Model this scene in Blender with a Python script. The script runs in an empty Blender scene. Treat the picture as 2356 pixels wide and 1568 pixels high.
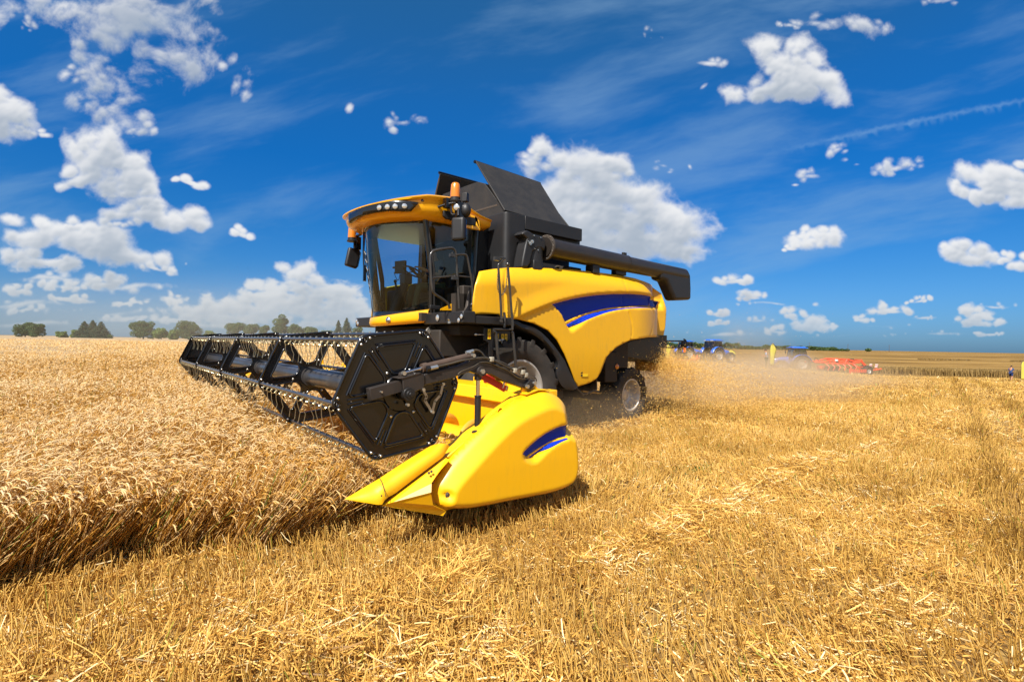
import bpy, bmesh, math, random
import numpy as np
from mathutils import Vector, Matrix
from mathutils.geometry import delaunay_2d_cdt
R_ = math.radians
PI = math.pi
rng = np.random.default_rng(7)
random.seed(7)
COL = bpy.context.scene.collection

# ------------------------------------------------------------------ camera (measured from the photograph)
CF = 1157.4; CPOS = np.array([5.7107, 8.4721, 1.739]); CYAW = -2.265; CPIT = 0.0056; CROL = 0.018
PW, PH = 2356.0, 1568.0
_d = np.array([math.cos(CYAW)*math.cos(CPIT), math.sin(CYAW)*math.cos(CPIT), math.sin(CPIT)])
_r = np.cross(_d, [0, 0, 1.0]); _r /= np.linalg.norm(_r); _u = np.cross(_r, _d)
def ray(x, y):
    a, b = x-PW/2, y-PH/2
    c, s = math.cos(CROL), math.sin(CROL)
    return CPOS, (c*a+s*b)*_r - (-s*a+c*b)*_u + CF*_d
def hit(q, ax, val):
    """point of a measured direction on the plane axis=val"""
    o, d = ray(*q); t = (val-o[ax])/d[ax]
    return o+t*d
def crop(x0, y0, s): return lambda x, y: ((x0+x/s)/1.73854, (y0+y/s)/1.73854)
c1 = crop(1350, 600, 1.96); c2 = crop(1850, 950, 1.96); c4 = crop(1300, 1300, 1.96)
zA = crop(1380, 740, 3.4086); zB = crop(1380, 1150, 3.8); zC = crop(1850, 1260, 5.2275)
zD = crop(1450, 1380, 3.016); zE = crop(1350, 1700, 3.6246); zF = crop(1880, 900, 3.8); zG = crop(2250, 1250, 3.485)
FWD = np.array([_d[0], _d[1]])/math.hypot(_d[0], _d[1]); RGT = np.array([FWD[1], -FWD[0]])
def fr(X, Y):
    dx, dy = X-CPOS[0], Y-CPOS[1]
    return dx*FWD[0]+dy*FWD[1], dx*RGT[0]+dy*RGT[1]
def sstep(a, b, x):
    t = np.clip((x-a)/(b-a), 0, 1); return t*t*(3-2*t)
def terrain(X, Y):
    F, R = fr(X, Y)
    g = -1.5*sstep(20, 42, R)*sstep(20, 46, F)*(1-sstep(80, 300, F))
    g = g+0.02*np.sin(X*1.3+Y*.7)*np.sin(Y*1.1-.4*X)*(1-sstep(15, 40, F))
    return g
def far_pt(xpix, F):
    """ground point seen at image column xpix (eye level), at forward distance F"""
    a = (xpix-PW/2)*F/CF
    X = CPOS[0]+FWD[0]*F+RGT[0]*a; Y = CPOS[1]+FWD[1]*F+RGT[1]*a
    return float(X), float(Y), float(terrain(X, Y))

# ------------------------------------------------------------------ materials
MATS = {}
def node_mat(name):
    m = bpy.data.materials.new(name); m.use_nodes = True
    nt = m.node_tree; nt.nodes.clear()
    out = nt.nodes.new('ShaderNodeOutputMaterial')
    return m, nt, out
def mat(name, col, rough=.5, metal=0., coat=0., dust=0., dustcol=(.30, .22, .12), bump=0., bscale=40., spec=.5, var=0., vscale=6., emis=None, estr=0., dscale=2.2):
    if name in MATS: return MATS[name]
    m, nt, out = node_mat(name); N = nt.nodes; L = nt.links
    b = N.new('ShaderNodeBsdfPrincipled'); L.new(b.outputs[0], out.inputs[0])
    b.inputs['Base Color'].default_value = (*col, 1); b.inputs['Roughness'].default_value = rough
    b.inputs['Metallic'].default_value = metal; b.inputs['Coat Weight'].default_value = coat
    b.inputs['Coat Roughness'].default_value = .12; b.inputs['Specular IOR Level'].default_value = spec
    tc = N.new('ShaderNodeTexCoord')
    src = None
    if dust > 0 or var > 0:
        n = N.new('ShaderNodeTexNoise'); n.inputs['Scale'].default_value = dscale; n.inputs['Detail'].default_value = 9; n.inputs['Roughness'].default_value = .68
        L.new(tc.outputs['Object'], n.inputs['Vector'])
        mr = N.new('ShaderNodeMapRange'); mr.inputs[1].default_value = .38; mr.inputs[2].default_value = .72
        mr.inputs[3].default_value = dust*.35; mr.inputs[4].default_value = dust
        L.new(n.outputs[0], mr.inputs[0])
        mx = N.new('ShaderNodeMix'); mx.data_type = 'RGBA'
        mx.inputs[6].default_value = (*col, 1); mx.inputs[7].default_value = (*dustcol, 1)
        L.new(mr.outputs[0], mx.inputs[0]); src = mx.outputs[2]
        if var > 0:
            n2 = N.new('ShaderNodeTexNoise'); n2.inputs['Scale'].default_value = vscale; n2.inputs['Detail'].default_value = 5
            L.new(tc.outputs['Object'], n2.inputs['Vector'])
            hs = N.new('ShaderNodeHueSaturation'); L.new(src, hs.inputs['Color'])
            m2 = N.new('ShaderNodeMapRange'); m2.inputs[3].default_value = 1-var; m2.inputs[4].default_value = 1+var
            m2.inputs[1].default_value = .3; m2.inputs[2].default_value = .7
            L.new(n2.outputs[0], m2.inputs[0]); L.new(m2.outputs[0], hs.inputs['Value']); src = hs.outputs[0]
        L.new(src, b.inputs['Base Color'])
        ra = N.new('ShaderNodeMapRange'); ra.inputs[1].default_value = 0; ra.inputs[2].default_value = 1
        ra.inputs[3].default_value = rough; ra.inputs[4].default_value = .9
        L.new(mr.outputs[0], ra.inputs[0]); L.new(ra.outputs[0], b.inputs['Roughness'])
    if bump > 0:
        n = N.new('ShaderNodeTexNoise'); n.inputs['Scale'].default_value = bscale; n.inputs['Detail'].default_value = 6
        L.new(tc.outputs['Object'], n.inputs['Vector'])
        bp = N.new('ShaderNodeBump'); bp.inputs['Strength'].default_value = bump; bp.inputs['Distance'].default_value = .01
        L.new(n.outputs[0], bp.inputs['Height']); L.new(bp.outputs[0], b.inputs['Normal'])
    if emis:
        b.inputs['Emission Color'].default_value = (*emis, 1); b.inputs['Emission Strength'].default_value = estr
    MATS[name] = m
    return m
YEL = mat('yellow_paint', (.86, .455, .0015), .38, coat=.3, dust=.07, dustcol=(.62, .36, .05), bump=.03, bscale=9)
def grime(m, amount=.5):
    nt = m.node_tree; N = nt.nodes; L = nt.links; b = [n for n in N if n.type == 'BSDF_PRINCIPLED'][0]
    src = b.inputs['Base Color'].links[0].from_socket; tc = N.new('ShaderNodeTexCoord')
    mp = N.new('ShaderNodeMapping'); mp.inputs['Scale'].default_value = (9, 9, 1.3); L.new(tc.outputs['Object'], mp.inputs[0])
    n = N.new('ShaderNodeTexNoise'); n.inputs['Scale'].default_value = 2.2; n.inputs['Detail'].default_value = 10; n.inputs['Roughness'].default_value = .72; L.new(mp.outputs[0], n.inputs['Vector'])
    r = N.new('ShaderNodeMapRange'); r.inputs[1].default_value = .52; r.inputs[2].default_value = .80; r.inputs[3].default_value = 0; r.inputs[4].default_value = amount; L.new(n.outputs[0], r.inputs[0])
    v = N.new('ShaderNodeTexVoronoi'); v.inputs['Scale'].default_value = 70; L.new(tc.outputs['Object'], v.inputs['Vector'])
    r2 = N.new('ShaderNodeMapRange'); r2.inputs[1].default_value = .16; r2.inputs[2].default_value = .05; r2.inputs[3].default_value = 0; r2.inputs[4].default_value = .55; L.new(v.outputs['Distance'], r2.inputs[0])
    n3 = N.new('ShaderNodeTexNoise'); n3.inputs['Scale'].default_value = 2.5; L.new(tc.outputs['Object'], n3.inputs['Vector'])
    r3 = N.new('ShaderNodeMapRange'); r3.inputs[1].default_value = .52; r3.inputs[2].default_value = .68; L.new(n3.outputs[0], r3.inputs[0])
    mu = N.new('ShaderNodeMath'); mu.operation = 'MULTIPLY'; L.new(r2.outputs[0], mu.inputs[0]); L.new(r3.outputs[0], mu.inputs[1])
    mxm = N.new('ShaderNodeMath'); mxm.operation = 'MAXIMUM'; L.new(r.outputs[0], mxm.inputs[0]); L.new(mu.outputs[0], mxm.inputs[1])
    mx = N.new('ShaderNodeMix'); mx.data_type = 'RGBA'; L.new(mxm.outputs[0], mx.inputs[0]); L.new(src, mx.inputs[6]); mx.inputs[7].default_value = (.34, .21, .06, 1); L.new(mx.outputs[2], b.inputs['Base Color'])
    return m
YELF = mat('yellow_panel', (.80, .42, .0015), .45, coat=.15, dust=.16, dustcol=(.50, .28, .035), bump=.04, bscale=7, dscale=3)
grime(YELF, .30); grime(YEL, .20)
YELC = mat('yellow_cab', (.90, .43, .003), .28, coat=.5, dust=.05, dustcol=(.5, .3, .06))
YELD = mat('yellow_dirty', (.60, .32, .02), .6, dust=.8, dustcol=(.13, .085, .04), dscale=4)
BLU = mat('blue_decal', (.0005, .030, .42), .55, dust=.06, dustcol=(.02, .04, .16), spec=.25)
BLK = mat('black_gloss', (.003, .0035, .005), .20, coat=.5, dust=.035, dustcol=(.09, .06, .03))
BLM = mat('black_satin', (.007, .0075, .009), .42, dust=.10, dustcol=(.10, .075, .05), bump=.03)
BLP = mat('black_plastic', (.008, .009, .011), .45, dust=.14, dustcol=(.07, .055, .045), bump=.08, bscale=90)
DRK = mat('dark_iron', (.010, .009, .008), .7, dust=.4, dustcol=(.07, .045, .025), dscale=5)
GRYD = mat('dusty_steel', (.05, .046, .042), .55, metal=.3, dust=.5, dustcol=(.13, .09, .06), dscale=6)
RUB = mat('tyre_rubber', (.012, .012, .012), .78, dust=.5, dustcol=(.075, .058, .042), bump=.15, bscale=60, dscale=5)
RIM = mat('rim_silver', (.55, .54, .51), .38, metal=.55, dust=.45, dustcol=(.34, .25, .16), dscale=6)
CHR = mat('chrome', (.75, .75, .77), .16, metal=1.)
ZNC = mat('zinc_bolt', (.62, .60, .55), .3, metal=.9)
TIN = mat('tine_wire', (.50, .44, .30), .3, metal=.85)
SPR = mat('brass_zinc_spring', (.62, .52, .30), .25, metal=.9)
RED = mat('red_paint', (.50, .012, .008), .4, dust=.15)
ORN = mat('orange_red_paint', (.75, .06, .012), .45, dust=.12, dustcol=(.4, .2, .1))
AMB = mat('amber_lens', (.62, .19, .015), .25, coat=.5)
WHT = mat('white_sticker', (.72, .72, .70), .6)
REFL = mat('lamp_glass', (.72, .72, .70), .12, metal=.75)
STK = mat('yellow_sticker', (.80, .52, .01), .5)
HOS = mat('hose_rubber', (.016, .015, .014), .5, dust=.25)
MIR = mat('mirror_glass', (.55, .6, .7), .04, metal=1.)
WOOD = mat('bark', (.09, .06, .04), .9, bump=.3)
TBL = mat('tractor_blue', (.006, .115, .55), .35, coat=.4, dust=.10, dustcol=(.2, .18, .16))
GRL = mat('grain_mesh', (.035, .034, .033), .6, dust=.2)

def glass_mat(name, tint, refl=.10):
    m, nt, out = node_mat(name); N = nt.nodes; L = nt.links
    t = N.new('ShaderNodeBsdfTransparent'); t.inputs[0].default_value = (*tint, 1)
    g = N.new('ShaderNodeBsdfGlossy'); g.inputs['Roughness'].default_value = .03
    g.inputs[0].default_value = (.9, .95, 1, 1)
    f = N.new('ShaderNodeFresnel'); f.inputs[0].default_value = 1.5
    mu = N.new('ShaderNodeMath'); mu.operation = 'MULTIPLY_ADD'; mu.inputs[1].default_value = 1.; mu.inputs[2].default_value = refl*.2
    L.new(f.outputs[0], mu.inputs[0])
    mx = N.new('ShaderNodeMixShader'); L.new(mu.outputs[0], mx.inputs[0]); L.new(t.outputs[0], mx.inputs[1]); L.new(g.outputs[0], mx.inputs[2])
    L.new(mx.outputs[0], out.inputs[0]); MATS[name] = m
    return m
GLS = glass_mat('tinted_windscreen', (.64, .86, .92), .05)
GLD = glass_mat('tinted_door_glass', (.58, .74, .80), .1)
GLT = glass_mat('tractor_glass', (.45, .6, .6), .3)

# ------------------------------------------------------------------ mesh builder
def rot_to(dirv):
    z = Vector(dirv).normalized()
    return z.to_track_quat('Z', 'Y').to_matrix()
class MB:
    def __init__(s): s.v = []; s.f = []; s.m = []
    def add(s, vs, fs, mi=0):
        o = len(s.v); s.v.extend([tuple(float(c) for c in v) for v in vs])
        s.f.extend([tuple(i+o for i in f) for f in fs]); s.m.extend([mi]*len(fs)); return s
    def box(s, c, d, M=None, mi=0, taper=1.):
        hx, hy, hz = d[0]/2, d[1]/2, d[2]/2
        vs = []
        for z in (-hz, hz):
            k = taper if z > 0 else 1.
            for x, y in ((-hx, -hy), (hx, -hy), (hx, hy), (-hx, hy)): vs.append(Vector((x*k, y*k, z)))
        if M is not None: vs = [M @ v for v in vs]
        vs = [v+Vector(c) for v in vs]
        return s.add(vs, [(3, 2, 1, 0), (4, 5, 6, 7), (0, 1, 5, 4), (1, 2, 6, 5), (2, 3, 7, 6), (3, 0, 4, 7)], mi)
    def bx(s, x0, x1, y0, y1, z0, z1, mi=0):
        return s.box(((x0+x1)/2, (y0+y1)/2, (z0+z1)/2), (abs(x1-x0), abs(y1-y0), abs(z1-z0)), None, mi)
    def tube(s, pts, r, n=8, mi=0, cap=True, flat=None):
        pts = [Vector([float(c) for c in p]) for p in pts]; k = len(pts)
        rs = r if isinstance(r, (list, tuple)) else [r]*k
        t0 = (pts[1]-pts[0]).normalized()
        ref = Vector((0, 0, 1)) if abs(t0.z) < .9 else Vector((1, 0, 0))
        a = t0.cross(ref).normalized(); vs = []
        for i in range(k):
            if i == 0: t = pts[1]-pts[0]
            elif i == k-1: t = pts[-1]-pts[-2]
            else: t = (pts[i+1]-pts[i]).normalized()+(pts[i]-pts[i-1]).normalized()
            if t.length < 1e-9: t = t0.copy()
            t.normalize()
            a = a-t*a.dot(t)
            if a.length < 1e-6: a = t.orthogonal()
            a.normalize(); b = t.cross(a)
            for j in range(n):
                an = 2*PI*j/n
                vs.append(pts[i]+(a*math.cos(an)+b*math.sin(an))*rs[i])
        fs = [(i*n+j, i*n+(j+1) % n, (i+1)*n+(j+1) % n, (i+1)*n+j) for i in range(k-1) for j in range(n)]
        if cap: fs += [tuple(range(n-1, -1, -1)), tuple((k-1)*n+j for j in range(n))]
        return s.add(vs, fs, mi)
    def cyl(s, p0, p1, r, n=16, mi=0, r2=None):
        return s.tube([p0, p1], [r, r if r2 is None else r2], n, mi)
    def lathe(s, prof, c, axis, n=32, mi=0, a0=0., a1=2*PI):
        """prof: list of (radius, along axis)"""
        M = rot_to(axis); vs = []; k = len(prof); full = abs(a1-a0-2*PI) < 1e-6
        m = n if full else n+1
        for j in range(m):
            an = a0+(a1-a0)*j/n
            for r, h in prof: vs.append(M @ Vector((r*math.cos(an), r*math.sin(an), h))+Vector(c))
        fs = []
        for j in range(n):
            j2 = (j+1) % m
            for i in range(k-1): fs.append((j*k+i, j2*k+i, j2*k+i+1, j*k+i+1))
        return s.add(vs, fs, mi)
    def prism(s, poly, ax, a, b, mi=0):
        """poly: list of 2D or 3D points; extruded between ax=a and ax=b. 2D given in the other two axes order"""
        n = len(poly); P = []
        for val in (a, b):
            for p in poly:
                q = list(p)
                if len(q) == 2: q.insert(ax, val)
                else: q[ax] = val
                P.append(q)
        fs = [tuple(range(n-1, -1, -1)), tuple(range(n, 2*n))]
        fs += [(i, (i+1) % n, n+(i+1) % n, n+i) for i in range(n)]
        return s.add(P, fs, mi)
    def plate(s, pix, f, ax, val, th, mi=0):
        """outline measured on plane ax=val, given real thickness th"""
        pts = [hit(f(*q), ax, val) for q in pix]
        return s.prism(pts, ax, val, val-th, mi)
    def grid(s, rows, mi=0, close=False):
        h = len(rows); w = len(rows[0]); vs = [p for r in rows for p in r]
        fs = []
        for i in range(h-1):
            for j in range(w if close else w-1):
                fs.append((i*w+j, i*w+(j+1) % w, (i+1)*w+(j+1) % w, (i+1)*w+j))
        return s.add(vs, fs, mi)
    def ball(s, c, r, n=12, mi=0, sc=(1, 1, 1)):
        rows = []
        for i in range(n//2+1):
            th = PI*i/(n//2)
            rows.append([(c[0]+r*sc[0]*math.sin(th)*math.cos(2*PI*j/n), c[1]+r*sc[1]*math.sin(th)*math.sin(2*PI*j/n), c[2]+r*sc[2]*math.cos(th)) for j in range(n)])
        return s.grid(rows, mi, True)
    def mirror_y(s):
        o = MB(); o.v = [(x, -y, z) for x, y, z in s.v]; o.f = [tuple(reversed(f)) for f in s.f]; o.m = list(s.m); return o
    def build(s, name, mats, parent=None, bevel=0., smooth=None, seg=2, solid=0., loc=None):
        me = bpy.data.meshes.new(name)
        vs = s.v
        if loc is not None: vs = [(x-loc[0], y-loc[1], z-loc[2]) for x, y, z in vs]
        me.from_pydata(vs, [], s.f)
        if not isinstance(mats, (list, tuple)): mats = [mats]
        for m in mats: me.materials.append(m)
        if len(mats) > 1: me.polygons.foreach_set('material_index', s.m)
        bm = bmesh.new(); bm.from_mesh(me)
        bmesh.ops.remove_doubles(bm, verts=bm.verts, dist=1e-5)
        bmesh.ops.recalc_face_normals(bm, faces=bm.faces); bm.to_mesh(me); bm.free()
        me.update()
        o = bpy.data.objects.new(name, me); COL.objects.link(o)
        if parent is not None: o.parent = parent
        if loc is not None: o.location = loc
        if solid:
            md = o.modifiers.new('thick', 'SOLIDIFY'); md.thickness = abs(solid); md.offset = -1 if solid > 0 else 1
        if bevel > 0:
            md = o.modifiers.new('bevel', 'BEVEL'); md.width = bevel; md.segments = seg; md.limit_method = 'ANGLE'; md.angle_limit = R_(35)
            md.harden_normals = False
        if smooth is not None or bevel > 0:
            me.polygons.foreach_set('use_smooth', [True]*len(me.polygons))
            a = R_(smooth if smooth else 40)
            bm = bmesh.new(); bm.from_mesh(me)
            for e in bm.edges:
                if len(e.link_faces) == 2 and e.calc_face_angle(0) > a: e.smooth = False
            bm.to_mesh(me); bm.free()
        return o
def empty(name, loc=(0, 0, 0), rz=0., label=None, cat=None, group=None):
    o = bpy.data.objects.new(name, None); COL.objects.link(o); o.location = loc; o.rotation_euler = (0, 0, rz)
    o.empty_display_size = .2
    tag(o, label, cat, group); return o
def tag(o, label=None, cat=None, group=None, kind=None):
    if label: o['label'] = label
    if cat: o['category'] = cat
    if group: o['group'] = group
    if kind: o['kind'] = kind
    return o
def spl(pts, n=8, closed=False):
    """Catmull-Rom through the points"""
    P = [np.array(p, float) for p in pts]; out = []; k = len(P)
    rngi = range(k if closed else k-1)
    for i in rngi:
        p1, p2 = P[i], P[(i+1) % k]
        p0 = P[i-1] if (closed or i > 0) else p1
        p3 = P[(i+2) % k] if (closed or i+2 < k) else p2
        for j in range(n):
            t = j/n
            out.append(.5*((2*p1)+(-p0+p2)*t+(2*p0-5*p1+4*p2-p3)*t*t+(-p0+3*p1-3*p2+p3)*t**3))
    if not closed: out.append(P[-1])
    return out
def rpoly(pts, r, n=5):
    """rounded polygon corners, 2D"""
    out = []; k = len(pts)
    for i in range(k):
        p = np.array(pts[i], float); a = np.array(pts[i-1], float)-p; b = np.array(pts[(i+1) % k], float)-p
        la, lb = np.linalg.norm(a), np.linalg.norm(b)
        rr = r[i] if isinstance(r, (list, tuple)) else r
        rr = min(rr, la*.48, lb*.48)
        s, e = p+a/la*rr, p+b/lb*rr
        for j in range(n+1):
            t = j/n; out.append((1-t)**2*s+2*t*(1-t)*p+t*t*e)
    return out
def in_poly(px, py, poly):
    poly = np.asarray(poly); x, y = poly[:, 0], poly[:, 1]; x2, y2 = np.roll(x, -1), np.roll(y, -1)
    px = np.asarray(px)[:, None]; py = np.asarray(py)[:, None]
    c = ((y > py) != (y2 > py)) & (px < (x2-x)*(py-y)/(y2-y+1e-12)+x)
    return c.sum(1) % 2 == 1
def d_poly(px, py, poly, closed=True):
    poly = np.asarray(poly, float); a = poly if closed else poly[:-1]; b = np.roll(poly, -1, 0) if closed else poly[1:]
    P = np.stack([px, py], -1)[:, None, :]; ab = (b-a)[None]; ap = P-a[None]
    t = np.clip((ap*ab).sum(-1)/((ab**2).sum(-1)+1e-12), 0, 1)
    return np.sqrt(((ap-ab*t[..., None])**2).sum(-1)).min(1)
def surf_hit(q, vf, it=14):
    v = vf(np.array([0.]), np.array([1.5]))[0] if False else 1.8
    p = hit(q, 1, v)
    for _ in range(it):
        v = .5*v+.5*float(vf(np.array([p[0]]), np.array([p[2]]))[0]); p = hit(q, 1, v)
    return p
def cdt_panel(outer, regions, vf, sp, holes=()):
    """triangulated curved side panel in (x,z); regions: list of polygons painted mat 1.."""
    outer = np.asarray(outer); lo = outer.min(0); hi = outer.max(0)
    gx, gz = np.meshgrid(np.arange(lo[0]+sp/2, hi[0], sp), np.arange(lo[1]+sp/2, hi[1], sp))
    gx = gx.ravel(); gz = gz.ravel(); gx = gx+((np.round((gz-lo[1])/sp) % 2)*.5*sp)
    k = in_poly(gx, gz, outer) & (d_poly(gx, gz, outer) > sp*.35)
    for rg in list(regions)+list(holes): k &= d_poly(gx, gz, rg) > sp*.3
    for rg in holes: k &= ~in_poly(gx, gz, rg)
    vs = []; ed = []
    for lp in [outer]+list(regions)+list(holes):
        o = len(vs); n = len(lp); vs += [Vector((float(a[0]), float(a[1]))) for a in lp]
        ed += [(o+i, o+(i+1) % n) for i in range(n)]
    vs += [Vector((float(a), float(b))) for a, b in zip(gx[k], gz[k])]
    rv, re, rf, *_ = delaunay_2d_cdt(vs, ed, [], 0, 1e-5)
    V = np.array([tuple(v) for v in rv]); F = np.array([tuple(f) for f in rf if len(f) == 3])
    C = V[F].mean(1); keep = in_poly(C[:, 0], C[:, 1], outer)
    for h in holes: keep &= ~in_poly(C[:, 0], C[:, 1], h)
    F = F[keep]; C = C[keep]
    mi = np.zeros(len(F), int)
    for i, rg in enumerate(regions): mi[in_poly(C[:, 0], C[:, 1], rg)] = i+1
    Yv = vf(V[:, 0], V[:, 1])
    return np.stack([V[:, 0], Yv, V[:, 1]], 1), F, mi
# ================================================================== combine harvester
CH = empty('combine_harvester', (0, 0, 0), 0, 'yellow combine harvester with blue side stripe and wide black reel, cutting the wheat', 'combine harvester')

# ---- side panels -----------------------------------------------------------
TOPL = [(1.1, 2.93), (.2, 3.05), (-.6, 3.13), (-2.0, 3.2), (-2.85, 3.22), (-3.7, 3.16), (-4.3, 2.96)]
def flank_base(u, z):
    u = np.asarray(u, float); z = np.asarray(z, float)
    v = 1.93-.02*np.clip(-u, 0, 4)
    v = v-.21*np.clip(-3.25-u, 0, 2)**2
    zt = np.interp(-u, [-a for a, b in TOPL], [b for a, b in TOPL])
    d = np.clip(zt-z, 0, 9)
    v = v-.16*np.clip(1-d/.30, 0, 1)**2
    v = v-.10*np.clip(1.7-z, 0, 2)**2
    v = v-.035*np.clip(u-.2, 0, 2)**2
    return v
def F2(f, pts, vf=flank_base):
    return [(lambda p: (p[0], p[2]))(surf_hit(f(*q), vf)) for q in pts]
fl_out = F2(c2, [(130, 265), (240, 246), (370, 235), (500, 236), (640, 239), (850, 250), (1040, 269), (1240, 295), (1350, 318), (1440, 346), (1510, 385), (1560, 440), (1588, 520), (1597, 600), (1590, 700), (1575, 773),
                 (1520, 778), (1460, 780), (1320, 802), (1260, 828), (1200, 864), (1160, 900), (1130, 935), (1110, 985), (1085, 1050), (1060, 1095), (1030, 1120), (990, 1140), (905, 1166),
                 (880, 1120), (850, 1030), (800, 910), (740, 800), (670, 725), (560, 672), (430, 640), (395, 640), (345, 645), (300, 622), (284, 600), (180, 598), (75, 598), (85, 470), (100, 370)])
cre_up = F2(c2, spl([(430, 640), (540, 590), (700, 525), (850, 482), (1000, 455), (1130, 444), (1275, 440), (1400, 446), (1483, 458), (1500, 470)], 5))   # overhanging crease
cre_lo = F2(c2, spl([(1580, 572), (1500, 558), (1400, 556), (1290, 560), (1150, 588), (1000, 640), (930, 690), (875, 730), (852, 737), (836, 725), (812, 680), (780, 610), (740, 560), (702, 533), (600, 565), (500, 610), (436, 648)], 4))
recess = cre_up+F2(c2, [(1560, 500), (1570, 540)])+cre_lo
blue1 = F2(c2, spl([(700, 524), (850, 484), (1000, 458), (1130, 447), (1275, 443), (1400, 449), (1478, 461)], 4)+spl([(1484, 535), (1400, 533), (1290, 538), (1150, 553), (1000, 588), (900, 625), (828, 660)], 4)+spl([(828, 660), (790, 600), (750, 555), (702, 525)], 3)[:-1])
blue2 = F2(c2, spl([(838, 682), (920, 640), (1000, 605), (1150, 567), (1290, 549), (1400, 543), (1490, 546)], 4)+spl([(1490, 553), (1400, 551), (1290, 557), (1150, 583), (1000, 636), (920, 680), (858, 708)], 4))
blue3 = F2(c2, [(1488, 484), (1520, 490), (1548, 502), (1553, 552), (1520, 545), (1490, 537)])
seamA = F2(c2, spl([(1240, 295), (1265, 350), (1278, 440), (1285, 545), (1310, 600), (1330, 700), (1325, 800)], 5))
seamB = F2(c2, spl([(1440, 346), (1470, 400), (1484, 470), (1488, 550), (1502, 600), (1492, 700), (1470, 780)], 5))
seamC = F2(c2, spl([(350, 640), (335, 560), (330, 440), (340, 330), (352, 237)], 5))
def flank_v(u, z):
    v = flank_base(u, z); u = np.asarray(u, float); z = np.asarray(z, float)
    ins = in_poly(u, z, recess); d = d_poly(u, z, recess)
    v = v-np.where(ins, .085*sstep(0, .055, d), 0)
    # upper panel bulges out toward its lower crease
    dc = d_poly(u, z, cre_up, False)
    upper = (~ins) & (z > np.interp(u, [p[0] for p in cre_up][::-1], [p[1] for p in cre_up][::-1]))
    v = v+np.where(upper, .045*(1-sstep(0, .35, dc))*sstep(0, .035, dc), 0)
    for s in (seamA, seamB): v = v-.018*(1-sstep(.0, .022, d_poly(u, z, s, False)))
    v = v-.03*(1-sstep(.0, .05, d_poly(u, z, seamC, False)))
    return v
V, F, mi = cdt_panel(fl_out, [blue1, blue2, blue3], flank_v, .038)
def panel_obj(name, V, F, mi, mats, parent, mir=False, th=.02, smooth=50):
    b = MB(); VV = V.copy()
    if mir: VV[:, 1] *= -1
    b.v = [tuple(p) for p in VV]; b.f = [tuple(reversed(f)) if mir else tuple(f) for f in F]; b.m = list(mi)
    me = bpy.data.meshes.new(name); me.from_pydata(b.v, [], b.f)
    for m in mats: me.materials.append(m)
    me.polygons.foreach_set('material_index', [int(i > 0) for i in b.m]); me.polygons.foreach_set('use_smooth', [True]*len(b.f))
    # face outwards
    me.update(); av = sum(p.normal.y for p in me.polygons)
    if (av < 0) != mir: me.flip_normals()
    o = bpy.data.objects.new(name, me); COL.objects.link(o); o.parent = parent
    md = o.modifiers.new('thick', 'SOLIDIFY'); md.thickness = th; md.offset = -1
    return o
# the stripe is its own part: split the mesh
def split_part(V, F, mi, sel):
    F2_ = F[sel]; used = np.unique(F2_); mp = -np.ones(len(V), int); mp[used] = np.arange(len(used))
    return V[used], mp[F2_], mi[sel]
for mir in (False, True):
    a = panel_obj('side_panel', *split_part(V, F, mi, mi == 0), [YELF], CH, mir)
    s = panel_obj('side_stripe', *split_part(V, F, mi, mi > 0), [BLU, BLU], a, mir)
    if not mir: a['label'] = 'yellow side panel with recessed blue stripe, dusty along its lower edge'
# rear hood closing the back between both panels
b = MB(); rows = []
rear = [p for p in fl_out if p[0] < -4.05 and p[1] > 1.9]
rear = sorted(rear, key=lambda p: p[1])
zs = np.linspace(2.0, 3.1, 14)
ue = np.interp(zs, [p[1] for p in rear], [p[0] for p in rear])
for z, u0 in zip(zs, ue):
    v0 = float(flank_base(np.array([u0]), np.array([z]))[0])
    row = []
    for k in range(17):
        t = -1+2*k/16; row.append((u0-.32*(1-abs(t)**2.4), v0*t*.995, z))
    rows.append(row)
rows.append([(p[0]+.5, p[1]*.9, 3.16) for p in rows[-1]]); rows.append([(p[0]+1.3, p[1], 3.2) for p in rows[-1]])
b.grid(rows)
b.build('rear_hood', YELF, CH, smooth=50)
# roof deck of the engine bay
b = MB(); b.bx(-3.6, -.45, -1.72, 1.72, 2.7, 3.02); b.bx(-3.4, -2.1, -1.2, 1.2, 3.02, 3.2)
for k in range(7): b.bx(-1.5-k*.17, -1.42-k*.17, 1.15, 1.5, 3.02, 3.16+.04*math.sin(k*2))
b.bx(-1.9, -1.45, 1.1, 1.5, 3.02, 3.3); b.bx(-2.5, -2.05, 1.15, 1.48, 3.02, 3.26)
b.build('engine_deck', DRK, CH, bevel=.02)
for q in ((975, 620), (1870, 680)):
    p = hit(zF(*q), 1, 1.70); b = MB(); b.bx(p[0]-.1, p[0]+.1, 1.58, 1.80, p[2]-.08, p[2]+.09); b.build('hinge_block', BLP, CH, bevel=.015)
b = MB()
for k in range(4):
    x = -1.25-.16*k
    b.tube(spl([(x, 1.2, 3.05), (x-.1, 1.28, 3.28), (x-.32, 1.3, 3.27), (x-.5, 1.3, 3.05)], 4), .028, 7)
b.build('engine_hose', HOS, CH, smooth=60)
b = MB(); b.cyl((-2.0, .6, 3.2), (-2.0, .6, 3.86), .07); b.tube([(-2.0, .6, 3.82), (-2.02, .6, 3.92), (-2.12, .6, 3.99)], .065, 14)
b.build('exhaust_pipe', CHR, CH, smooth=50)
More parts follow.
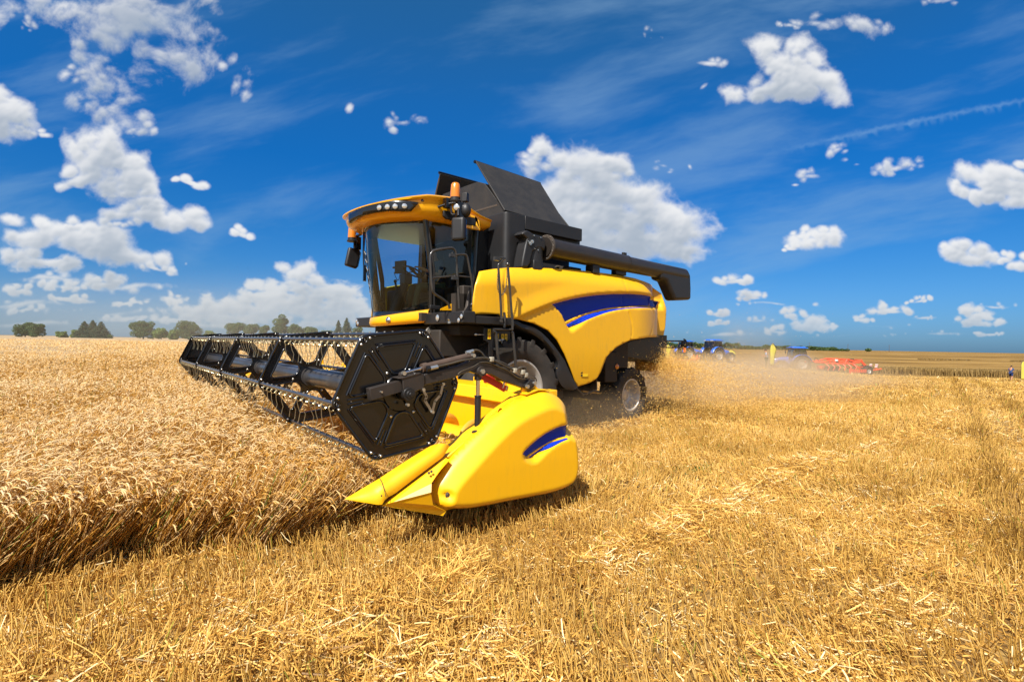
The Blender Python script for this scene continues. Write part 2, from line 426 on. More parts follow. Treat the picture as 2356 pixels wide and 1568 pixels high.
# chassis, axle and belly
b = MB(); b.bx(-3.9, .75, -1.15, 1.15, 1.05, 2.75); b.bx(-1.0, .6, -.9, .9, .75, 1.05); b.bx(-4.6, -3.4, -1.0, 1.0, 1.5, 2.7)
b.bx(-.18, .18, -1.35, 1.35, .72, 1.02); b.bx(-3.95, -3.6, -1.1, 1.1, .42, .62); b.bx(-3.87, -3.68, -.25, .25, .6, 1.2)
b.bx(-1.9, -1.1, -1.05, 1.05, .62, .8)
b.build('chassis', DRK, CH, bevel=.02)
b = MB(); p = [hit(zG(*q), 1, 1.55) for q in ((470, 920), (475, 1070), (430, 1090), (290, 1140), (190, 1050), (160, 1000))]
b.tube(p, .018, 8); b.build('side_step_bar', GRYD, CH, smooth=60)
b = MB(); b.plate([(285, 1085), (535, 1115), (530, 1135), (285, 1105)], zG, 1, 1.2, .05); b.build('frame_strip', YELD, CH)
b = MB(); b.bx(-3.55, -2.0, 1.2, 1.45, 1.25, 2.15); b.bx(-3.1, -2.7, 1.1, 1.5, .95, 1.6)
b.cyl((-2.45, 1.2, 1.5), (-2.45, 1.5, 1.5), .28, 20); b.build('drive_box', DRK, CH, bevel=.02)
p = hit(zG(760, 750), 1, 1.52); b = MB(); b.lathe([(0, .02), (.05, .015), (.06, 0)], p, (0, 1, 0), 16); b.build('side_reflector', AMB, CH, smooth=60)
# straw chopper and rear frame
b = MB(); b.plate([(620, 560), (750, 490), (960, 385), (1200, 335), (1290, 400), (1440, 580), (1430, 700), (1330, 700), (1000, 640), (760, 600)], zG, 1, 1.3, 2.6)
b.build('straw_chopper', BLM, CH, bevel=.02)
b = MB()
b.bx(-5.36, -4.4, .2, 1.25, 1.72, 2.02)
for q0, q1 in (((1410, 395), (1700, 395)), ((1330, 478), (1700, 490)), ((1400, 400), (1395, 690))):
    b.cyl(hit(zG(*q0), 1, 1.2), hit(zG(*q1), 1, 1.2), .02, 8)
c = hit(zG(1690, 442), 1, 1.2)
b.tube([c+np.array([.02*0+.14*math.cos(a)*-1, 0, .135*math.sin(a)]) for a in np.linspace(-PI/2, PI/2, 10)], .02, 8)
b.lathe([(0, .05), (.06, .05), (.09, .02), (.1, -.03), (0, -.03)], c, (0, 1, 0), 16)
b.lathe([(0, .08), (.035, .07), (.04, 0)], c, (0, 1, 0), 10)
b.build('rear_light_bracket', BLM, CH, smooth=45)
p = hit(zG(1703, 520), 1, 1.22); b = MB(); b.lathe([(0, .03), (.06, .02), (.07, -.02), (0, -.03)], p, (-.4, 1, 0), 18)
b.build('rear_lamp', mat('orange_lens', (.85, .14, .02), .3, emis=(1, .2, .02), estr=.5), CH, smooth=50)
b = MB(); b.plate([(1410, 715), (1500, 705), (1540, 735), (1665, 755), (1650, 768), (1530, 752), (1510, 790), (1430, 800)], zG, 1, 1.1, .5)
b.cyl((-5.5, .5, 1.1), (-5.5, .5, 1.4), .25, 16)
b.build('chaff_spreader', DRK, CH, bevel=.01)

# ---- front mudguard (black arch lip in front of the side panel)
outer = [hit(zC(*q), 1, 1.86) for q in ((930, 135), (1040, 85), (1110, 80), (1140, 110), (1230, 170), (1500, 255), (1700, 410), (1900, 630), (2085, 880))]
outer += [hit(c2(*q), 1, 1.86) for q in ((800, 960), (850, 1070), (905, 1166))]
inner = [hit(zC(*q), 1, 1.86) for q in ((940, 150), (1040, 190), (1120, 260), (1300, 330), (1480, 410), (1690, 570), (1860, 770), (1990, 1000))]
inner += [hit(c2(*q), 1, 1.86) for q in ((735, 1070), (768, 1150), (810, 1185), (850, 1196))]
outer[-1] = hit(c2(903, 1172), 1, 1.86)
so, si = spl(outer, 4), spl(inner, 4)
k = 40
def resamp(P, k):
    P = np.array(P); L = np.r_[0, np.cumsum(np.linalg.norm(np.diff(P, axis=0), axis=1))]; t = np.linspace(0, L[-1], k)
    return np.stack([np.interp(t, L, P[:, i]) for i in range(3)], 1)
so, si = resamp(so, k), resamp(si, k)
b = MB()
def yoff(p, y): return (p[0], y, p[2])
b.grid([[yoff(p, 1.83) for p in so], [yoff(p*.93+q*.07, 1.885) for p, q in zip(so, si)], [yoff(p*.3+q*.7, 1.9) for p, q in zip(so, si)], [yoff(p, 1.87) for p in si], [yoff(p, 1.1) for p in si]])
mg = b.build('front_mudguard', BLP, CH, smooth=50)
mg2 = b.mirror_y().build('front_mudguard', BLP, CH, smooth=50)
b = MB(); b.bx(-1.25, -.95, 1.0, 1.6, .95, 2.2); b.bx(-.9, .9, 1.0, 1.15, 2.0, 2.6); b.build('wheel_arch_liner', DRK, CH)

# ---- wheels
def wheel(c, R, w, rim_r, lugs, lug_h, side, steer=0.):
    """c: centre; side +1 = outer face toward +y"""
    y0, y1 = -w/2, w/2
    b = MB()
    prof = [(rim_r, -w*.40), (rim_r+.03, -w*.46), (rim_r+(R-rim_r)*.45, -w*.53), (R*.93, -w*.49), (R*.965, -w*.40), (R*.975, 0), (R*.965, w*.40), (R*.93, w*.49), (rim_r+(R-rim_r)*.45, w*.53), (rim_r+.03, w*.46), (rim_r, w*.40)]
    b.lathe(prof, (0, 0, 0), (0, side, 0), 56)
    # chevron lugs
    M = rot_to((0, side, 0))
    for hf in (-1, 1):
        for i in range(lugs):
            a0 = 2*PI*(i+(.5 if hf > 0 else 0))/lugs
            secs = []
            for t in (0, .33, .66, 1., 1.10):
                yy = hf*(.02*w+t*w*.46) if t <= 1 else hf*w*.51
                da = a0+(.95*t**.9)*(2*PI/lugs)*.95
                wd = (.034+.014*t)/R*1.0
                rt = R*1.012 if t < .9 else (R if t <= 1 else R*.915)
                rb = R*.955 if t < .9 else (R*.93 if t <= 1 else R*.86)
                secs.append([(rb, da-wd*1.35, yy), (rt, da-wd*.85, yy), (rt, da+wd*.85, yy), (rb, da+wd*1.35, yy)])
            o = len(b.v)
            for s in secs:
                for r, a, y in s: b.v.append(tuple(M @ Vector((r*math.cos(a), r*math.sin(a), y))))
            n = len(secs)
            for q in range(n-1):
                for j in range(3): b.f.append((o+q*4+j, o+q*4+j+1, o+(q+1)*4+j+1, o+(q+1)*4+j)); b.m.append(0)
            b.f.append((o, o+1, o+2, o+3)); b.m.append(0); b.f.append((o+(n-1)*4+3, o+(n-1)*4+2, o+(n-1)*4+1, o+(n-1)*4)); b.m.append(0)
    root = b.build('wheel', RUB, CH, smooth=38)
    root.location = c; root.rotation_euler = (0, 0, steer)
    b = MB()
    prof = [(rim_r+.012, w*.44), (rim_r+.02, w*.46), (rim_r-.012, w*.465), (rim_r-.03, w*.40), (rim_r-.045, w*.30), (rim_r-.075, w*.05), (rim_r-.10, -w*.02), (rim_r*.62, -w*.05), (rim_r*.5, w*.02), (rim_r*.34, w*.06), (rim_r*.33, w*.14), (rim_r*.25, w*.16), (0, w*.16)]
    b.lathe(prof, (0, 0, 0), (0, side, 0), 48)
    b.build('rim', RIM, root, smooth=35)
    b = MB()
    for i in range(10):
        a = 2*PI*i/10; p = M @ Vector((rim_r*.42*math.cos(a), rim_r*.42*math.sin(a), w*.03)); q = M @ Vector((rim_r*.42*math.cos(a), rim_r*.42*math.sin(a), w*.10))
        b.cyl(p, q, .017, 6)
    b.build('wheel_nut', ZNC, root)
    return root
wheel((0, 1.55, .925), .93, .66, .525, 17, .05, 1)
wheel((0, -1.55, .925), .93, .66, .525, 17, .05, -1)
wheel((-3.78, 1.14, .615), .64, .50, .355, 14, .04, 1, R_(4))
wheel((-3.78, -1.14, .615), .64, .50, .355, 14, .04, -1, R_(4))

# ---- grain tank
b = MB(); pl = rpoly([(-.36, -1.5), (.1, -1.5), (.1, 1.5), (-.36, 1.5)], [.02, .10, .12, .02], 6)
b.prism([(p[0], p[1], 0) for p in pl], 2, 2.45, 4.10)
b.build('grain_tank_front', BLP, CH, bevel=.03, seg=3)
b = MB(); b.plate([(215, 490), (315, 475), (300, 640), (200, 640)], zF, 0, .104, .004); b.build('tank_hatch', BLP, CH, bevel=.003)
b = MB(); b.bx(-1.75, -.36, -1.3, 1.3, 2.9, 3.95); b.bx(-1.78, -.36, -1.42, 1.42, 3.95, 4.1)
b.add([(-.36, 1.3, 3.95), (-1.75, 1.3, 3.95), (-1.95, .9, 3.1), (-.36, .9, 3.1)], [(0, 1, 2, 3)])
tk = b.build('grain_tank', BLM, CH, bevel=.015)
b = MB()
for q in ((1465, 565), (1530, 580), (1560, 570), (1725, 612), (1735, 614)):
    p = hit(c1(*q), 1, 1.425); b.cyl(p, p+np.array([0, .012, 0]), .012 if q[0] > 1550 else .024, 8)
b.build('tank_bolt', ZNC, tk)
def slab(b, A, B_, C_, D_, th, mi=0):
    A, B_, C_, D_ = [Vector(p) for p in (A, B_, C_, D_)]; n = (B_-A).cross(D_-A).normalized()*th
    b.add([A, B_, C_, D_, A+n, B_+n, C_+n, D_+n], [(3, 2, 1, 0), (4, 5, 6, 7), (0, 1, 5, 4), (1, 2, 6, 5), (2, 3, 7, 6), (3, 0, 4, 7)], mi)
TANKL = mat('tank_lid', (.012, .012, .012), .5, dust=.28, dustcol=(.07, .058, .045), bump=.1, bscale=25, dscale=3.5)
lA = hit(c1(1305, 478), 1, 1.36); lB = hit(c1(1800, 618), 1, 1.36)
lC = hit(c1(1583, 262), 1, .42); lD = hit(c1(1078, 92), 1, .42)
b = MB(); slab(b, lA, lB, lC, lD, .03); lid = b.build('tank_lid', TANKL, CH, bevel=.006)
e = Vector(lC)-Vector(lD); e.normalize()
b = MB(); b.tube([Vector(lD)-e*.02, Vector(lC)+e*.02], .03, 6); b.build('lid_seal', BLK, lid)
b = MB(); n = (Vector(lB)-Vector(lA)).cross(Vector(lD)-Vector(lA)).normalized()
p = Vector(hit(c1(1565, 299), 1, .55)); p = Vector(lC)*.86+Vector(lB)*.08+Vector(lD)*.06
# small warning disc lying on the lid surface
o_, d_ = ray(*c1(1565, 299)); t_ = (Vector(lA)-Vector(o_)).dot(n)/Vector(d_).dot(n); p = Vector(o_)+Vector(d_)*t_
if n.dot(Vector(CPOS)-p) < 0: n = -n
b.lathe([(0, .004), (.045, .004), (.045, 0)], p+n*(.002 if True else 0), n, 20, 0)
b.lathe([(.0, .007), (.028, .007), (.028, .004)], p+n*.002, n, 20, 1)
b.build('lid_sticker', [mat('red_ring', (.6, .05, .05), .5), WHT], lid)
lid2 = MB(); rA = (-.02, -1.46, 4.12); rB = (-1.7, -1.46, 4.12); rC = (-1.7, -.98, 5.42); rD = (-.02, -.98, 5.42)
slab(lid2, rA, rB, rC, rD, .03); l2 = lid2.build('tank_lid', TANKL, CH, bevel=.006)
b = MB(); b.tube([(.0, -.98, 5.43), (-1.72, -.98, 5.43)], .03, 6); b.build('lid_seal', BLK, l2)
b = MB(); b.tube([(-.0, -1.40, 4.25), (-.0, -.95, 5.3)], .02, 6); b.build('lid_rim', GRYD, l2)
# front extension between the lids
b = MB(); b.prism([(1.38, 4.08), (1.28, 4.22), (.70, 4.80), (.48, 4.885), (-.80, 4.92), (-1.42, 4.12)], 0, .0, -.03)
ext = b.build('tank_extension', TANKL, CH, bevel=.006)
q0, q1 = hit(c1(1035, 498), 0, .004), hit(c1(1250, 438), 0, .004)
b = MB(); slab(b, q0, q1, q1+np.array([0, 0, .035]), q0+np.array([0, 0, .035]), -.012); b.build('extension_rib', GRYD, ext)
b = MB(); b.prism([(1.38, 4.08), (.70, 4.80), (.48, 4.885), (-.80, 4.92), (-1.42, 4.12)], 0, -1.70, -1.73); b.build('tank_extension', TANKL, CH, bevel=.006)

# ---- unloading auger
AY = 1.70
b = MB(); b.cyl((-.66, AY, 3.53), (-3.05, AY, 3.50), .185, 28); b.cyl((-3.03, AY, 3.50), (-5.30, AY, 3.475), .168, 28)
b.lathe([(.19, 0), (.19, .03)], (-3.06, AY, 3.5), (1, 0, 0), 28)
ua = b.build('unloading_auger', mat('auger_black', (.012, .010, .009), .36, coat=.25, dust=.28, dustcol=(.06, .043, .03), dscale=3), CH, smooth=50)
b = MB()
pe = [hit(c2(*q), 1, AY+.02) for q in ((1640, 215), (1745, 238), (1775, 262), (1792, 290), (1796, 400), (1795, 486), (1672, 490), (1640, 415), (1605, 335), (1600, 325))]
pe2 = [hit(c2(*q), 1, AY+.15) for q in ((1560, 205), (1745, 240), (1778, 262), (1793, 292), (1797, 400), (1796, 487), (1672, 491), (1640, 415), (1608, 340), (1560, 322))]
b.prism([tuple(p) for p in pe2], 1, AY+.15, AY-.16); b.build('auger_spout', BLP, ua, bevel=.07, seg=4)
b = MB()
for q in ((1700, 268), (1725, 275), (1750, 282), (1775, 290)): b.ball(hit(c2(*q), 1, AY+.155), .014, 6)
b.build('spout_bolt', GRYD, ua)
b = MB()
for k in range(14):
    t = 2*PI*k/14; b.ball((-.69, AY+.215*math.cos(t), 3.53+.215*math.sin(t)), .022, 8)
b.lathe([(.235, -.02), (.235, .02), (.18, .02)], (-.70, AY, 3.53), (1, 0, 0), 28)
b.build('auger_flange', GRYD, ua, smooth=60)
b = MB(); b.plate([(790, 130), (820, 100), (860, 72), (905, 90), (960, 130), (1030, 150), (1100, 170), (1150, 230), (1160, 300), (1140, 390), (1080, 350), (1040, 350), (960, 400), (930, 520), (920, 580), (880, 640), (790, 640), (810, 500), (850, 300), (880, 200)], zF, 1, 1.80, .26)
au_h = b.build('auger_elbow', BLP, CH, bevel=.03, seg=3)
b = MB(); b.plate([(945, 390), (1060, 330), (1095, 360), (1075, 470), (1110, 540), (1090, 560), (1010, 545), (960, 550), (915, 580)], zF, 1, 1.74, .2); b.cyl((-.45, 1.6, 2.9), (-.45, 1.6, 3.5), .2, 16)
b.build('elbow_bracket', BLP, au_h, bevel=.01)
b = MB()
for q in ((941, 252), (910, 277)):
    p = hit(zF(*q), 1, 1.803); b.cyl(p, p+np.array([0, .018, 0]), .034, 14); b.cyl(p, p+np.array([0, .03, 0]), .015, 6)
for q in ((880, 245), (970, 160), (1070, 190), (1030, 380)):
    p = hit(zF(*q), 1, 1.803); b.cyl(p, p+np.array([0, .015, 0]), .012, 6)
b.build('elbow_bolt', ZNC, au_h)
b = MB()
p = hit(c2(1268, 130), 1, AY); b.box((p[0], AY, p[2]-.0), (.12, .05, .07))
p = hit(c2(1240, 275), 1, AY); b.box((p[0], AY-.05, p[2]), (.34, .14, .10)); b.cyl((p[0]+.05, AY-.05, p[2]), (p[0]+.05, AY-.05, 3.2), .04)
b.build('auger_rest', BLM, ua, bevel=.008)
b = MB(); b.bx(-1.9, -.36, 1.42, 1.5, 3.85, 4.1); b.bx(-1.95, -.4, .9, 1.4, 3.7, 3.9); b.build('tank_side_rail', BLM, CH, bevel=.01)
# ================================================================== cab
CAB = MB()
def wsu(v, top):    # windscreen plan curve
    return (1.99 if top else 1.80)-.58*v*v
WV = .97; ZT = 3.84; ZB = 2.24
# floor and rear wall, interior
CAB.bx(-.0, 1.45, -.95, .95, 2.1, 2.24); CAB.bx(.10, .2, -.98, .98, 2.24, 3.0); CAB.bx(.10, .2, .2, .98, 3.0, 3.9)
cab = CAB.build('cab', DRK, CH)
# windscreen
b = MB(); rows = []
for i in range(9):
    t = i/8; z = ZB+(ZT-ZB)*t
    rows.append([((wsu(v, 0)*(1-t)+wsu(v, 1)*t)+.03*math.sin(PI*t), v*(1-.06*(1-t)), z) for v in np.linspace(-WV, WV, 25)])
b.grid(rows); b.build('windscreen', GLS, cab, smooth=80)
b = MB(); rows = []
for i in range(3):
    z = ZB-.10+.13*i/2; rows.append([(wsu(v, 0)+.012, v*.945, z) for v in np.linspace(-WV, WV, 25)])
b.grid(rows); b.build('windscreen_sill', BLK, cab, smooth=60, solid=.02)
b = MB(); rows = []
for i in range(3):
    z = ZT-.09+.15*i/2; rows.append([(wsu(v, 1)+.012, v, z) for v in np.linspace(-WV, WV, 25)])
b.grid(rows); b.build('windscreen_header', BLK, cab, smooth=60, solid=.02)
# front pillars, door glass, rear pillars
for s in (1, -1):
    xT, xB = wsu(WV, 1), wsu(WV, 0)
    b = MB(); b.tube([(xB-.0, s*.925, ZB-.12), (xB+.03, s*.95, 2.9), (xT+.01, s*(WV+.01), ZT+.06)], [.045, .04, .045], 8); b.build('cab_pillar', BLK, cab, smooth=50)
    b = MB(); b.grid([[(xB-.03-(xB-.03-.45)*k/6, s*(.93+.04*math.sin(PI*k/6)), 2.16) for k in range(7)], [(xB+.01-(xB+.01-.42)*k/6, s*(.97+.05*math.sin(PI*k/6)), 3.0) for k in range(7)], [(xT-.02-(xT-.02-.38)*k/6, s*(.99+.03*math.sin(PI*k/6)), ZT+.03) for k in range(7)]])
    door = b.build('cab_door', GLD, cab, smooth=80)
    b = MB(); b.tube([(.45, s*.94, 2.1), (.40, s*.99, 3.0), (.36, s*1.0, 3.86)], .045, 8); b.bx(.1, .42, s*.9, s*1.0, 2.1, 3.88); b.build('cab_pillar', BLK, cab, smooth=50)
    b = MB(); b.tube([(xB-.05, s*.945, 2.18), (xB-.01, s*.985, 3.0), (xT-.03, s*1.005, ZT)], .02, 6); b.tube([(.47, s*.955, 2.2), (.43, s*1.01, 3.0), (.40, s*1.02, ZT)], .02, 6)
    b.build('door_frame', BLM, door, smooth=50)
    if s > 0:
        # yellow lower corner panel of the door, cut in a sweeping curve
        pts = [hit(zB(*q), 1, 1.0) for q in spl([(1872, 60), (1800, 130), (1700, 200), (1580, 262), (1450, 322)], 4)]
        base = [hit(zB(*q), 1, 1.0) for q in ((1450, 345), (1860, 345))]
        P = pts+base; b = MB(); b.prism([(p[0], 0, p[2]) for p in P], 1, 1.025, .995); b.build('door_corner_panel', YELC, door)
        b = MB(); b.box(hit(zB(1365, 300), 1, 1.05), (.2, .04, .07)); b.build('door_handle', BLP, door, bevel=.01)
# interior
b = MB(); b.box((.62, 0, 2.62), (.5, .52, .14)); b.box((.36, 0, 3.02), (.14, .5, .75), Matrix.Rotation(R_(-8), 3, 'Y')); b.box((.33, 0, 3.47), (.1, .28, .16)); b.bx(.4, .85, -.2, .2, 2.24, 2.56)
b.build('driver_seat', mat('seat_cloth', (.03, .03, .035), .9), cab, bevel=.04, seg=3)
b = MB(); b.tube([(1.52, .05, 2.24), (1.42, .05, 2.55), (1.22, .05, 2.98)], [.11, .10, .05], 10); b.box((1.28, .05, 2.90), (.16, .2, .2)); b.build('steering_column', BLP, cab, smooth=50, bevel=.015)
b = MB(); M_ = rot_to((-.5, 0, 1)); C_ = Vector((1.14, .05, 3.05))
b.tube([C_+M_ @ Vector((.19*math.cos(t), .19*math.sin(t), 0)) for t in np.linspace(0, 2*PI, 25)], .017, 8, cap=False)
for a in (0, 2.1, 4.2): b.cyl(C_, C_+M_ @ Vector((.18*math.cos(a), .18*math.sin(a), 0)), .012, 6)
b.build('steering_wheel', BLP, cab, smooth=60)
b = MB(); b.box((1.2, -.33, 3.17), (.05, .26, .24), Matrix.Rotation(R_(20), 3, 'Z')); b.cyl((1.2, -.45, 3.18), (1.18, -.68, 3.2), .02); b.tube(spl([(1.2, -.35, 3.05), (1.2, -.4, 2.93), (1.2, -.5, 2.97), (1.2, -.6, 3.1)], 4), .008, 5)
b.build('cab_monitor', BLP, cab, bevel=.008)
b = MB(); b.tube([(1.3, -.12, 2.4), (1.38, -.18, 2.85)], .02, 6); b.ball((1.38, -.18, 2.87), .035, 8); b.cyl((1.6, -.3, 2.24), (1.62, -.3, 2.42), .018, 6); b.box((1.62, -.3, 2.44), (.14, .09, .03), Matrix.Rotation(R_(25), 3, 'Y'))
b.build('control_lever', BLP, cab)
b = MB(); b.bx(.25, 1.2, -.9, -.5, 2.24, 2.75); b.bx(.3, 1.0, .34, .55, 2.6, 2.74); b.build('console', BLP, cab, bevel=.03)
b = MB(); b.bx(.2, 1.55, -.93, .93, 3.80, 3.86); b.bx(.2, .34, -.93, .93, 2.24, 2.9); b.build('headliner', mat('headliner_cloth', (.018, .018, .018), .9), cab, bevel=.02)
b = MB(); b.tube([(1.42, -.92, 2.2), (1.5, -.94, 3.0), (1.56, -.97, 3.84)], .06, 6); b.build('inner_pillar', DRK, cab)

# roof : lofted shell
def roof_curve(w, uc, ur, n=24):
    # plan outline half: front centre -> side -> rear
    ctl = [(uc, 0), (uc-.03, .30*w), (uc-.17, .58*w), (uc-.42, .82*w), (uc-.78, .965*w), (uc-1.25, w), (ur, w*.985)]
    P = spl(ctl, 6)
    return [(p[0], p[1]) for p in P]+[(ur, 0)]
def z_top(u): return float(np.interp(u, [.2, .45, 1.0, 1.5, 2.33], [3.97, 4.01, 4.21, 4.17, 3.985]))
def z_bot(u): return float(np.interp(u, [.2, 1.0, 2.33], [3.80, 3.79, 3.765]))
def loft(levels, mats, name, parent, smooth=60):
    b = MB(); rows = []
    for (w, uc, ur, f, cr) in levels:
        P = roof_curve(w, uc, ur); full = P+[(a, -c) for a, c in reversed(P[1:-1])]
        rows.append([(a, c, z_bot(a)+(z_top(a)-z_bot(a))*f+cr) for a, c in full])
    b.grid(rows, 0, True)
    b.f.append(tuple(range(len(rows[0])))); b.m.append(0)
    k = (len(rows)-1)*len(rows[0]); b.f.append(tuple(k+i for i in range(len(rows[0])))); b.m.append(0)
    return b.build(name, mats, parent, smooth=smooth)
RF = loft([(.98, 2.04, .22, .0, .0), (1.10, 2.17, .24, .06, 0), (1.18, 2.26, .20, .25, 0), (1.205, 2.29, .20, .50, 0), (1.21, 2.30, .20, .82, 0), (1.245, 2.345, .20, .88, 0), (1.25, 2.35, .22, .97, 0), (1.20, 2.29, .26, 1.04, 0), (.95, 2.0, .4, 1.07, .02), (.4, 1.4, .7, 1.07, .03)], YELC, 'cab_roof', cab)
# black visor band with work lights, following the roof front
def roof_pt(v, grow=0., w=1.21, uc=2.30):
    P = roof_curve(w+grow, uc+grow, .2); P = np.array(P[:-1]); return float(np.interp(abs(v), P[:, 1], P[:, 0]))
def roof_hit(q, grow=.03):
    o_, d_ = ray(*zA(*q))
    for t in np.linspace(.0032, .0095, 3600):
        c_ = o_+d_*t
        if abs(c_[1]) < 1.215 and c_[0] < roof_pt(c_[1], grow): return c_
    return None
vis_px = spl([(55, 395), (100, 366), (200, 318), (330, 268), (450, 235), (600, 214), (750, 211), (900, 226), (985, 240)], 3)+[(960, 270), (930, 305), (885, 352), (860, 358)]+spl([(760, 357), (600, 352), (450, 368), (350, 387), (250, 412), (160, 452), (95, 498), (62, 520)], 3)
VP = [p for p in (roof_hit(q) for q in vis_px) if p is not None]
pv = np.array([(p[1], p[2]) for p in VP])
def vis_u(v, z): return np.array([roof_pt(a, .022) for a in np.ravel(v)])
Vc, Fc, _m = cdt_panel(pv, [], lambda a, c: vis_u(a, c), .05)
b = MB(); b.v = [(float(p[1]), float(p[0]), float(p[2])) for p in Vc]; b.f = [tuple(int(i) for i in f) for f in Fc]; b.m = [0]*len(b.f)
vis = b.build('light_visor', BLK, RF, smooth=60)
md = vis.modifiers.new('thick', 'SOLIDIFY'); md.thickness = .05; md.offset = 0
for q in ((466, 305), (575, 295), (682, 288), (810, 283)):
    o_, d_ = ray(*zA(*q)); p = None
    for t in np.linspace(.0032, .0085, 3000):
        c_ = o_+d_*t
        if abs(c_[1]) < 1.2 and c_[0] < roof_pt(c_[1], .05): p = c_; break
    if p is None: continue
    P = np.array(roof_curve(1.21, 2.30, .2)[:-1]); v = abs(p[1]); du = (np.interp(v+.03, P[:, 1], P[:, 0])-np.interp(v-.03, P[:, 1], P[:, 0]))/.06
    nrm = Vector((1, -du*(1 if p[1] > 0 else -1), -.12)).normalized()
    b = MB(); b.lathe([(.052, -.03), (.056, .012), (.046, .014), (.044, .0)], p, nrm, 20); hl = b.build('work_light', BLK, RF, smooth=40)
    b = MB(); b.lathe([(.045, .004), (.03, .010), (0, .013)], p, nrm, 20); b.build('lamp_lens', REFL, hl, smooth=60)
for q in ((40, 495), (238, 470)):
    p = hit(zA(*q), 1, -.3 if q[0] > 100 else -.72)
    p = hit(zA(*q), 1, -.55 if q[0] > 100 else -.5)
    b = MB(); b.lathe([(0, .01), (.04, .0), (.045, -.03), (0, -.03)], p, (.8, .1, -.5 if q[0] > 100 else -.1), 16); b.build('work_light', REFL, RF, smooth=50)
# roof side vents
b = MB(); b.plate([(1345, 345), (1380, 345), (1560, 400), (1790, 455), (1785, 560), (1600, 520), (1380, 455), (1350, 420)], zA, 1, 1.245, .05); b.build('roof_vent', BLP, RF, bevel=.01)
b = MB(); b.plate([(1660, 390), (1775, 420), (1780, 455), (1835, 480), (1850, 620), (1790, 610), (1640, 580), (1650, 540), (1790, 560), (1795, 455), (1655, 425)], zA, 1, 1.25, .04); b.build('roof_end_cap', YELC, RF, bevel=.01)
p = hit(zA(1122, 285), 1, 1.0)
b = MB(); b.cyl((1.55, 1.12, 4.06), (1.6, 1.16, 4.07), .02, 8); b.build('roof_hole_plug', BLM, RF)

# beacons and mirrors
def mirror(s):
    m = MB()
    y = s*1.62
    if s > 0:
        # stalk, lower big mirror and upper round mirror at the measured spots
        V0 = 1.55
        pl = [hit(zA(*q), 1, V0) for q in ((1550, 430), (1545, 770), (1465, 600), (1635, 600))]
        cx = (pl[2][0]+pl[3][0])/2; cz = (pl[0][2]+pl[1][2])/2; hh = (pl[0][2]-pl[1][2])
        R3 = Matrix.Rotation(R_(28), 3, 'Z')
        b = MB(); b.box((cx, V0, cz), (.12, .24, hh*.94), R3); mb = b.build('mirror', BLP, cab, bevel=.045, seg=4)
        b = MB(); b.box((cx-.063, V0-.03, cz), (.004, .2, hh*.8), R3); b.build('mirror_glass', MIR, mb)
        up = hit(zA(1640, 345), 1, V0-.05)
        b = MB(); b.ball(up, .13, 14, 0, (.7, .85, .95)); b.build('wide_mirror', BLP, mb, smooth=60)
        b = MB(); b.box(hit(zA(1640, 170), 1, V0-.1), (.09, .1, .15), R3); b.tube([hit(zA(1640, 190), 1, V0-.1), hit(zA(1630, 260), 1, V0-.1)], .02, 6); b.build('rear_camera', BLP, mb, bevel=.02)
        b = MB(); b.tube(spl([(1.32, 1.2, 4.0), hit(zA(1400, 260), 1, 1.32), hit(zA(1530, 255), 1, V0-.1), hit(zA(1545, 420), 1, V0)], 4), .022, 8)
        b.tube(spl([hit(zA(1445, 290), 1, 1.35), hit(zA(1450, 390), 1, 1.38), hit(zA(1500, 400), 1, 1.42)], 4), .016, 6)
        b.box(hit(zA(1395, 250), 1, 1.3), (.1, .1, .16)); b.box(hit(zA(1560, 340), 1, V0-.08), (.12, .1, .24)); b.build('mirror_arm', BLK, mb, smooth=50)
        c_ = hit(zA(1503, 195), 1, 1.36)
        wl = hit(zA(1525, 305), 1, 1.48)
        b = MB(); b.lathe([(0, -.05), (.055, -.03), (.058, .02), (.05, .022)], wl, (.75, .65, -.1), 18); w_ = b.build('work_light', BLM, mb, smooth=50)
        b = MB(); b.lathe([(.05, .02), (.03, .028), (0, .03)], wl, (.75, .65, -.1), 18); b.build('lamp_lens', REFL, w_, smooth=60)
    else:
        V0 = -1.48
        pl = [hit(zA(*q), 1, V0) for q in ((130, 870), (75, 1120), (45, 1060), (160, 900))]
        a_ = Vector(pl[0]); c2_ = Vector(pl[1]); b = MB(); M_ = rot_to(a_-c2_)
        b.box((a_+c2_)/2, (.10, .26, (a_-c2_).length), M_); mb = b.build('mirror', BLP, cab, bevel=.04, seg=4)
        b = MB(); b.box((a_+c2_)/2+Vector((-.053, .0, 0)), (.004, .2, (a_-c2_).length*.8), M_); b.build('mirror_glass', MIR, mb)
        b = MB(); b.tube(spl([(1.45, -1.15, 4.0), hit(zA(180, 690), 1, V0+.15), hit(zA(140, 720), 1, V0), hit(zA(130, 870), 1, V0)], 4), .028, 8); b.box(hit(zA(170, 800), 1, V0), (.1, .14, .26)); b.build('mirror_arm', BLK, mb, smooth=50)
        c_ = hit(zA(98, 740), 1, V0+.08)
    k = 1.0 if s > 0 else 1.0
    b = MB(); b.lathe([(0, -.05), (.1, -.05), (.105, -.03), (.085, -.01), (.085, .03)], c_, (0, 0, 1), 20); bc = b.build('beacon', BLM, cab, smooth=40)
    hgt = .27
    b = MB(); b.lathe([(.08, .0), (.085, .05), (.08, hgt*.55), (.072, hgt*.9), (.055, hgt), (0, hgt)], c_, (0, 0, 1), 24); b.build('beacon_lens', AMB, bc, smooth=40)
mirror(1); mirror(-1)
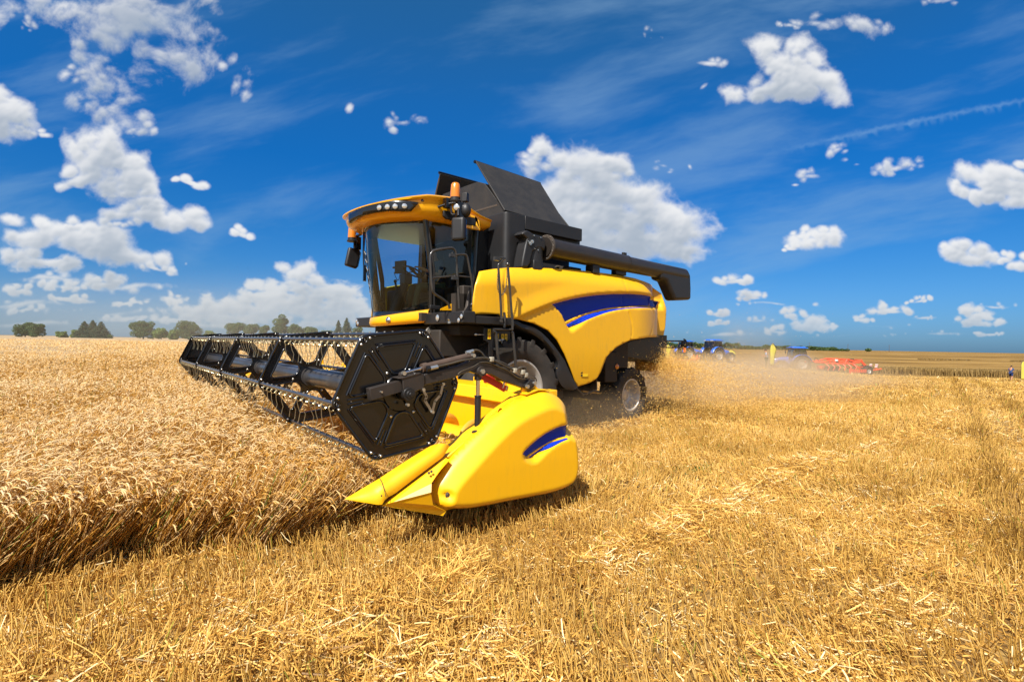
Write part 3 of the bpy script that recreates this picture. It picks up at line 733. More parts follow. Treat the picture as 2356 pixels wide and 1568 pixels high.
# wiper
b = MB(); b.tube([hit(zA(258, 500), 1, -.55), hit(zA(250, 900), 1, -.5), hit(zA(262, 1270), 1, -.45)], .016, 6); b.tube([hit(zA(285, 510), 1, -.5), hit(zA(258, 880), 1, -.45), hit(zA(300, 1180), 1, -.42), hit(zA(350, 1480), 1, -.4), hit(zB(445, 310), 1, -.38)], .011, 6)
b.tube([hit(zA(275, 900), 1, -.42), hit(zA(330, 1200), 1, -.38), hit(zA(370, 1500), 1, -.36)], .009, 6)
for k in range(6):
    y0 = 900+k*110; b.cyl(hit(zA(262+k*14, y0), 1, -.42), hit(zA(285+k*14, y0+50), 1, -.38), .007, 5)
b.box(hit(zA(268, 1200), 1, -.45), (.05, .04, .3)); b.build('wiper', BLK, cab)
# yellow chin under the windscreen
b = MB(); rows = []
for (o, z0) in ((-.04, 0.0), (.05, .012), (.075, .06), (.06, .15), (.0, .165)):
    rw = []
    for v in np.linspace(-.93, .96, 26):
        lift = .10*max(0, (v-.0)/.96)**2; drop = 0
        rw.append((wsu(v, 0)+o, v, 2.015+z0*(1+.35*max(0, v))+lift*.75+(.0 if z0 > .05 else -.0)))
    rows.append(rw)
b.grid(rows); b.build('cab_chin', YELC, cab, smooth=60)
p = hit(zB(646, 495), 1, -.15); p = np.array([wsu(-.15, 0)+.08, -.15, p[2]])
o_, d_ = ray(*zB(646, 495))
for t in np.linspace(.003, .009, 3000):
    c_ = o_+d_*t
    if c_[0] < wsu(c_[1], 0)+.085: p = c_; break
b = MB(); b.lathe([(0, .015), (.035, .012), (.042, 0), (.062, -.01)], p, (1, .25, 0), 18); b.build('chin_badge', CHR, cab, smooth=60)
# platform boxes each side
for s in (1, -1):
    b = MB(); b.bx(1.12, 1.36, s*.86, s*2.06, 2.04, 2.235); pf = b.build('platform_front', BLM, CH, bevel=.02)
    b = MB(); b.bx(.34, 1.12, s*.98, s*2.04, 2.04, 2.17); b.build('platform_deck', BLM, CH, bevel=.015)
    if s > 0:
        for q, r in (((1408, 458), .062), ((1773, 436), .045), ((1731, 494), .043)):
            p = hit(zB(*q), 0, 1.362); b = MB(); b.lathe([(r*1.08, 0), (r*1.0, .014), (r*.9, .012)], p, (1, 0, 0), 22); l_ = b.build('work_light', BLM, pf, smooth=50)
            b = MB(); b.lathe([(r*.95, .006), (r*.6, .014), (0, .018)], p, (1, 0, 0), 22); b.build('lamp_lens', REFL, l_, smooth=60)
        p = hit(zB(1585, 525), 0, 1.364); b = MB(); b.box(p, (.01, .07, .035)); b.cyl(p+np.array([0, 0, .03]), p+np.array([.02, 0, .05]), .012, 8); b.build('platform_latch', ZNC, pf)
    else:
        for q, r in (((175, 505), .045), ((193, 545), .045)):
            p = hit(zB(*q), 0, 1.362); b = MB(); b.lathe([(r, 0), (r*.6, .014), (0, .018)], p, (1, 0, 0), 18); b.build('work_light', REFL, pf, smooth=60)
# grey boot below the rear pillar
b = MB(); p = hit(zB(1885, 370), 1, 1.5); b.lathe([(.10, -.08), (.11, -.02), (.07, .08), (.03, .30), (.01, .42)], p, (0, 0, 1), 12); b.build('pillar_boot', GRYD, cab, smooth=60)
# handrails
def rail(name, f, pts, y, r=.022, m=BLM, n=4, par=CH):
    b = MB(); b.tube(spl([hit(f(*q), 1, y) for q in pts], n), r, 8); return b.build(name, m, par, smooth=60)
RAIL = mat('railing_black', (.012, .012, .012), .32, coat=.4, dust=.25, dustcol=(.12, .10, .08), dscale=8)
b = MB(); Y = 1.72
b.tube(spl([hit(c1(*q), 1, Y) for q in ((880, 1243), (868, 1205), (820, 1165), (755, 1118), (742, 1070), (735, 990), (728, 860), (735, 810), (770, 785), (880, 768), (915, 778), (932, 815))], 4), .021, 8)
b.tube([hit(c1(*q), 1, Y) for q in ((932, 815), (940, 990), (955, 1240))], .021, 8)
b.tube([hit(c1(*q), 1, Y) for q in ((742, 1002), (935, 985), (1050, 1000))], .016, 8)
gr = b.build('guard_rail', RAIL, CH, smooth=60)
b = MB(); b.tube(spl([hit(c1(*q), 1, Y+.05) for q in ((925, 822), (990, 818), (1015, 832), (1030, 900), (1060, 1080), (1056, 1205))], 4), .018, 8); b.ball(hit(c1(1056, 1212), 1, Y+.05), .038, 10)
for q in ((900, 825), (918, 1003)): b.box(hit(c1(*q), 1, Y+.03), (.10, .05, .05)); b.cyl(hit(c1(*q), 1, Y+.03), hit(c1(q[0], q[1]-25), 1, Y+.03), .014, 6)
b.build('gate_rail', RAIL, CH, smooth=60)
b = MB(); Y = 2.1
b.tube(spl([hit(zF(*q), 1, Y) for q in ((400, 500), (470, 498), (515, 510), (440, 590), (432, 660), (455, 1000), (470, 1250), (480, 1460))], 3), .02, 8)
b.box(hit(zF(400, 510), 1, Y), (.09, .05, .06)); b.box(hit(zF(425, 505), 1, Y), (.05, .06, .03)); b.box(hit(zF(460, 500), 1, Y), (.22, .03, .03))
b.tube([hit(zF(*q), 1, Y+.05) for q in ((573, 600), (590, 800), (635, 1350), (655, 1530))], .02, 8); b.ball(hit(zF(573, 598), 1, Y+.05), .036, 10)
b.tube([hit(zC(*q), 1, Y) for q in ((870, -60), (885, 60), (870, 260))], .022, 8)
for q in ((485, 1405), (483, 1460), (468, 1452)): b.cyl(hit(zF(*q), 1, Y), hit(zF(*q), 1, Y+.04), .022, 8)
b.tube([hit(zC(*q), 1, Y+.05) for q in ((1030, -20), (1040, 120), (1045, 300))], .02, 8)
b.build('hand_rail', RAIL, CH, smooth=60)
b = MB(); ch = resamp(spl([hit(zF(*q), 1, Y+.01) for q in ((430, 690), (420, 800), (420, 950), (450, 1040), (485, 1060), (525, 1010), (548, 920), (560, 800), (562, 690))], 4), 34)
for i in range(len(ch)-1):
    a, c_ = Vector(ch[i]), Vector(ch[i+1]); m_ = (a+c_)/2; L_ = (c_-a).length; M_ = rot_to(c_-a)
    b.tube([m_+M_ @ Vector(((.010*math.cos(t)) if i % 2 else 0, 0 if i % 2 else .010*math.cos(t), L_*.62*math.sin(t))) for t in np.linspace(0, 2*PI, 9)], .0045, 4, cap=False)
b.build('safety_chain', GRYD, CH)
# ladder
b = MB(); Y = 2.05
b.tube(spl([hit(zC(*q), 1, Y) for q in ((640, 345), (665, 340), (695, 380), (710, 500), (735, 800), (760, 985))], 3), .026, 8)
b.tube(spl([hit(zC(*q), 1, Y) for q in ((1020, 355), (1045, 360), (1062, 450), (1080, 700), (1105, 950), (1125, 1150))], 3), .024, 8)
b.tube([hit(zC(*q), 1, Y) for q in ((645, 295), (850, 300), (1045, 300))], .02, 8)
for (xa, xb, y) in ((740, 1070, 705), (770, 1100, 1100)):
    A_ = hit(zC(xa, y), 1, Y); B2 = hit(zC(xb, y), 1, Y); b.box(((A_[0]+B2[0])/2, Y-.06, A_[2]), (abs(B2[0]-A_[0]), .13, .035))
ld = b.build('ladder', RAIL, CH, smooth=50)
b = MB(); b.plate([(450, 265), (640, 265), (645, 420), (630, 600), (640, 980), (560, 980), (555, 600), (530, 560), (450, 520)], zC, 1, 1.95, .03)
b.plate([(640, 330), (1000, 330), (1000, 1180), (640, 1180)], zC, 1, 1.78, .03)
lp = b.build('ladder_side_plate', BLM, CH, bevel=.005)
tri = mat('sticker_black', (.015, .015, .015), .6)
for q, yv in (((560, 395), 1.958), ((838, 492), 1.79), ((908, 492), 1.79), ((725, 490), 1.79)):
    p = hit(zC(*q), 1, yv); w_ = .062 if q[0] < 700 else .055; h_ = .165
    b = MB(); b.box(p, (w_, .003, h_)); 
    if 830 < q[0] < 850 or q[0] == 725:
        b.box(p+np.array([0, .002, -.042]), (w_*.96, .003, h_*.46), None, 1)
    elif q[0] == 908: b.box(p+np.array([0.004, .002, -.04]), (w_*.5, .003, h_*.32), None, 2)
    else: b.box(p+np.array([0, .002, -.04]), (w_*.2, .003, h_*.26), None, 3)
    pc = p+np.array([0, .0025, h_*.24])
    b.tube([pc+np.array([.02*math.sin(a), 0, .022*math.cos(a)]) for a in (0, 2.094, 4.188, 6.283)], .0028, 4, 2)
    b.box(pc, (.004, .003, .016), None, 2)
    b.build('warning_sticker', [STK, WHT, tri, mat('sticker_red', (.6, .05, .02), .6)], lp)
b = MB(); b.cyl(hit(zC(265, 405), 1, 1.97), hit(zC(450, 408), 1, 1.97), .008, 6); b.cyl(hit(zC(275, 405), 1, 1.95), hit(zC(275, 405), 1, 1.99), .02, 8)
p = hit(zC(783, 525), 1, 1.80); b.cyl(p, p+np.array([0, .02, 0]), .028, 10); b.build('latch_pin', ZNC, CH, smooth=50)
p = hit(c2(957, 1078), 1, 1.87); yv = float(flank_base(np.array([p[0]]), np.array([p[2]]))[0])
p = surf_hit(c2(960, 1078), flank_base); b = MB(); b.box((p[0], p[1]+.006, p[2]), (.15, .004, .05), None, 0); b.box((p[0]+.1, p[1]+.006, p[2]+.06), (.05, .005, .05), None, 1); b.box((p[0]+.1, p[1]+.008, p[2]), (.045, .004, .035), None, 1)
b.build('warning_sticker', [STK, tri], CH)
# feeder house below the cab
FH = mat('feeder_paint', (.30, .16, .015), .5, dust=.85, dustcol=(.06, .038, .018), dscale=3)
b = MB(); b.prism([(1.95, .35), (1.95, 1.15), (.9, 1.95), (-.3, 1.9), (-.3, .8), (1.2, .35)], 1, -.75, .75)
fh = b.build('feeder_house', FH, CH, bevel=.02)
b = MB(); b.box((1.35, 0, 1.64), (.9, 1.62, .06), Matrix.Rotation(R_(37), 3, 'Y')); b.bx(1.55, 1.66, -.9, .9, 1.15, 1.35); b.cyl((1.3, .95, 1.3), (1.8, .95, 1.15), .05); b.build('feeder_rib', FH, fh, bevel=.01)
b = MB()
for k in range(3): b.tube(spl([hit(zB(1460+k*12, 575), 1, .8), hit(zB(1350+k*15, 560+k*14), 1, .85), hit(zB(1260+k*16, 630+k*16), 1, .95), hit(zB(1215+k*20, 700+k*12), 1, 1.0), (1.9, 1.1+k*.03, 1.2)], 4), .022, 7)
b.build('hydraulic_hose', mat('braided_hose', (.22, .21, .20), .4, metal=.4, dust=.3), CH, smooth=60)
b = MB(); b.bx(.6, 1.12, -1.6, 1.6, 1.86, 2.04); b.bx(.3, 1.3, .75, 1.3, 1.5, 1.95); b.bx(.3, 1.1, -1.3, -.75, 1.5, 1.95); b.cyl((.9, .8, 1.0), (.5, 1.0, 1.7), .12)
b.build('under_cab_frame', DRK, CH, bevel=.02)
# ================================================================== cutting header
HB = MB(); HU = 1.93   # back sheet x
HB.bx(HU-.03, HU, -4.45, 4.45, .26, 1.05); HB.bx(HU, 3.25, -4.5, 4.55, .20, .235); HB.bx(HU, HU+.28, -4.45, 4.45, .235, .30)
HB.prism([(HU+.04, 1.03), (HU+.09, 1.05), (HU+.06, 1.20), (HU-.10, 1.235), (HU-.26, 1.22), (HU-.26, 1.03)], 1, -4.45, 4.2)
hdr = HB.build('header_frame', YEL, CH, bevel=.008)
b = MB()
for v in (3.1, 3.8, 2.4, 1.2, -1.5, -3): b.bx(HU-.2, HU-.12, v-.12, v+.12, 1.2, 1.30)
b.bx(HU, HU+.012, -4.4, 4.3, .62, .64); b.bx(HU-.12, HU-.06, 3.35, 3.7, 1.22, 1.40); b.build('frame_lug', YEL, hdr, bevel=.02, seg=3)
b = MB(); b.cyl((2.42, -4.4, .58), (2.42, 4.4, .58), .19, 28); ag = b.build('header_auger', YEL, hdr, smooth=50)
b = MB()
for (va, vb, hand) in ((4.38, 1.0, 1), (-4.38, -1.0, -1)):
    n = 150; turns = abs(va-vb)/.60; rows = [[], []]
    for i in range(n+1):
        t = i/n; a = hand*2*PI*turns*t+2.6; v = va+(vb-va)*t
        for r, row in ((.185, rows[0]), (.31, rows[1])): row.append((2.42+r*math.cos(a), v, .58+r*math.sin(a)))
    b.grid(rows)
b.build('auger_flight', mat('flight_paint', (.78, .40, .015), .45, dust=.35, dustcol=(.5, .33, .2)), ag, smooth=60, solid=.006)
# knife bar and fingers
b = MB(); b.bx(3.2, 3.30, -4.5, 4.5, .17, .215)
for v in np.arange(-4.45, 4.46, .0762*2): b.prism([(3.28, v-.022), (3.40, v), (3.28, v+.022)], 2, .185, .20)
b.build('knife_bar', GRYD, hdr)
# end sheets
for s in (1, -1):
    top = [hit(zD(*q), 1, 4.60) for q in ((1010, 1345), (1070, 1270), (1330, 1030), (1480, 930), (1650, 800), (1740, 720), (1850, 640), (1930, 590))]
    P = [(p[0], p[2]) for p in top]+[(HU-.1, 1.25), (HU-.1, .26), (3.3, .22)]
    b = MB(); y0, y1 = s*4.47, s*4.60
    b.prism([(a, c) for a, c in P], 1, y0, y1); es = b.build('end_sheet', YEL, hdr, bevel=.012)

# ---- side shield
SV = 4.90
shp = [(880, 1404), (850, 1372), (838, 1320), (846, 1255), (880, 1195), (960, 1090), (1075, 960), (1200, 832), (1300, 735), (1400, 652), (1490, 592), (1570, 560), (1640, 532), (1705, 516), (1765, 520), (1815, 540), (1855, 572), (1882, 615), (1898, 690), (1906, 770), (1912, 850), (1922, 950), (1932, 1050), (1931, 1120), (1918, 1180), (1890, 1225), (1850, 1252), (1780, 1280), (1700, 1302), (1550, 1332), (1400, 1358), (1250, 1388), (1100, 1412), (980, 1416)]
flat = lambda y: (lambda u, z: np.full(np.shape(u), y))
sh_out = np.array(F2(c4, spl(shp, 4, True), flat(SV-.14)))
TOPE = np.array(F2(c4, spl([(838, 1320), (846, 1255), (880, 1195), (960, 1090), (1200, 832), (1400, 652), (1570, 560), (1705, 516), (1815, 540), (1882, 615), (1906, 770)], 5), flat(SV-.14)))
def sh_base(u, z):
    u = np.asarray(u, float); z = np.asarray(z, float)
    d = d_poly(u, z, sh_out); dt = d_poly(u, z, TOPE, False)
    v = SV-.14*np.clip(1-dt/.165, 0, 1)**1.06
    v = v-.05*np.clip(1-d/.05, 0, 1)**2
    v = v-.03*np.clip(.6-z, 0, 1)
    return v
sh_blue1 = F2(c4, spl([(1550, 1010), (1580, 975), (1640, 925), (1720, 865), (1800, 815), (1902, 775)], 4)+[(1910, 800), (1912, 860), (1909, 874)]+spl([(1905, 876), (1820, 903), (1740, 945), (1670, 990), (1605, 1035)], 4), sh_base)
sh_blue2 = F2(c4, spl([(1622, 1040), (1700, 985), (1780, 935), (1850, 905), (1908, 885)], 4)+spl([(1912, 893), (1850, 920), (1780, 960), (1700, 1005), (1636, 1045)], 4), sh_base)
sh_rec = F2(c4, spl([(1548, 1018), (1560, 985), (1620, 925), (1720, 848), (1820, 795), (1903, 762)], 4)+[(1960, 770), (1960, 890), (1925, 895)]+spl([(1918, 900), (1840, 935), (1760, 990), (1700, 1050), (1650, 1085), (1600, 1080), (1560, 1060)], 4), sh_base)
nut = surf_hit(c4(974, 1333), sh_base)
def sh_v(u, z):
    v = sh_base(u, z); ins = in_poly(np.asarray(u), np.asarray(z), sh_rec); d = d_poly(np.asarray(u), np.asarray(z), sh_rec)
    v = v-np.where(ins, .05*sstep(0, .05, d), 0)
    r = np.hypot(np.asarray(u)-nut[0], np.asarray(z)-nut[2]); return v-.022*(1-sstep(.022, .038, r))
V, F, mi = cdt_panel(sh_out, [sh_blue1, sh_blue2], sh_v, .022)
# skirt
n = len(sh_out)
for mir in (False, True):
    a = panel_obj('side_shield', *split_part(V, F, mi, mi == 0), [YEL], hdr, mir, .012)
    s = panel_obj('shield_stripe', *split_part(V, F, mi, mi > 0), [BLU, BLU], a, mir, .012)
    b = MB(); sg = -1 if mir else 1
    Yo = sh_v(sh_out[:, 0], sh_out[:, 1])
    b.grid([[(p[0], y*sg, p[1]) for p, y in zip(sh_out, Yo)], [(p[0], (y-.04)*sg, p[1]) for p, y in zip(sh_out, Yo)], [(p[0], 4.64*sg, p[1]) for p in sh_out]], 0, True)
    b.build('shield_edge', YEL, a, smooth=60)
    if not mir:
        b = MB(); c_ = np.array([nut[0], float(sh_v(nut[0:1], nut[2:3])[0]), nut[2]])
        b.lathe([(.0, .012), (.014, .012), (.018, .006), (.026, .003), (.026, 0)], c_, (0, 1, 0), 16); b.build('shield_bolt', GRYD, a, smooth=50)
        a['label'] = 'bulging yellow end shield with blue and yellow swoosh'
b = MB()  # dark inner rim seen round the front of the shield
pts = [hit(c4(*q), 1, 4.72) for q in spl([(1005, 1120), (960, 1115), (905, 1150), (862, 1190), (838, 1240), (832, 1310), (840, 1370), (865, 1400), (905, 1412), (1000, 1420)], 3)]
inn = [p+np.array([-.09, -.0, -.0]) for p in pts]
b.grid([[tuple(p) for p in pts], [tuple(p*.5+q*.5+np.array([0, .02, 0])) for p, q in zip(pts, inn)], [tuple(q) for q in inn]]); b.build('shield_seal', mat('seal_brown', (.05, .025, .012), .7), hdr, smooth=60)

# ---- crop divider nose, measured along its visible edges
def H(f, q, v): return hit(f(*q), 1, v)
nose_top = [(100, 1070, 4.66), (250, 980, 4.64), (400, 890, 4.635), (600, 772, 4.63), (800, 640, 4.63), (1000, 510, 4.63), (1180, 398, 4.63), (1350, 297, 4.63)]
nose_bot = [(100, 1070, 4.66), (290, 1105, 4.70), (470, 1132, 4.74), (638, 1160, 4.77), (700, 1060, 4.76), (830, 990, 4.75), (1130, 760, 4.75), (1420, 540, 4.75), (1535, 455, 4.74), (1622, 303, 4.70)]
T = resamp([H(zE, q[:2], q[2]) for q in nose_top], 30); Bm = resamp([H(zE, q[:2], q[2]) for q in nose_bot], 30)
rows = []
for i in range(9):
    t = i/8; k = np.linspace(0, 1, 30)[:, None]
    P = T*(1-t)+Bm*t+np.array([0, .045, .030])*max(0., np.sin(PI*min(1, t)))**.8*np.minimum(k*3, 1)
    rows.append([tuple(p) for p in P])
b = MB(); b.grid(rows)
kk_ = np.minimum(np.linspace(0, 1, 30)*3, 1)[:, None]
b.grid([[tuple(p) for p in T], [tuple(p) for p in T+np.array([-.01, -.025, -.05])*kk_], [tuple(p) for p in T+np.array([-.02, -.03, -.16])*kk_], [tuple(p) for p in Bm+np.array([-.01, -.10, -.02])*kk_]])
nose = b.build('crop_divider', YEL, hdr, smooth=45)
b = MB()
p = H(zE, (640, 1008), 4.77); b.ball((p[0]+.01, p[1]+.02, p[2]), .008, 6); b.build('divider_bolt', DRK, nose)
b = MB(); sm = [H(zE, q, v) for q, v in (((600, 772), 4.63), ((640, 850), 4.69), ((675, 960), 4.74), ((700, 1060), 4.76))]
b.tube([p+np.array([.012, .03, .02]) for p in sm], .003, 4); b.build('divider_seam', DRK, nose)
b = MB()
Pq = {'P': (H(zE, (812, 1110), 4.78)), 'a': H(zE, (1625, 500), 4.80), 'b': H(zE, (1362, 835), 4.83), 'c': H(zE, (1356, 975), 4.87), 'd': H(zE, (1385, 1160), 4.84), 'e': H(zE, (1575, 1245), 4.80),
      'f': H(zE, (1530, 1312), 4.80), 'g': H(zE, (640, 1165), 4.74), 'h': H(zE, (1575, 470), 4.74), 'i': H(zE, (840, 1010), 4.73), 'k': H(zE, (1500, 640), 4.82), 'l': H(zE, (1440, 720), 4.82)}
ks = list(Pq); b.add([Pq[q] for q in ks], [tuple(ks.index(c) for c in f) for f in (('P', 'h', 'a', 'k', 'l', 'b'), ('P', 'b', 'c'), ('P', 'c', 'd'), ('P', 'd', 'e'), ('g', 'P', 'e', 'f'), ('g', 'i', 'P'), ('i', 'h', 'P'))])
w = b.build('divider_wedge', YEL, hdr)
md = w.modifiers.new('thick', 'SOLIDIFY'); md.thickness = .006
b = MB(); b.add([H(zE, (812, 1110), 4.785)+np.array([0, .002, 0]), H(zE, (1360, 842), 4.833)+np.array([0, .004, .0]), H(zE, (1356, 968), 4.873)+np.array([0, .004, 0])], [(0, 1, 2)])
b.build('highlight_facet', mat('highlight_yellow', (.80, .58, .22), .22, coat=.7), w)  # pale highlight on the wedge's front facet, painted as a lighter yellow
b = MB()
for q in ((1325, 690), (1362, 668)): b.ball(H(zE, q, 4.80), .012, 8)
b.cyl(H(zE, (1535, 1285), 4.76), H(zE, (1535, 1285), 4.775), .018, 10); b.build('divider_bolt', GRYD, w)
# inner channel behind the nose and rail toward the top
b = MB()
A_ = [H(zE, q, 4.70) for q in ((650, 1170), (1000, 960), (1300, 740), (1560, 560), (1640, 500), (1560, 440), (1300, 640), (900, 920))]
b.prism([tuple(p) for p in A_], 1, 4.70, 4.63); b.build('divider_inner_rail', YELD, hdr)
b = MB()
A_ = [H(zD, q, 4.70) for q in ((1000, 1345), (1110, 1250), (1200, 1170), (1500, 955), (1660, 800), (1700, 790), (1700, 850), (1500, 1000), (1240, 1240), (1170, 1310), (1080, 1375))]
b.prism([tuple(p) for p in A_], 1, 4.72, 4.60)
rl = b.build('top_rail', YEL, hdr, bevel=.01)
b = MB(); b.ball(H(zD, (1345, 1028), 4.66)+np.array([0, .05, .0]), .05, 10, 0, (1.3, .5, .3)); b.ball(H(zD, (1590, 850), 4.68)+np.array([0, .05, 0]), .035, 10, 0, (1.3, .5, .3)); b.build('strut_slot', DRK, rl)
b = MB(); p = H(zD, (1648, 795), 4.72); b.lathe([(.03, -.02), (.035, 0), (.03, .02)], p, (0, 1, 0), 16); b.box(p-np.array([0, 0, .05]), (.05, .03, .06)); b.build('shield_hinge', YEL, rl, smooth=50)
# arm mounting bracket on top of the shield
b = MB(); b.plate([(1925, 630), (1930, 455), (1950, 455), (1990, 500), (2080, 470), (2130, 530), (2050, 560), (1985, 600), (1965, 605)], zD, 1, 4.68, .03); b.plate([(1965, 590), (2110, 530), (2262, 535), (2262, 552), (2130, 548), (1985, 605)], zD, 1, 4.75, .2)
bk = b.build('arm_bracket', YEL, hdr, bevel=.006)
b = MB(); b.plate(rpoly([(1965, 490), (2030, 415), (2090, 440), (2085, 480), (2040, 530), (1985, 530)], 15, 3), zD, 1, 4.735, .05)
b.build('pivot_plate', BLM, bk, bevel=.004)
b = MB(); p = H(zD, (2028, 473), 4.737); b.cyl(p, p+np.array([0, .002, 0]), .028, 16); b.build('pivot_hole', DRK, bk)
b = MB()
for q in ((2072, 458), (1985, 497)): p = H(zD, q, 4.74); b.cyl(p-np.array([0, .01, 0]), p+np.array([0, .02, 0]), .020, 6)
b.build('pivot_bolt', ZNC, bk)

# ---- reel
RU, RZ, RPH, RR_, BAY, V0 = 3.7043, 1.3075, -0.1154, .5502, 2.2596, 4.5873
planes = [V0-i*BAY for i in range(5)]
def hv(k, r=RR_): a = RPH+k*PI/3; return RU+r*math.cos(a), RZ+r*math.sin(a)
b = MB(); b.cyl((RU, V0, RZ), (RU, planes[4], RZ), .105, 32)
for p in planes[1:4]: b.lathe([(.105, -.05), (.118, -.05), (.118, .05), (.105, .05)], (RU, p, RZ), (0, 1, 0), 32)
reel = b.build('reel', mat('reel_tube', (.012, .015, .021), .3, coat=.5, dust=.3, dustcol=(.16, .13, .10), dscale=6), CH, smooth=50)
def sector_pt(k, r, t):   # k-th sector between bar k and k+1
    a = RPH+(k+.5)*PI/3; return RU+r*math.cos(a)-t*math.sin(a), RZ+r*math.sin(a)+t*math.cos(a)
def window(k, d=0.):
    pts = [(.412-d, -.190+d), (.412-d, .190-d), (.165+d, .055-d*.3), (.165+d, -.055+d*.3)]
    return [sector_pt(k, r, t) for r, t in rpoly(pts, [.05, .05, .09, .09], 6)]
outer_hex = rpoly([hv(k, RR_+.035) for k in range(6)], .06, 5)
# spiders
def hexplate(name, y, holes, th, parent):
    flat_v = lambda u, z: np.full(np.shape(u), y)
    V, F, mi = cdt_panel(outer_hex, [], flat_v, .12, holes)
    me = bpy.data.meshes.new(name); me.from_pydata([tuple(p) for p in V], [], [tuple(f) for f in F]); me.materials.append(BLK)
    o = bpy.data.objects.new(name, me); COL.objects.link(o); o.parent = parent
    md = o.modifiers.new('thick', 'SOLIDIFY'); md.thickness = th; md.offset = 0
    return o
def ribs(name, y, par, closed, both):
    b = MB()
    for k in range(6):
        P = window(k, -.006 if not closed else 0.); P = P+[P[0], P[1]]
        for s in ((1, -1) if both else (1,)): b.tube([(q[0], y+s*.006, q[1]) for q in P], .011, 7, cap=False)
    P = outer_hex+[outer_hex[0], outer_hex[1]]
    b.tube([(q[0], y, q[1]) for q in P], .014, 7, cap=False)
    if closed:
        for k in range(6):   # outer edge flange and spoke grooves
            A0, B0 = hv(k, RR_-.055), hv(k+1, RR_-.055)
            d = np.array(B0)-np.array(A0); 
            b.tube([(A0[0]+d[0]*.13, y+.004, A0[1]+d[1]*.13), (A0[0]+d[0]*.87, y+.004, A0[1]+d[1]*.87)], .010, 6)
            a = RPH+k*PI/3
            for o_ in (-.016, .016):
                r0, r1 = .33, .46
                b.tube([(RU+r0*math.cos(a)-o_*math.sin(a), y+.004, RZ+r0*math.sin(a)+o_*math.cos(a)), (RU+r1*math.cos(a)-o_*math.sin(a), y+.004, RZ+r1*math.sin(a)+o_*math.cos(a))], .008, 6)
    return b.build(name, BLK, par, smooth=60)
def hexbolts(y, par, end):
    b = MB()
    for k in range(6):
        a = RPH+k*PI/3; x, z = hv(k, RR_-.002)
        for o_ in (-.045, .045):
            X_, Z_ = x-o_*math.sin(a)-.02*math.cos(a)*0, z+o_*math.cos(a)
            if end: X_, Z_ = x-o_*math.sin(a)-.012*math.cos(a), z+o_*math.cos(a)-.012*math.sin(a)
            b.ball((X_, y+.018, Z_), .0125, 8)
        X_, Z_ = RU+.21*math.cos(a), RZ+.21*math.sin(a); b.ball((X_, y+.01, Z_), .014, 8)
        if end: X_, Z_ = RU+.43*math.cos(a), RZ+.43*math.sin(a); b.ball((X_, y+.008, Z_), .0065, 6)
    b.build('reel_bolt', ZNC, par, smooth=60)
    if end:
        b = MB()
        for k in range(6):
            x, z = hv(k); b.lathe([(.028, 0), (.028, .016), (.020, .018), (.019, .008), (0, .008)], (x, y+.006, z), (0, 1, 0), 18)
            b.box((x, y+.018, z), (.005, .004, .03), Matrix.Rotation(.3*k, 3, 'Y'), 1)
        b.build('bar_bearing', [BLK, ZNC], par, smooth=45)
for i, y in enumerate(planes):
    endp = i in (0, 4)
    o = hexplate('reel_end_plate' if endp else 'reel_spider', y, [] if endp else [window(k) for k in range(6)], .014, reel)
    ribs('plate_rib', y+(.006 if endp else 0), o, endp, not endp)
    hexbolts(y, o, endp)
    if endp:   # inner side of the far plate shows ribs too
        if i == 4: ribs('plate_rib', y+.006, o, True, False)
# hub opening with a dark plate behind the arm
b = MB(); b.lathe([(0, .012), (.15, .012), (.16, .0)], (RU, V0+.006, RZ), (0, 1, 0), 36); b.build('hub_cover', BLK, reel, smooth=40)
# tine bars, coils and fingers
for k in range(6):
    x, z = hv(k); b = MB(); b.cyl((x, V0, z), (x, planes[4], z), .0185, 10)
    for v in np.arange(planes[4]+.1, V0-.05, .174): b.ball((x+.004, v, z+.020), .011, 6, 1)
    b.build('tine_bar', [mat('bar_blue_black', (.012, .016, .024), .28, coat=.6, dust=.1), ZNC], reel, smooth=50)
tb = MB()
coil = []
for i in range(26): a = 2*PI*i/9; coil.append((.023*math.cos(a), -.012+.0011*i, -.042+.023*math.sin(a)))
tb.tube(coil, .0042, 5); 
tinem = MB(); tinem.v, tinem.f, tinem.m = list(tb.v), list(tb.f), list(tb.m)
tinem.tube([(.022, .016, -.042), (.010, .018, -.12), (-.005, .02, -.165), (.012, .022, -.25)], .0034, 5)
tinem.m = [0]*len(tb.f)+[1]*(len(tinem.f)-len(tb.f))
protot = tinem.build('tine', [SPR, TIN], reel, smooth=60)
tx = []
for k in range(6):
    x, z = hv(k)
    for bay in range(4):
        a0 = V0-bay*BAY-.09
        for j in range(13): tx.append((x, a0-j*(BAY-.2)/12.4, z, k))
order = sorted(range(len(tx)), key=lambda i: ({1: 0, 0: 1, 2: 2, 5: 3, 3: 4, 4: 5}[tx[i][3]], -tx[i][1]))
rest = MB(); first = True
for n_, i in enumerate(order):
    x, v, z, k = tx[i]
    if n_ < 100:
        o = protot if first else protot.copy()
        if not first: COL.objects.link(o); o.parent = reel
        first = False; o.location = (x, v, z); o.rotation_euler = (0, random.uniform(-.12, .12), random.uniform(-.1, .1))
    else:
        rest.add([(a+x, c+v, e+z) for a, c, e in tinem.v], tinem.f); rest.m[-len(tinem.f):] = tinem.m
o = rest.build('tine', [SPR, TIN], reel, smooth=60); o['kind'] = 'stuff'

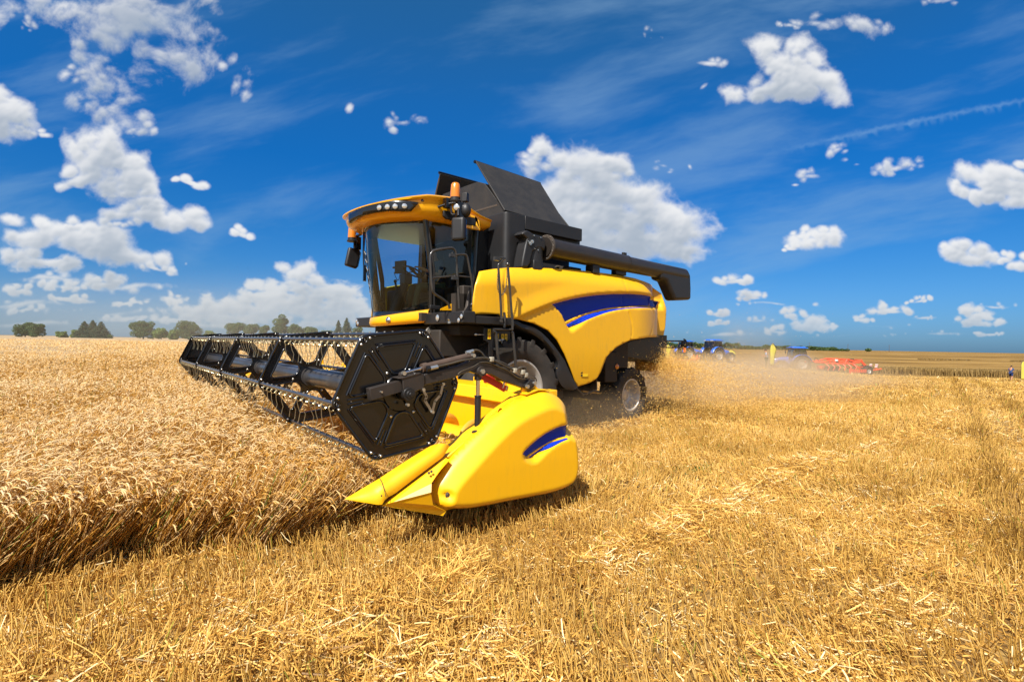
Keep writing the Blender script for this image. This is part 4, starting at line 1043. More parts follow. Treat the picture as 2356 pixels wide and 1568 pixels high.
# ---- reel arm (near side), hydraulic cylinders
AV = 4.70
ARM = mat('arm_paint', (.012, .011, .011), .40, coat=.2, dust=.32, dustcol=(.085, .058, .042), dscale=6)
b = MB()
b.plate([(745, 350), (1180, 248), (1290, 200), (1310, 105), (1335, 88), (1372, 108), (1388, 168), (1480, 168), (1560, 200), (1640, 250), (1850, 345), (1990, 415), (2050, 425), (2030, 530), (1985, 530), (1900, 500), (1700, 430), (1560, 352), (1490, 345), (1440, 362), (1380, 345), (1300, 318), (1150, 368), (1110, 392), (745, 482)], zD, 1, AV, .08)
arm = b.build('reel_arm', ARM, CH, bevel=.006)
b = MB(); b.plate([(85, 522), (490, 418), (500, 556), (108, 668)], zD, 1, AV-.005, .075)
b.build('arm_tube', ARM, arm, bevel=.004)
b = MB(); A_ = [hit(zD(*q), 1, AV-.004) for q in ((50, 520), (85, 522), (108, 668), (75, 655))]; A2 = [a-np.array([.004, .012, 0]) for a in A_]
p = [np.array(a) for a in (hit(zD(87, 530), 1, AV-.012), hit(zD(106, 655), 1, AV-.012))]
b.add([p[0]+np.array([.003, 0, 0]), p[1]+np.array([.003, 0, 0]), p[1]+np.array([.003, -.06, 0]), p[0]+np.array([.003, -.06, 0])], [(0, 1, 2, 3)]); b.build('tube_opening', DRK, arm)
b = MB(); b.plate([(480, 395), (715, 338), (745, 345), (750, 490), (735, 520), (640, 560), (600, 620), (575, 640), (545, 640), (515, 610), (500, 560)], zD, 1, AV+.014, .11)
b.plate([(430, 400), (470, 385), (700, 330), (720, 340), (480, 412)], zD, 1, AV+.02, .13); b.plate([(460, 385), (465, 340), (485, 322), (515, 330), (528, 385)], zD, 1, AV+.005, .05)
sb = b.build('slide_bracket', ARM, arm, bevel=.006)
b = MB(); p = H(zD, (560, 590), AV+.02); b.cyl(p-np.array([0, .1, 0]), p+np.array([0, .012, 0]), .055, 22); b.cyl(p, p+np.array([0, .03, 0]), .034, 14); b.cyl(p, p+np.array([0, .045, 0]), .018, 6); b.build('reel_shaft_bearing', BLM, arm, bevel=.003)
b = MB(); b.plate([(585, 560), (660, 545), (590, 700), (550, 735), (530, 700), (500, 640)], zD, 1, AV-.07, .012); b.build('reel_guard', BLK, arm)
p = H(zD, (1430, 315), AV+.005); b = MB(); b.lathe([(.045, -.02), (.05, .0), (.045, .02), (0, .02)], p, (0, 1, 0), 24, 1); b.cyl(p, p+np.array([0, .035, 0]), .024, 6, 0); b.build('arm_pin', [ZNC, ARM], arm)
b = MB()
for q, r in (((1340, 125), .018), ((500, 338), .018), ((228, 563), .008), ((733, 535), .014), ((546, 718), .013)):
    p = H(zD, q, AV+.01); b.cyl(p-np.array([0, .02, 0]), p+np.array([0, .012, 0]), r, 10)
b.build('arm_bolt', ZNC, arm)
cy = MB(); cy.cyl(H(zD, (725, 272), AV-.03), H(zD, (1320, 125), AV-.03), .032, 18); cy.cyl(H(zD, (715, 275), AV-.03), H(zD, (775, 258), AV-.03), .038, 18)
cyo = cy.build('reel_cylinder', mat('rusty_cylinder', (.04, .028, .022), .5, dust=.7, dustcol=(.12, .07, .045), dscale=9), arm, smooth=50)
b = MB(); b.cyl(H(zD, (500, 333), AV-.03), H(zD, (725, 272), AV-.03), .014, 14); b.build('cylinder_rod', CHR, cyo, smooth=50)
b = MB(); b.cyl(H(zD, (770, 285), AV+.01), H(zD, (810, 280), AV+.01), .026, 8); b.build('hose_elbow', BLM, cyo)
b = MB(); b.cyl(H(zD, (815, 280), AV+.01), H(zD, (905, 260), AV+.01), .018, 8); b.cyl(H(zD, (1250, 90), AV-.02), H(zD, (1340, 68), AV-.02), .016, 8); b.build('hose_fitting', mat('fitting_steel', (.45, .48, .50), .4, metal=.8), cyo)
b = MB()
b.tube(spl([H(zD, q, AV+.012) for q in ((905, 258), (1050, 225), (1200, 185), (1300, 170), (1390, 155), (1480, 155), (1570, 180), (1700, 240), (1830, 300), (1870, 290), (1920, 268), (1960, 270), (1975, 310), (1972, 400))], 4), .0095, 7)
b.tube(spl([H(zD, q, AV-.01) for q in ((1340, 62), (1390, 62), (1440, 95), (1500, 155), (1700, 215), (1840, 300), (1900, 265), (1940, 285), (1940, 390))], 4), .010, 7)
b.tube(spl([H(zD, q, AV+.014) for q in ((1410, 210), (1500, 205), (1600, 240), (1740, 300), (1800, 340), (1870, 390), (1980, 410), (2050, 385), (2090, 400), (2100, 440))], 4), .006, 6)
b.tube(spl([H(zD, q, AV+.014) for q in ((1150, 350), (1200, 310), (1320, 265), (1400, 220))], 4), .005, 6)
b.build('hydraulic_hose', HOS, arm, smooth=60)
b = MB()
for q in ((1558, 170), (1838, 305), (1970, 360), (1935, 325)): b.box(H(zD, q, AV+.015), (.04, .035, .045))
b.build('hose_clamp', mat('clamp_beige', (.32, .29, .22), .6), arm, bevel=.005)
# lift strut
b = MB(); b.cyl(H(zD, (1393, 610), 4.66), H(zD, (1388, 1000), 4.66), .030, 20); b.cyl(H(zD, (1393, 605), 4.66), H(zD, (1393, 625), 4.66), .034, 20); st = b.build('lift_strut', BLM, arm, smooth=50)
b = MB(); b.cyl(H(zD, (1393, 385), 4.66), H(zD, (1393, 615), 4.66), .019, 18); b.build('strut_rod', CHR, st, smooth=50)
b = MB(); b.box(H(zD, (1393, 378), 4.66), (.055, .05, .07)); b.build('strut_eye', ARM, st, bevel=.006)
# red safety bar
b = MB(); p0, p1 = H(zD, (1430, 365), 4.60), H(zD, (1720, 530), 4.60); M_ = rot_to(p1-p0); b.box((p0+p1)/2, (.012, .06, np.linalg.norm(p1-p0)), M_)
rb = b.build('red_safety_bar', RED, arm)
b = MB(); b.plate([(1475, 365), (1560, 340), (1615, 400), (1590, 455), (1500, 405)], zD, 1, 4.50, .03); b.plate([(1670, 455), (1765, 500), (1750, 555), (1675, 510)], zD, 1, 4.56, .05); b.plate([(1475, 390), (1500, 400), (1500, 460), (1480, 450)], zD, 1, 4.48, .03)
b.build('red_bracket', RED, hdr, bevel=.004)
b = MB(); b.plate([(1735, 362), (1755, 368), (1700, 520), (1688, 512)], zD, 1, 4.66, .012); b.plate([(1740, 485), (1755, 490), (1745, 540), (1732, 535)], zD, 1, 4.60, .02); b.build('steel_strap', ZNC, arm)
b = MB(); b.plate([(1585, 470), (1612, 395), (1690, 455), (1670, 505)], zD, 1, 4.57, .01); b.build('warning_plate', STK, rb)
# sensor links in front of the end plate
b = MB()
for P in (((733, 545), (775, 620), (752, 665), (835, 800)), ((970, 470), (940, 600), (872, 675), (842, 805))):
    pts = [H(zD, q, 4.64) for q in P]
    for a_, c_ in zip(pts[:-1], pts[1:]): b.box((a_+c_)/2, (.022, .005, np.linalg.norm(c_-a_)+.01), Matrix.Rotation(math.atan2((c_-a_)[0], (c_-a_)[2]), 3, 'Y'))
b.build('sensor_link', mat('link_steel', (.45, .42, .36), .4, metal=.8), arm)
b = MB()
for q in ((733, 540), (970, 468), (842, 805)): p = H(zD, q, 4.642); b.cyl(p, p+np.array([0, .016, 0]), .014, 8)
b.build('link_bolt', ZNC, arm)
# far reel arm
b = MB(); b.v = []; far = arm.data.copy(); fo = bpy.data.objects.new('reel_arm', far); COL.objects.link(fo); fo.parent = CH
far.transform(Matrix.Diagonal((1, -1, 1, 1))); far.flip_normals(); md = fo.modifiers.new('bevel', 'BEVEL'); md.width = .006
# ================================================================== ground, stubble, straw, wheat
_lat = rng.random((64, 64, 6))
def vnoise(x, y, sc, k=0):
    x = np.asarray(x)*sc+k*17.3; y = np.asarray(y)*sc+k*9.1
    xi = np.floor(x).astype(int); yi = np.floor(y).astype(int); fx = x-xi; fy = y-yi
    fx = fx*fx*(3-2*fx); fy = fy*fy*(3-2*fy); g = _lat[:, :, k % 6]
    a = g[xi % 64, yi % 64]; b_ = g[(xi+1) % 64, yi % 64]; c_ = g[xi % 64, (yi+1) % 64]; d_ = g[(xi+1) % 64, (yi+1) % 64]
    return (a*(1-fx)+b_*fx)*(1-fy)+(c_*(1-fx)+d_*fx)*fy
def fbm(x, y, sc, k=0, o=4):
    s = 0; a = .5; t = 0
    for i in range(o): s = s+a*vnoise(x, y, sc*2**i, k+i); t += a; a *= .5
    return s/t
def gpt(x, y, z=0.):
    o, d = ray(x, y); t = (z-o[2])/d[2]; return (o+t*d)[:2]
def dist_line(X, Y, P):
    return d_poly(np.atleast_1d(X).ravel(), np.atleast_1d(Y).ravel(), np.array(P), False).reshape(np.shape(X))
TRK = [[gpt(2185, 842), gpt(2225, 880), gpt(2275, 940), gpt(2330, 1010), gpt(2420, 1120), gpt(2600, 1380)],
       [gpt(1900, 870), gpt(1960, 930), gpt(1900, 985), gpt(1700, 1035), gpt(1450, 1120)]]
def track(X, Y):
    sh = np.shape(X); X = np.ravel(X); Y = np.ravel(Y); out = np.zeros(len(X))
    for i in range(0, len(X), 20000):
        out[i:i+20000] = np.exp(-(dist_line(X[i:i+20000], Y[i:i+20000], TRK[0])/.32)**2)
    return out.reshape(sh)
# wheat region: in front of the knife and right of the old cut edge, plus everything beyond the far end of the header
def edge_v(X): return 3.46+.30*sstep(5.2, 4.2, X)+.10*np.sin(X*1.7)+.07*np.sin(X*4.1+1)+.05*np.sin(X*11)
def in_wheat(X, Y):
    a = (X > 3.25) & (Y < edge_v(X)) & (Y > -4.62)
    F, R = fr(X, Y)
    b_ = (Y <= -4.62) & (R < 1.0+.05*F)
    return a | b_
def raw_mesh(name, V, F, mats, attr=None, kind='stuff', label=None, smooth=False):
    me = bpy.data.meshes.new(name); n = F.shape[1]
    me.vertices.add(len(V)); me.vertices.foreach_set('co', np.ascontiguousarray(V, np.float32).ravel())
    me.loops.add(F.size); me.loops.foreach_set('vertex_index', np.ascontiguousarray(F, np.int32).ravel())
    me.polygons.add(len(F)); me.polygons.foreach_set('loop_start', np.arange(0, F.size, n, dtype=np.int32)); me.polygons.foreach_set('loop_total', np.full(len(F), n, np.int32))
    for m in mats: me.materials.append(m)
    if attr is not None:
        for k, v in attr.items():
            a = me.attributes.new(k, 'FLOAT', 'POINT'); a.data.foreach_set('value', np.ascontiguousarray(v, np.float32))
    me.update(calc_edges=True)
    if smooth: me.polygons.foreach_set('use_smooth', np.ones(len(F), bool))
    o = bpy.data.objects.new(name, me); COL.objects.link(o)
    if kind: o['kind'] = kind
    if label: o['label'] = label
    return o
def straw_mat(name, stops, trans=.25, rough=.55):
    m, nt, out = node_mat(name); N = nt.nodes; L = nt.links
    at = N.new('ShaderNodeAttribute'); at.attribute_name = 'rnd'
    cr = N.new('ShaderNodeValToRGB'); e = cr.color_ramp.elements
    e[0].position, e[0].color = stops[0][0], (*stops[0][1], 1); e[1].position, e[1].color = stops[-1][0], (*stops[-1][1], 1)
    for p, c_ in stops[1:-1]: q = e.new(p); q.color = (*c_, 1)
    L.new(at.outputs['Fac'], cr.inputs[0])
    b_ = N.new('ShaderNodeBsdfPrincipled'); b_.inputs['Roughness'].default_value = rough; b_.inputs['Specular IOR Level'].default_value = .45
    L.new(cr.outputs[0], b_.inputs['Base Color'])
    t = N.new('ShaderNodeBsdfTranslucent'); L.new(cr.outputs[0], t.inputs[0])
    mx = N.new('ShaderNodeMixShader'); mx.inputs[0].default_value = trans; L.new(b_.outputs[0], mx.inputs[1]); L.new(t.outputs[0], mx.inputs[2])
    L.new(mx.outputs[0], out.inputs[0]); return m
STRAW = straw_mat('straw', [(0, (.24, .12, .025)), (.2, (.50, .26, .048)), (.5, (.76, .44, .090)), (.85, (.88, .58, .16)), (.96, (.95, .78, .44)), (1, (.30, .34, .05))])
STUB = straw_mat('stubble', [(0, (.34, .18, .035)), (.22, (.60, .35, .065)), (.6, (.80, .50, .12)), (.94, (.90, .64, .22)), (1, (.38, .38, .05))])
WHEAT = straw_mat('wheat_plant', [(0, (.28, .14, .03)), (.2, (.46, .22, .030)), (.42, (.70, .37, .055)), (.65, (.82, .56, .23)), (.9, (.90, .71, .42)), (.97, (.88, .70, .38)), (1, (.24, .34, .04))], .3)

def ribbons(P0, D, L, W, bend, seg, rnd, prism=False):
    """P0 base (n,3), D unit dir, L length, W width, bend = (n,3) sideways displacement at the tip"""
    n = len(P0); t = np.linspace(0, 1, seg+1)
    C_ = P0[:, None]+D[:, None]*L[:, None, None]*t[None, :, None]+bend[:, None]*(t**2)[None, :, None]
    a = np.cross(D, rng.normal(size=(n, 3))); a /= np.linalg.norm(a, axis=1)[:, None]+1e-9
    if prism:
        b_ = np.cross(D, a); ring = []
        for k in range(3):
            an = 2*PI*k/3; ring.append(a*math.cos(an)+b_*math.sin(an))
        ring = np.stack(ring, 1)      # n,3,3
        V = C_[:, :, None]+ring[:, None]*(W/2)[:, None, None, None]
        V = V.reshape(-1, 3); m = 3; base = np.arange(n)[:, None, None]*(seg+1)*3; s = np.arange(seg)[None, :, None]*3; k = np.arange(3)[None, None, :]
        A = base+s+k; B_ = base+s+(k+1) % 3
        F = np.stack([A, B_, B_+3, A+3], -1).reshape(-1, 4)
        return V, F, np.repeat(rnd, (seg+1)*3)
    V = np.stack([C_-a[:, None]*(W/2)[:, None, None], C_+a[:, None]*(W/2)[:, None, None]], 2).reshape(-1, 3)
    base = np.arange(n)[:, None]*(seg+1)*2; s = np.arange(seg)[None]*2; A = base+s
    F = np.stack([A, A+1, A+3, A+2], -1).reshape(-1, 4)
    return V, F, np.repeat(rnd, (seg+1)*2)
def join(parts):
    Vs = []; Fs = []; Rs = []; o = 0
    for V, F, r in parts: Vs.append(V); Fs.append(F+o); Rs.append(r); o += len(V)
    return np.concatenate(Vs), np.concatenate(Fs), np.concatenate(Rs)
def scatter(F0, F1, dens, wedge=1.22, extra=1.5):
    A = (F1**2-F0**2)*wedge+2*extra*(F1-F0); n = int(A*dens*1.0)
    Fv = np.sqrt(rng.random(n*2)*(F1**2-F0**2)+F0**2); lim = Fv*wedge+extra; Rv = (rng.random(n*2)*2-1)*lim
    Fv, Rv = Fv[:n], Rv[:n]
    X = CPOS[0]+FWD[0]*Fv+RGT[0]*Rv; Y = CPOS[1]+FWD[1]*Fv+RGT[1]*Rv
    return X, Y, Fv
HOLES = [(gpt(1085, 1303), .20, .06), (gpt(1030, 1340), .17, .06), (gpt(990, 1375), .12, .05), (gpt(870, 1450), .14, .07), (gpt(715, 1350), .10, .05), (gpt(1480, 1235), .10, .04), (gpt(1190, 1500), .10, .05), (gpt(640, 1300), .12, .06), (gpt(430, 1300), .16, .07), (gpt(250, 1370), .14, .07), (gpt(1760, 1330), .08, .04), (gpt(560, 1470), .13, .06), (gpt(1500, 1420), .08, .05)]
def holes(X, Y):
    h = np.zeros(np.shape(X)); a = aRG+.55; c_, d_ = math.cos(a), math.sin(a)
    for (p, l, w) in HOLES:
        dx, dy = X-p[0], Y-p[1]; h = np.maximum(h, np.exp(-(((dx*c_+dy*d_)/l)**2+((-dx*d_+dy*c_)/w)**2)))
    return h
aRG = math.atan2(RGT[1], RGT[0])
def heapf(X, Y):
    h = sstep(.42, .72, fbm(X, Y, .9, 1, 4))*.11+sstep(.5, .8, fbm(X, Y, 3.5, 3, 3))*.05
    rows_ = np.zeros(np.shape(X))
    for y0, wv, am in SWATH: rows_ = rows_+am*np.exp(-((Y-y0-.12*np.sin(X*.7))/wv)**2)*(X < 3.0)
    return (h*(1-.45*sstep(-.5, 1.5, fr(X, Y)[1]))+rows_*(.35+.65*fbm(X, Y, 2.2, 2, 3)))*(1-.85*track(X, Y))
SWATH = [(gpt(1600, 955)[1], .30, .16), (gpt(1650, 1010)[1], .22, .10), (gpt(1850, 1100)[1], .25, .09), (gpt(2100, 1000)[1], .3, .09), (gpt(2150, 1250)[1], .25, .08)]
CLUMP = [gpt(960, 1395, .05), gpt(1090, 1300, .05)]
def dirs(n, el, jit, az=None):
    az = rng.random(n)*2*PI if az is None else az
    el = el+rng.normal(size=n)*jit
    return np.stack([np.cos(el)*np.cos(az), np.cos(el)*np.sin(az), np.sin(el)], 1)
wf_blank = lambda X, Y: (X > -4.5) & (X < 3.25) & (np.abs(Y) < 4.9)
# ground sheet : one sheet to the horizon
rad = np.r_[0, np.geomspace(1.2, 3500, 150)]; na = 220
an = np.linspace(0, 2*PI, na, endpoint=False)
Xg = CPOS[0]+rad[:, None]*np.cos(an)[None]; Yg = CPOS[1]+rad[:, None]*np.sin(an)[None]
Zg = terrain(Xg, Yg)
trk = track(Xg, Yg)*(rad[:, None] < 60)
Zg = Zg-trk*.03
Vg = np.stack([Xg, Yg, Zg], -1).reshape(-1, 3)
i_ = np.arange(len(rad)-1)[:, None]*na; j_ = np.arange(na)[None]
Fg = np.stack([i_+j_, i_+(j_+1) % na, i_+na+(j_+1) % na, i_+na+j_], -1).reshape(-1, 4)
m, nt, out = node_mat('field_soil'); N = nt.nodes; L = nt.links
geo = N.new('ShaderNodeNewGeometry')
def vmath(op, a, b_=None):
    n = N.new('ShaderNodeVectorMath'); n.operation = op
    for k, v in enumerate((a, b_)):
        if v is None: continue
        if hasattr(v, 'links'): L.new(v, n.inputs[k])
        else: n.inputs[k].default_value = v
    return n
def mmath(op, *a, clamp=False):
    n = N.new('ShaderNodeMath'); n.operation = op; n.use_clamp = clamp
    for k, v in enumerate(a):
        if hasattr(v, 'links'): L.new(v, n.inputs[k])
        else: n.inputs[k].default_value = v
    return n.outputs[0]
rel = vmath('SUBTRACT', geo.outputs['Position'], tuple(CPOS)).outputs[0]
Fd = vmath('DOT_PRODUCT', rel, (FWD[0], FWD[1], 0)).outputs['Value']; Rd = vmath('DOT_PRODUCT', rel, (RGT[0], RGT[1], 0)).outputs['Value']
def noise(vec, sc, det=6, rough=.6, dist=0.):
    n = N.new('ShaderNodeTexNoise'); n.inputs['Scale'].default_value = sc; n.inputs['Detail'].default_value = det; n.inputs['Roughness'].default_value = rough; n.inputs['Distortion'].default_value = dist
    if vec is not None: L.new(vec, n.inputs['Vector'])
    return n
def ramp(fac, stops):
    cr = N.new('ShaderNodeValToRGB'); e = cr.color_ramp.elements
    e[0].position, e[0].color = stops[0][0], (*stops[0][1], 1); e[1].position, e[1].color = stops[-1][0], (*stops[-1][1], 1)
    for p, c_ in stops[1:-1]: q = e.new(p); q.color = (*c_, 1)
    L.new(fac, cr.inputs[0]); return cr.outputs[0]
def mixc(f, a, b_):
    n = N.new('ShaderNodeMix'); n.data_type = 'RGBA'
    for k, v in ((0, f), (6, a), (7, b_)):
        if hasattr(v, 'links'): L.new(v, n.inputs[k])
        else: n.inputs[k].default_value = v if k == 0 else (*v, 1)
    return n.outputs[2]
def maprange(v, a, b_, c_=0., d_=1.):
    n = N.new('ShaderNodeMapRange'); n.inputs[1].default_value = a; n.inputs[2].default_value = b_; n.inputs[3].default_value = c_; n.inputs[4].default_value = d_
    L.new(v, n.inputs[0]); return n.outputs[0]
near = ramp(noise(geo.outputs['Position'], 9, 10, .75).outputs[0], [(.3, (.07, .04, .015)), (.5, (.24, .14, .045)), (.66, (.46, .29, .09))])
cmb = N.new('ShaderNodeCombineXYZ'); L.new(mmath('ADD', mmath('MULTIPLY', mmath('LOGARITHM', mmath('MAXIMUM', Fd, 1.), 2.718), 7.5), mmath('MULTIPLY', Fd, .012)), cmb.inputs[0]); L.new(mmath('MULTIPLY', Rd, .010), cmb.inputs[1])
band = noise(cmb.outputs[0], 1.0, 5, .62, .35).outputs[0]
farc = ramp(band, [(.36, (.10, .055, .014)), (.44, (.17, .095, .022)), (.50, (.33, .20, .06)), (.56, (.15, .085, .020)), (.63, (.29, .175, .05)), (.72, (.36, .235, .08))])
fine = noise(geo.outputs['Position'], 3.0, 12, .8).outputs[0]
hs = N.new('ShaderNodeHueSaturation'); L.new(farc, hs.inputs['Color']); L.new(maprange(fine, .35, .65, .75, 1.25), hs.inputs['Value'])
col = mixc(maprange(Fd, 14, 48), near, hs.outputs[0])
bs = N.new('ShaderNodeBsdfPrincipled'); L.new(col, bs.inputs['Base Color']); bs.inputs['Roughness'].default_value = .95; bs.inputs['Specular IOR Level'].default_value = .1
bp = N.new('ShaderNodeBump'); bp.inputs['Strength'].default_value = .5; bp.inputs['Distance'].default_value = .03; L.new(noise(geo.outputs['Position'], 14, 8, .8).outputs[0], bp.inputs['Height']); L.new(bp.outputs[0], bs.inputs['Normal'])
L.new(bs.outputs[0], out.inputs[0])
raw_mesh('ground', Vg, Fg, [m], None, 'structure', None, True)

# stubble stalks
parts = []
for (F0, F1, dens, wk) in ((1.7, 5.5, 560, 1.0), (5.5, 10, 400, 1.25), (10, 18, 160, 1.9), (18, 34, 36, 3.2), (34, 62, 7, 5.0)):
    X, Y, Fv = scatter(F0, F1, dens)
    # drill rows, 12 cm apart, along the driving direction
    row = np.round(Y/.125)*.125+rng.normal(size=len(Y))*.022
    Y = np.where(Fv < 18, row, Y)
    k = ~in_wheat(X, Y) & (rng.random(len(X)) > .35*sstep(.5, .8, fbm(X, Y, .8, 2))) & (rng.random(len(X)) > .85*track(X, Y)) & (rng.random(len(X)) > 1.2*holes(X, Y))
    X, Y, Fv = X[k], Y[k], Fv[k]; n = len(X)
    tall = .6+.8*fbm(X, Y, .5, 4); dT = np.full(n, 9.)
    for i0 in range(0, n, 20000): dT[i0:i0+20000] = dist_line(X[i0:i0+20000], Y[i0:i0+20000], TRK[0])
    edgeT = np.exp(-((dT-.50)/.17)**2); tall = tall*(1+.7*edgeT)
    h = (.125+.06*rng.random(n))*tall*(1+.2*(wk > 3)); lean = fbm(X, Y, .7, 5)*2-1
    l2 = fbm(X, Y, .9, 1)*2-1; D = dirs(n, R_(76), .20, rng.random(n)*2*PI)+np.stack([RGT[0]*lean*.95+FWD[0]*l2*.6, RGT[1]*lean*.95+FWD[1]*l2*.6, 0*lean], 1); D /= np.linalg.norm(D, axis=1)[:, None]
    Z = terrain(X, Y)-.005
    clump = fbm(X, Y, 2.2, 0, 3)
    rn = np.clip(.18+.66*rng.random(n)+.5*(clump-.5)-.36*edgeT, 0, .96); rn = np.where(rng.random(n) < .018, 1., rn)
    parts.append(ribbons(np.stack([X, Y, Z], 1), D, h, (.0048+.0030*rng.random(n))*wk, rng.normal(size=(n, 3))*.012, 1, rn, prism=wk < 4))
V, F, r = join(parts)
raw_mesh('stubble', V, F, [STUB], {'rnd': r})
# lying straw
parts = []
for (F0, F1, dens, wk, lk) in ((1.7, 5.5, 4200, 1.15, 1.), (5.5, 10, 1800, 1.4, 1.1), (10, 18, 480, 2.1, 1.4), (18, 34, 90, 3.8, 2.), (34, 64, 16, 6, 3)):
    X, Y, Fv = scatter(F0, F1, dens); hp = heapf(X, Y)
    k = ~in_wheat(X, Y+.12) & (rng.random(len(X)) < (.40-.16*sstep(-.5, 1.5, fr(X, Y)[1]))+7*hp) & (rng.random(len(X)) > 1.3*holes(X, Y))
    X, Y, hp = X[k], Y[k], hp[k]; n = len(X)
    Lh = (.03+.13*rng.random(n)**2.2)*lk; az = rng.random(n)*2*PI
    D = dirs(n, R_(6), .30, az)
    Z = terrain(X, Y)+.008+hp*rng.random(n)**.7
    cm_ = fbm(X, Y, 3.2, 2, 3); rn = np.clip(.04+.86*rng.random(n)**.9+.9*(cm_-.5), 0, .96); rn = np.where(rng.random(n) < .03, .97, rn); rn = np.where(rng.random(n) < .006, 1., rn)
    parts.append(ribbons(np.stack([X, Y, Z], 1), D, Lh, (.0036+.0045*rng.random(n)**2)*wk, rng.normal(size=(n, 3))*np.array([.02, .02, .01])*lk, 2 if wk < 2 else 1, rn))
# loose bundle of long straw in the foreground, bright single pieces
c0, c1_ = np.array(CLUMP[0]), np.array(CLUMP[1]); n = 420
t = rng.random(n); P = c0[None]+(c1_-c0)[None]*t[:, None]+rng.normal(size=(n, 2))*.09
az0 = math.atan2(*(c1_-c0)[::-1]); D = dirs(n, R_(10), .25, az0+rng.normal(size=n)*.9)
parts.append(ribbons(np.stack([P[:, 0], P[:, 1], .03+.12*rng.random(n)], 1), D, .06+.16*rng.random(n), .004+.002*rng.random(n), rng.normal(size=(n, 3))*.02, 2, .3+.6*rng.random(n)))
X, Y, Fv = scatter(2, 14, 9); k = ~in_wheat(X, Y); X, Y = X[k], Y[k]; n = len(X)
parts.append(ribbons(np.stack([X, Y, terrain(X, Y)+.10+.05*rng.random(n)], 1), dirs(n, R_(10), .4), .04+.09*rng.random(n), .004+.0025*rng.random(n), rng.normal(size=(n, 3))*.015, 2, .90+.07*rng.random(n)))
V, F, r = join(parts)
raw_mesh('straw_litter', V, F, [STRAW], {'rnd': r})

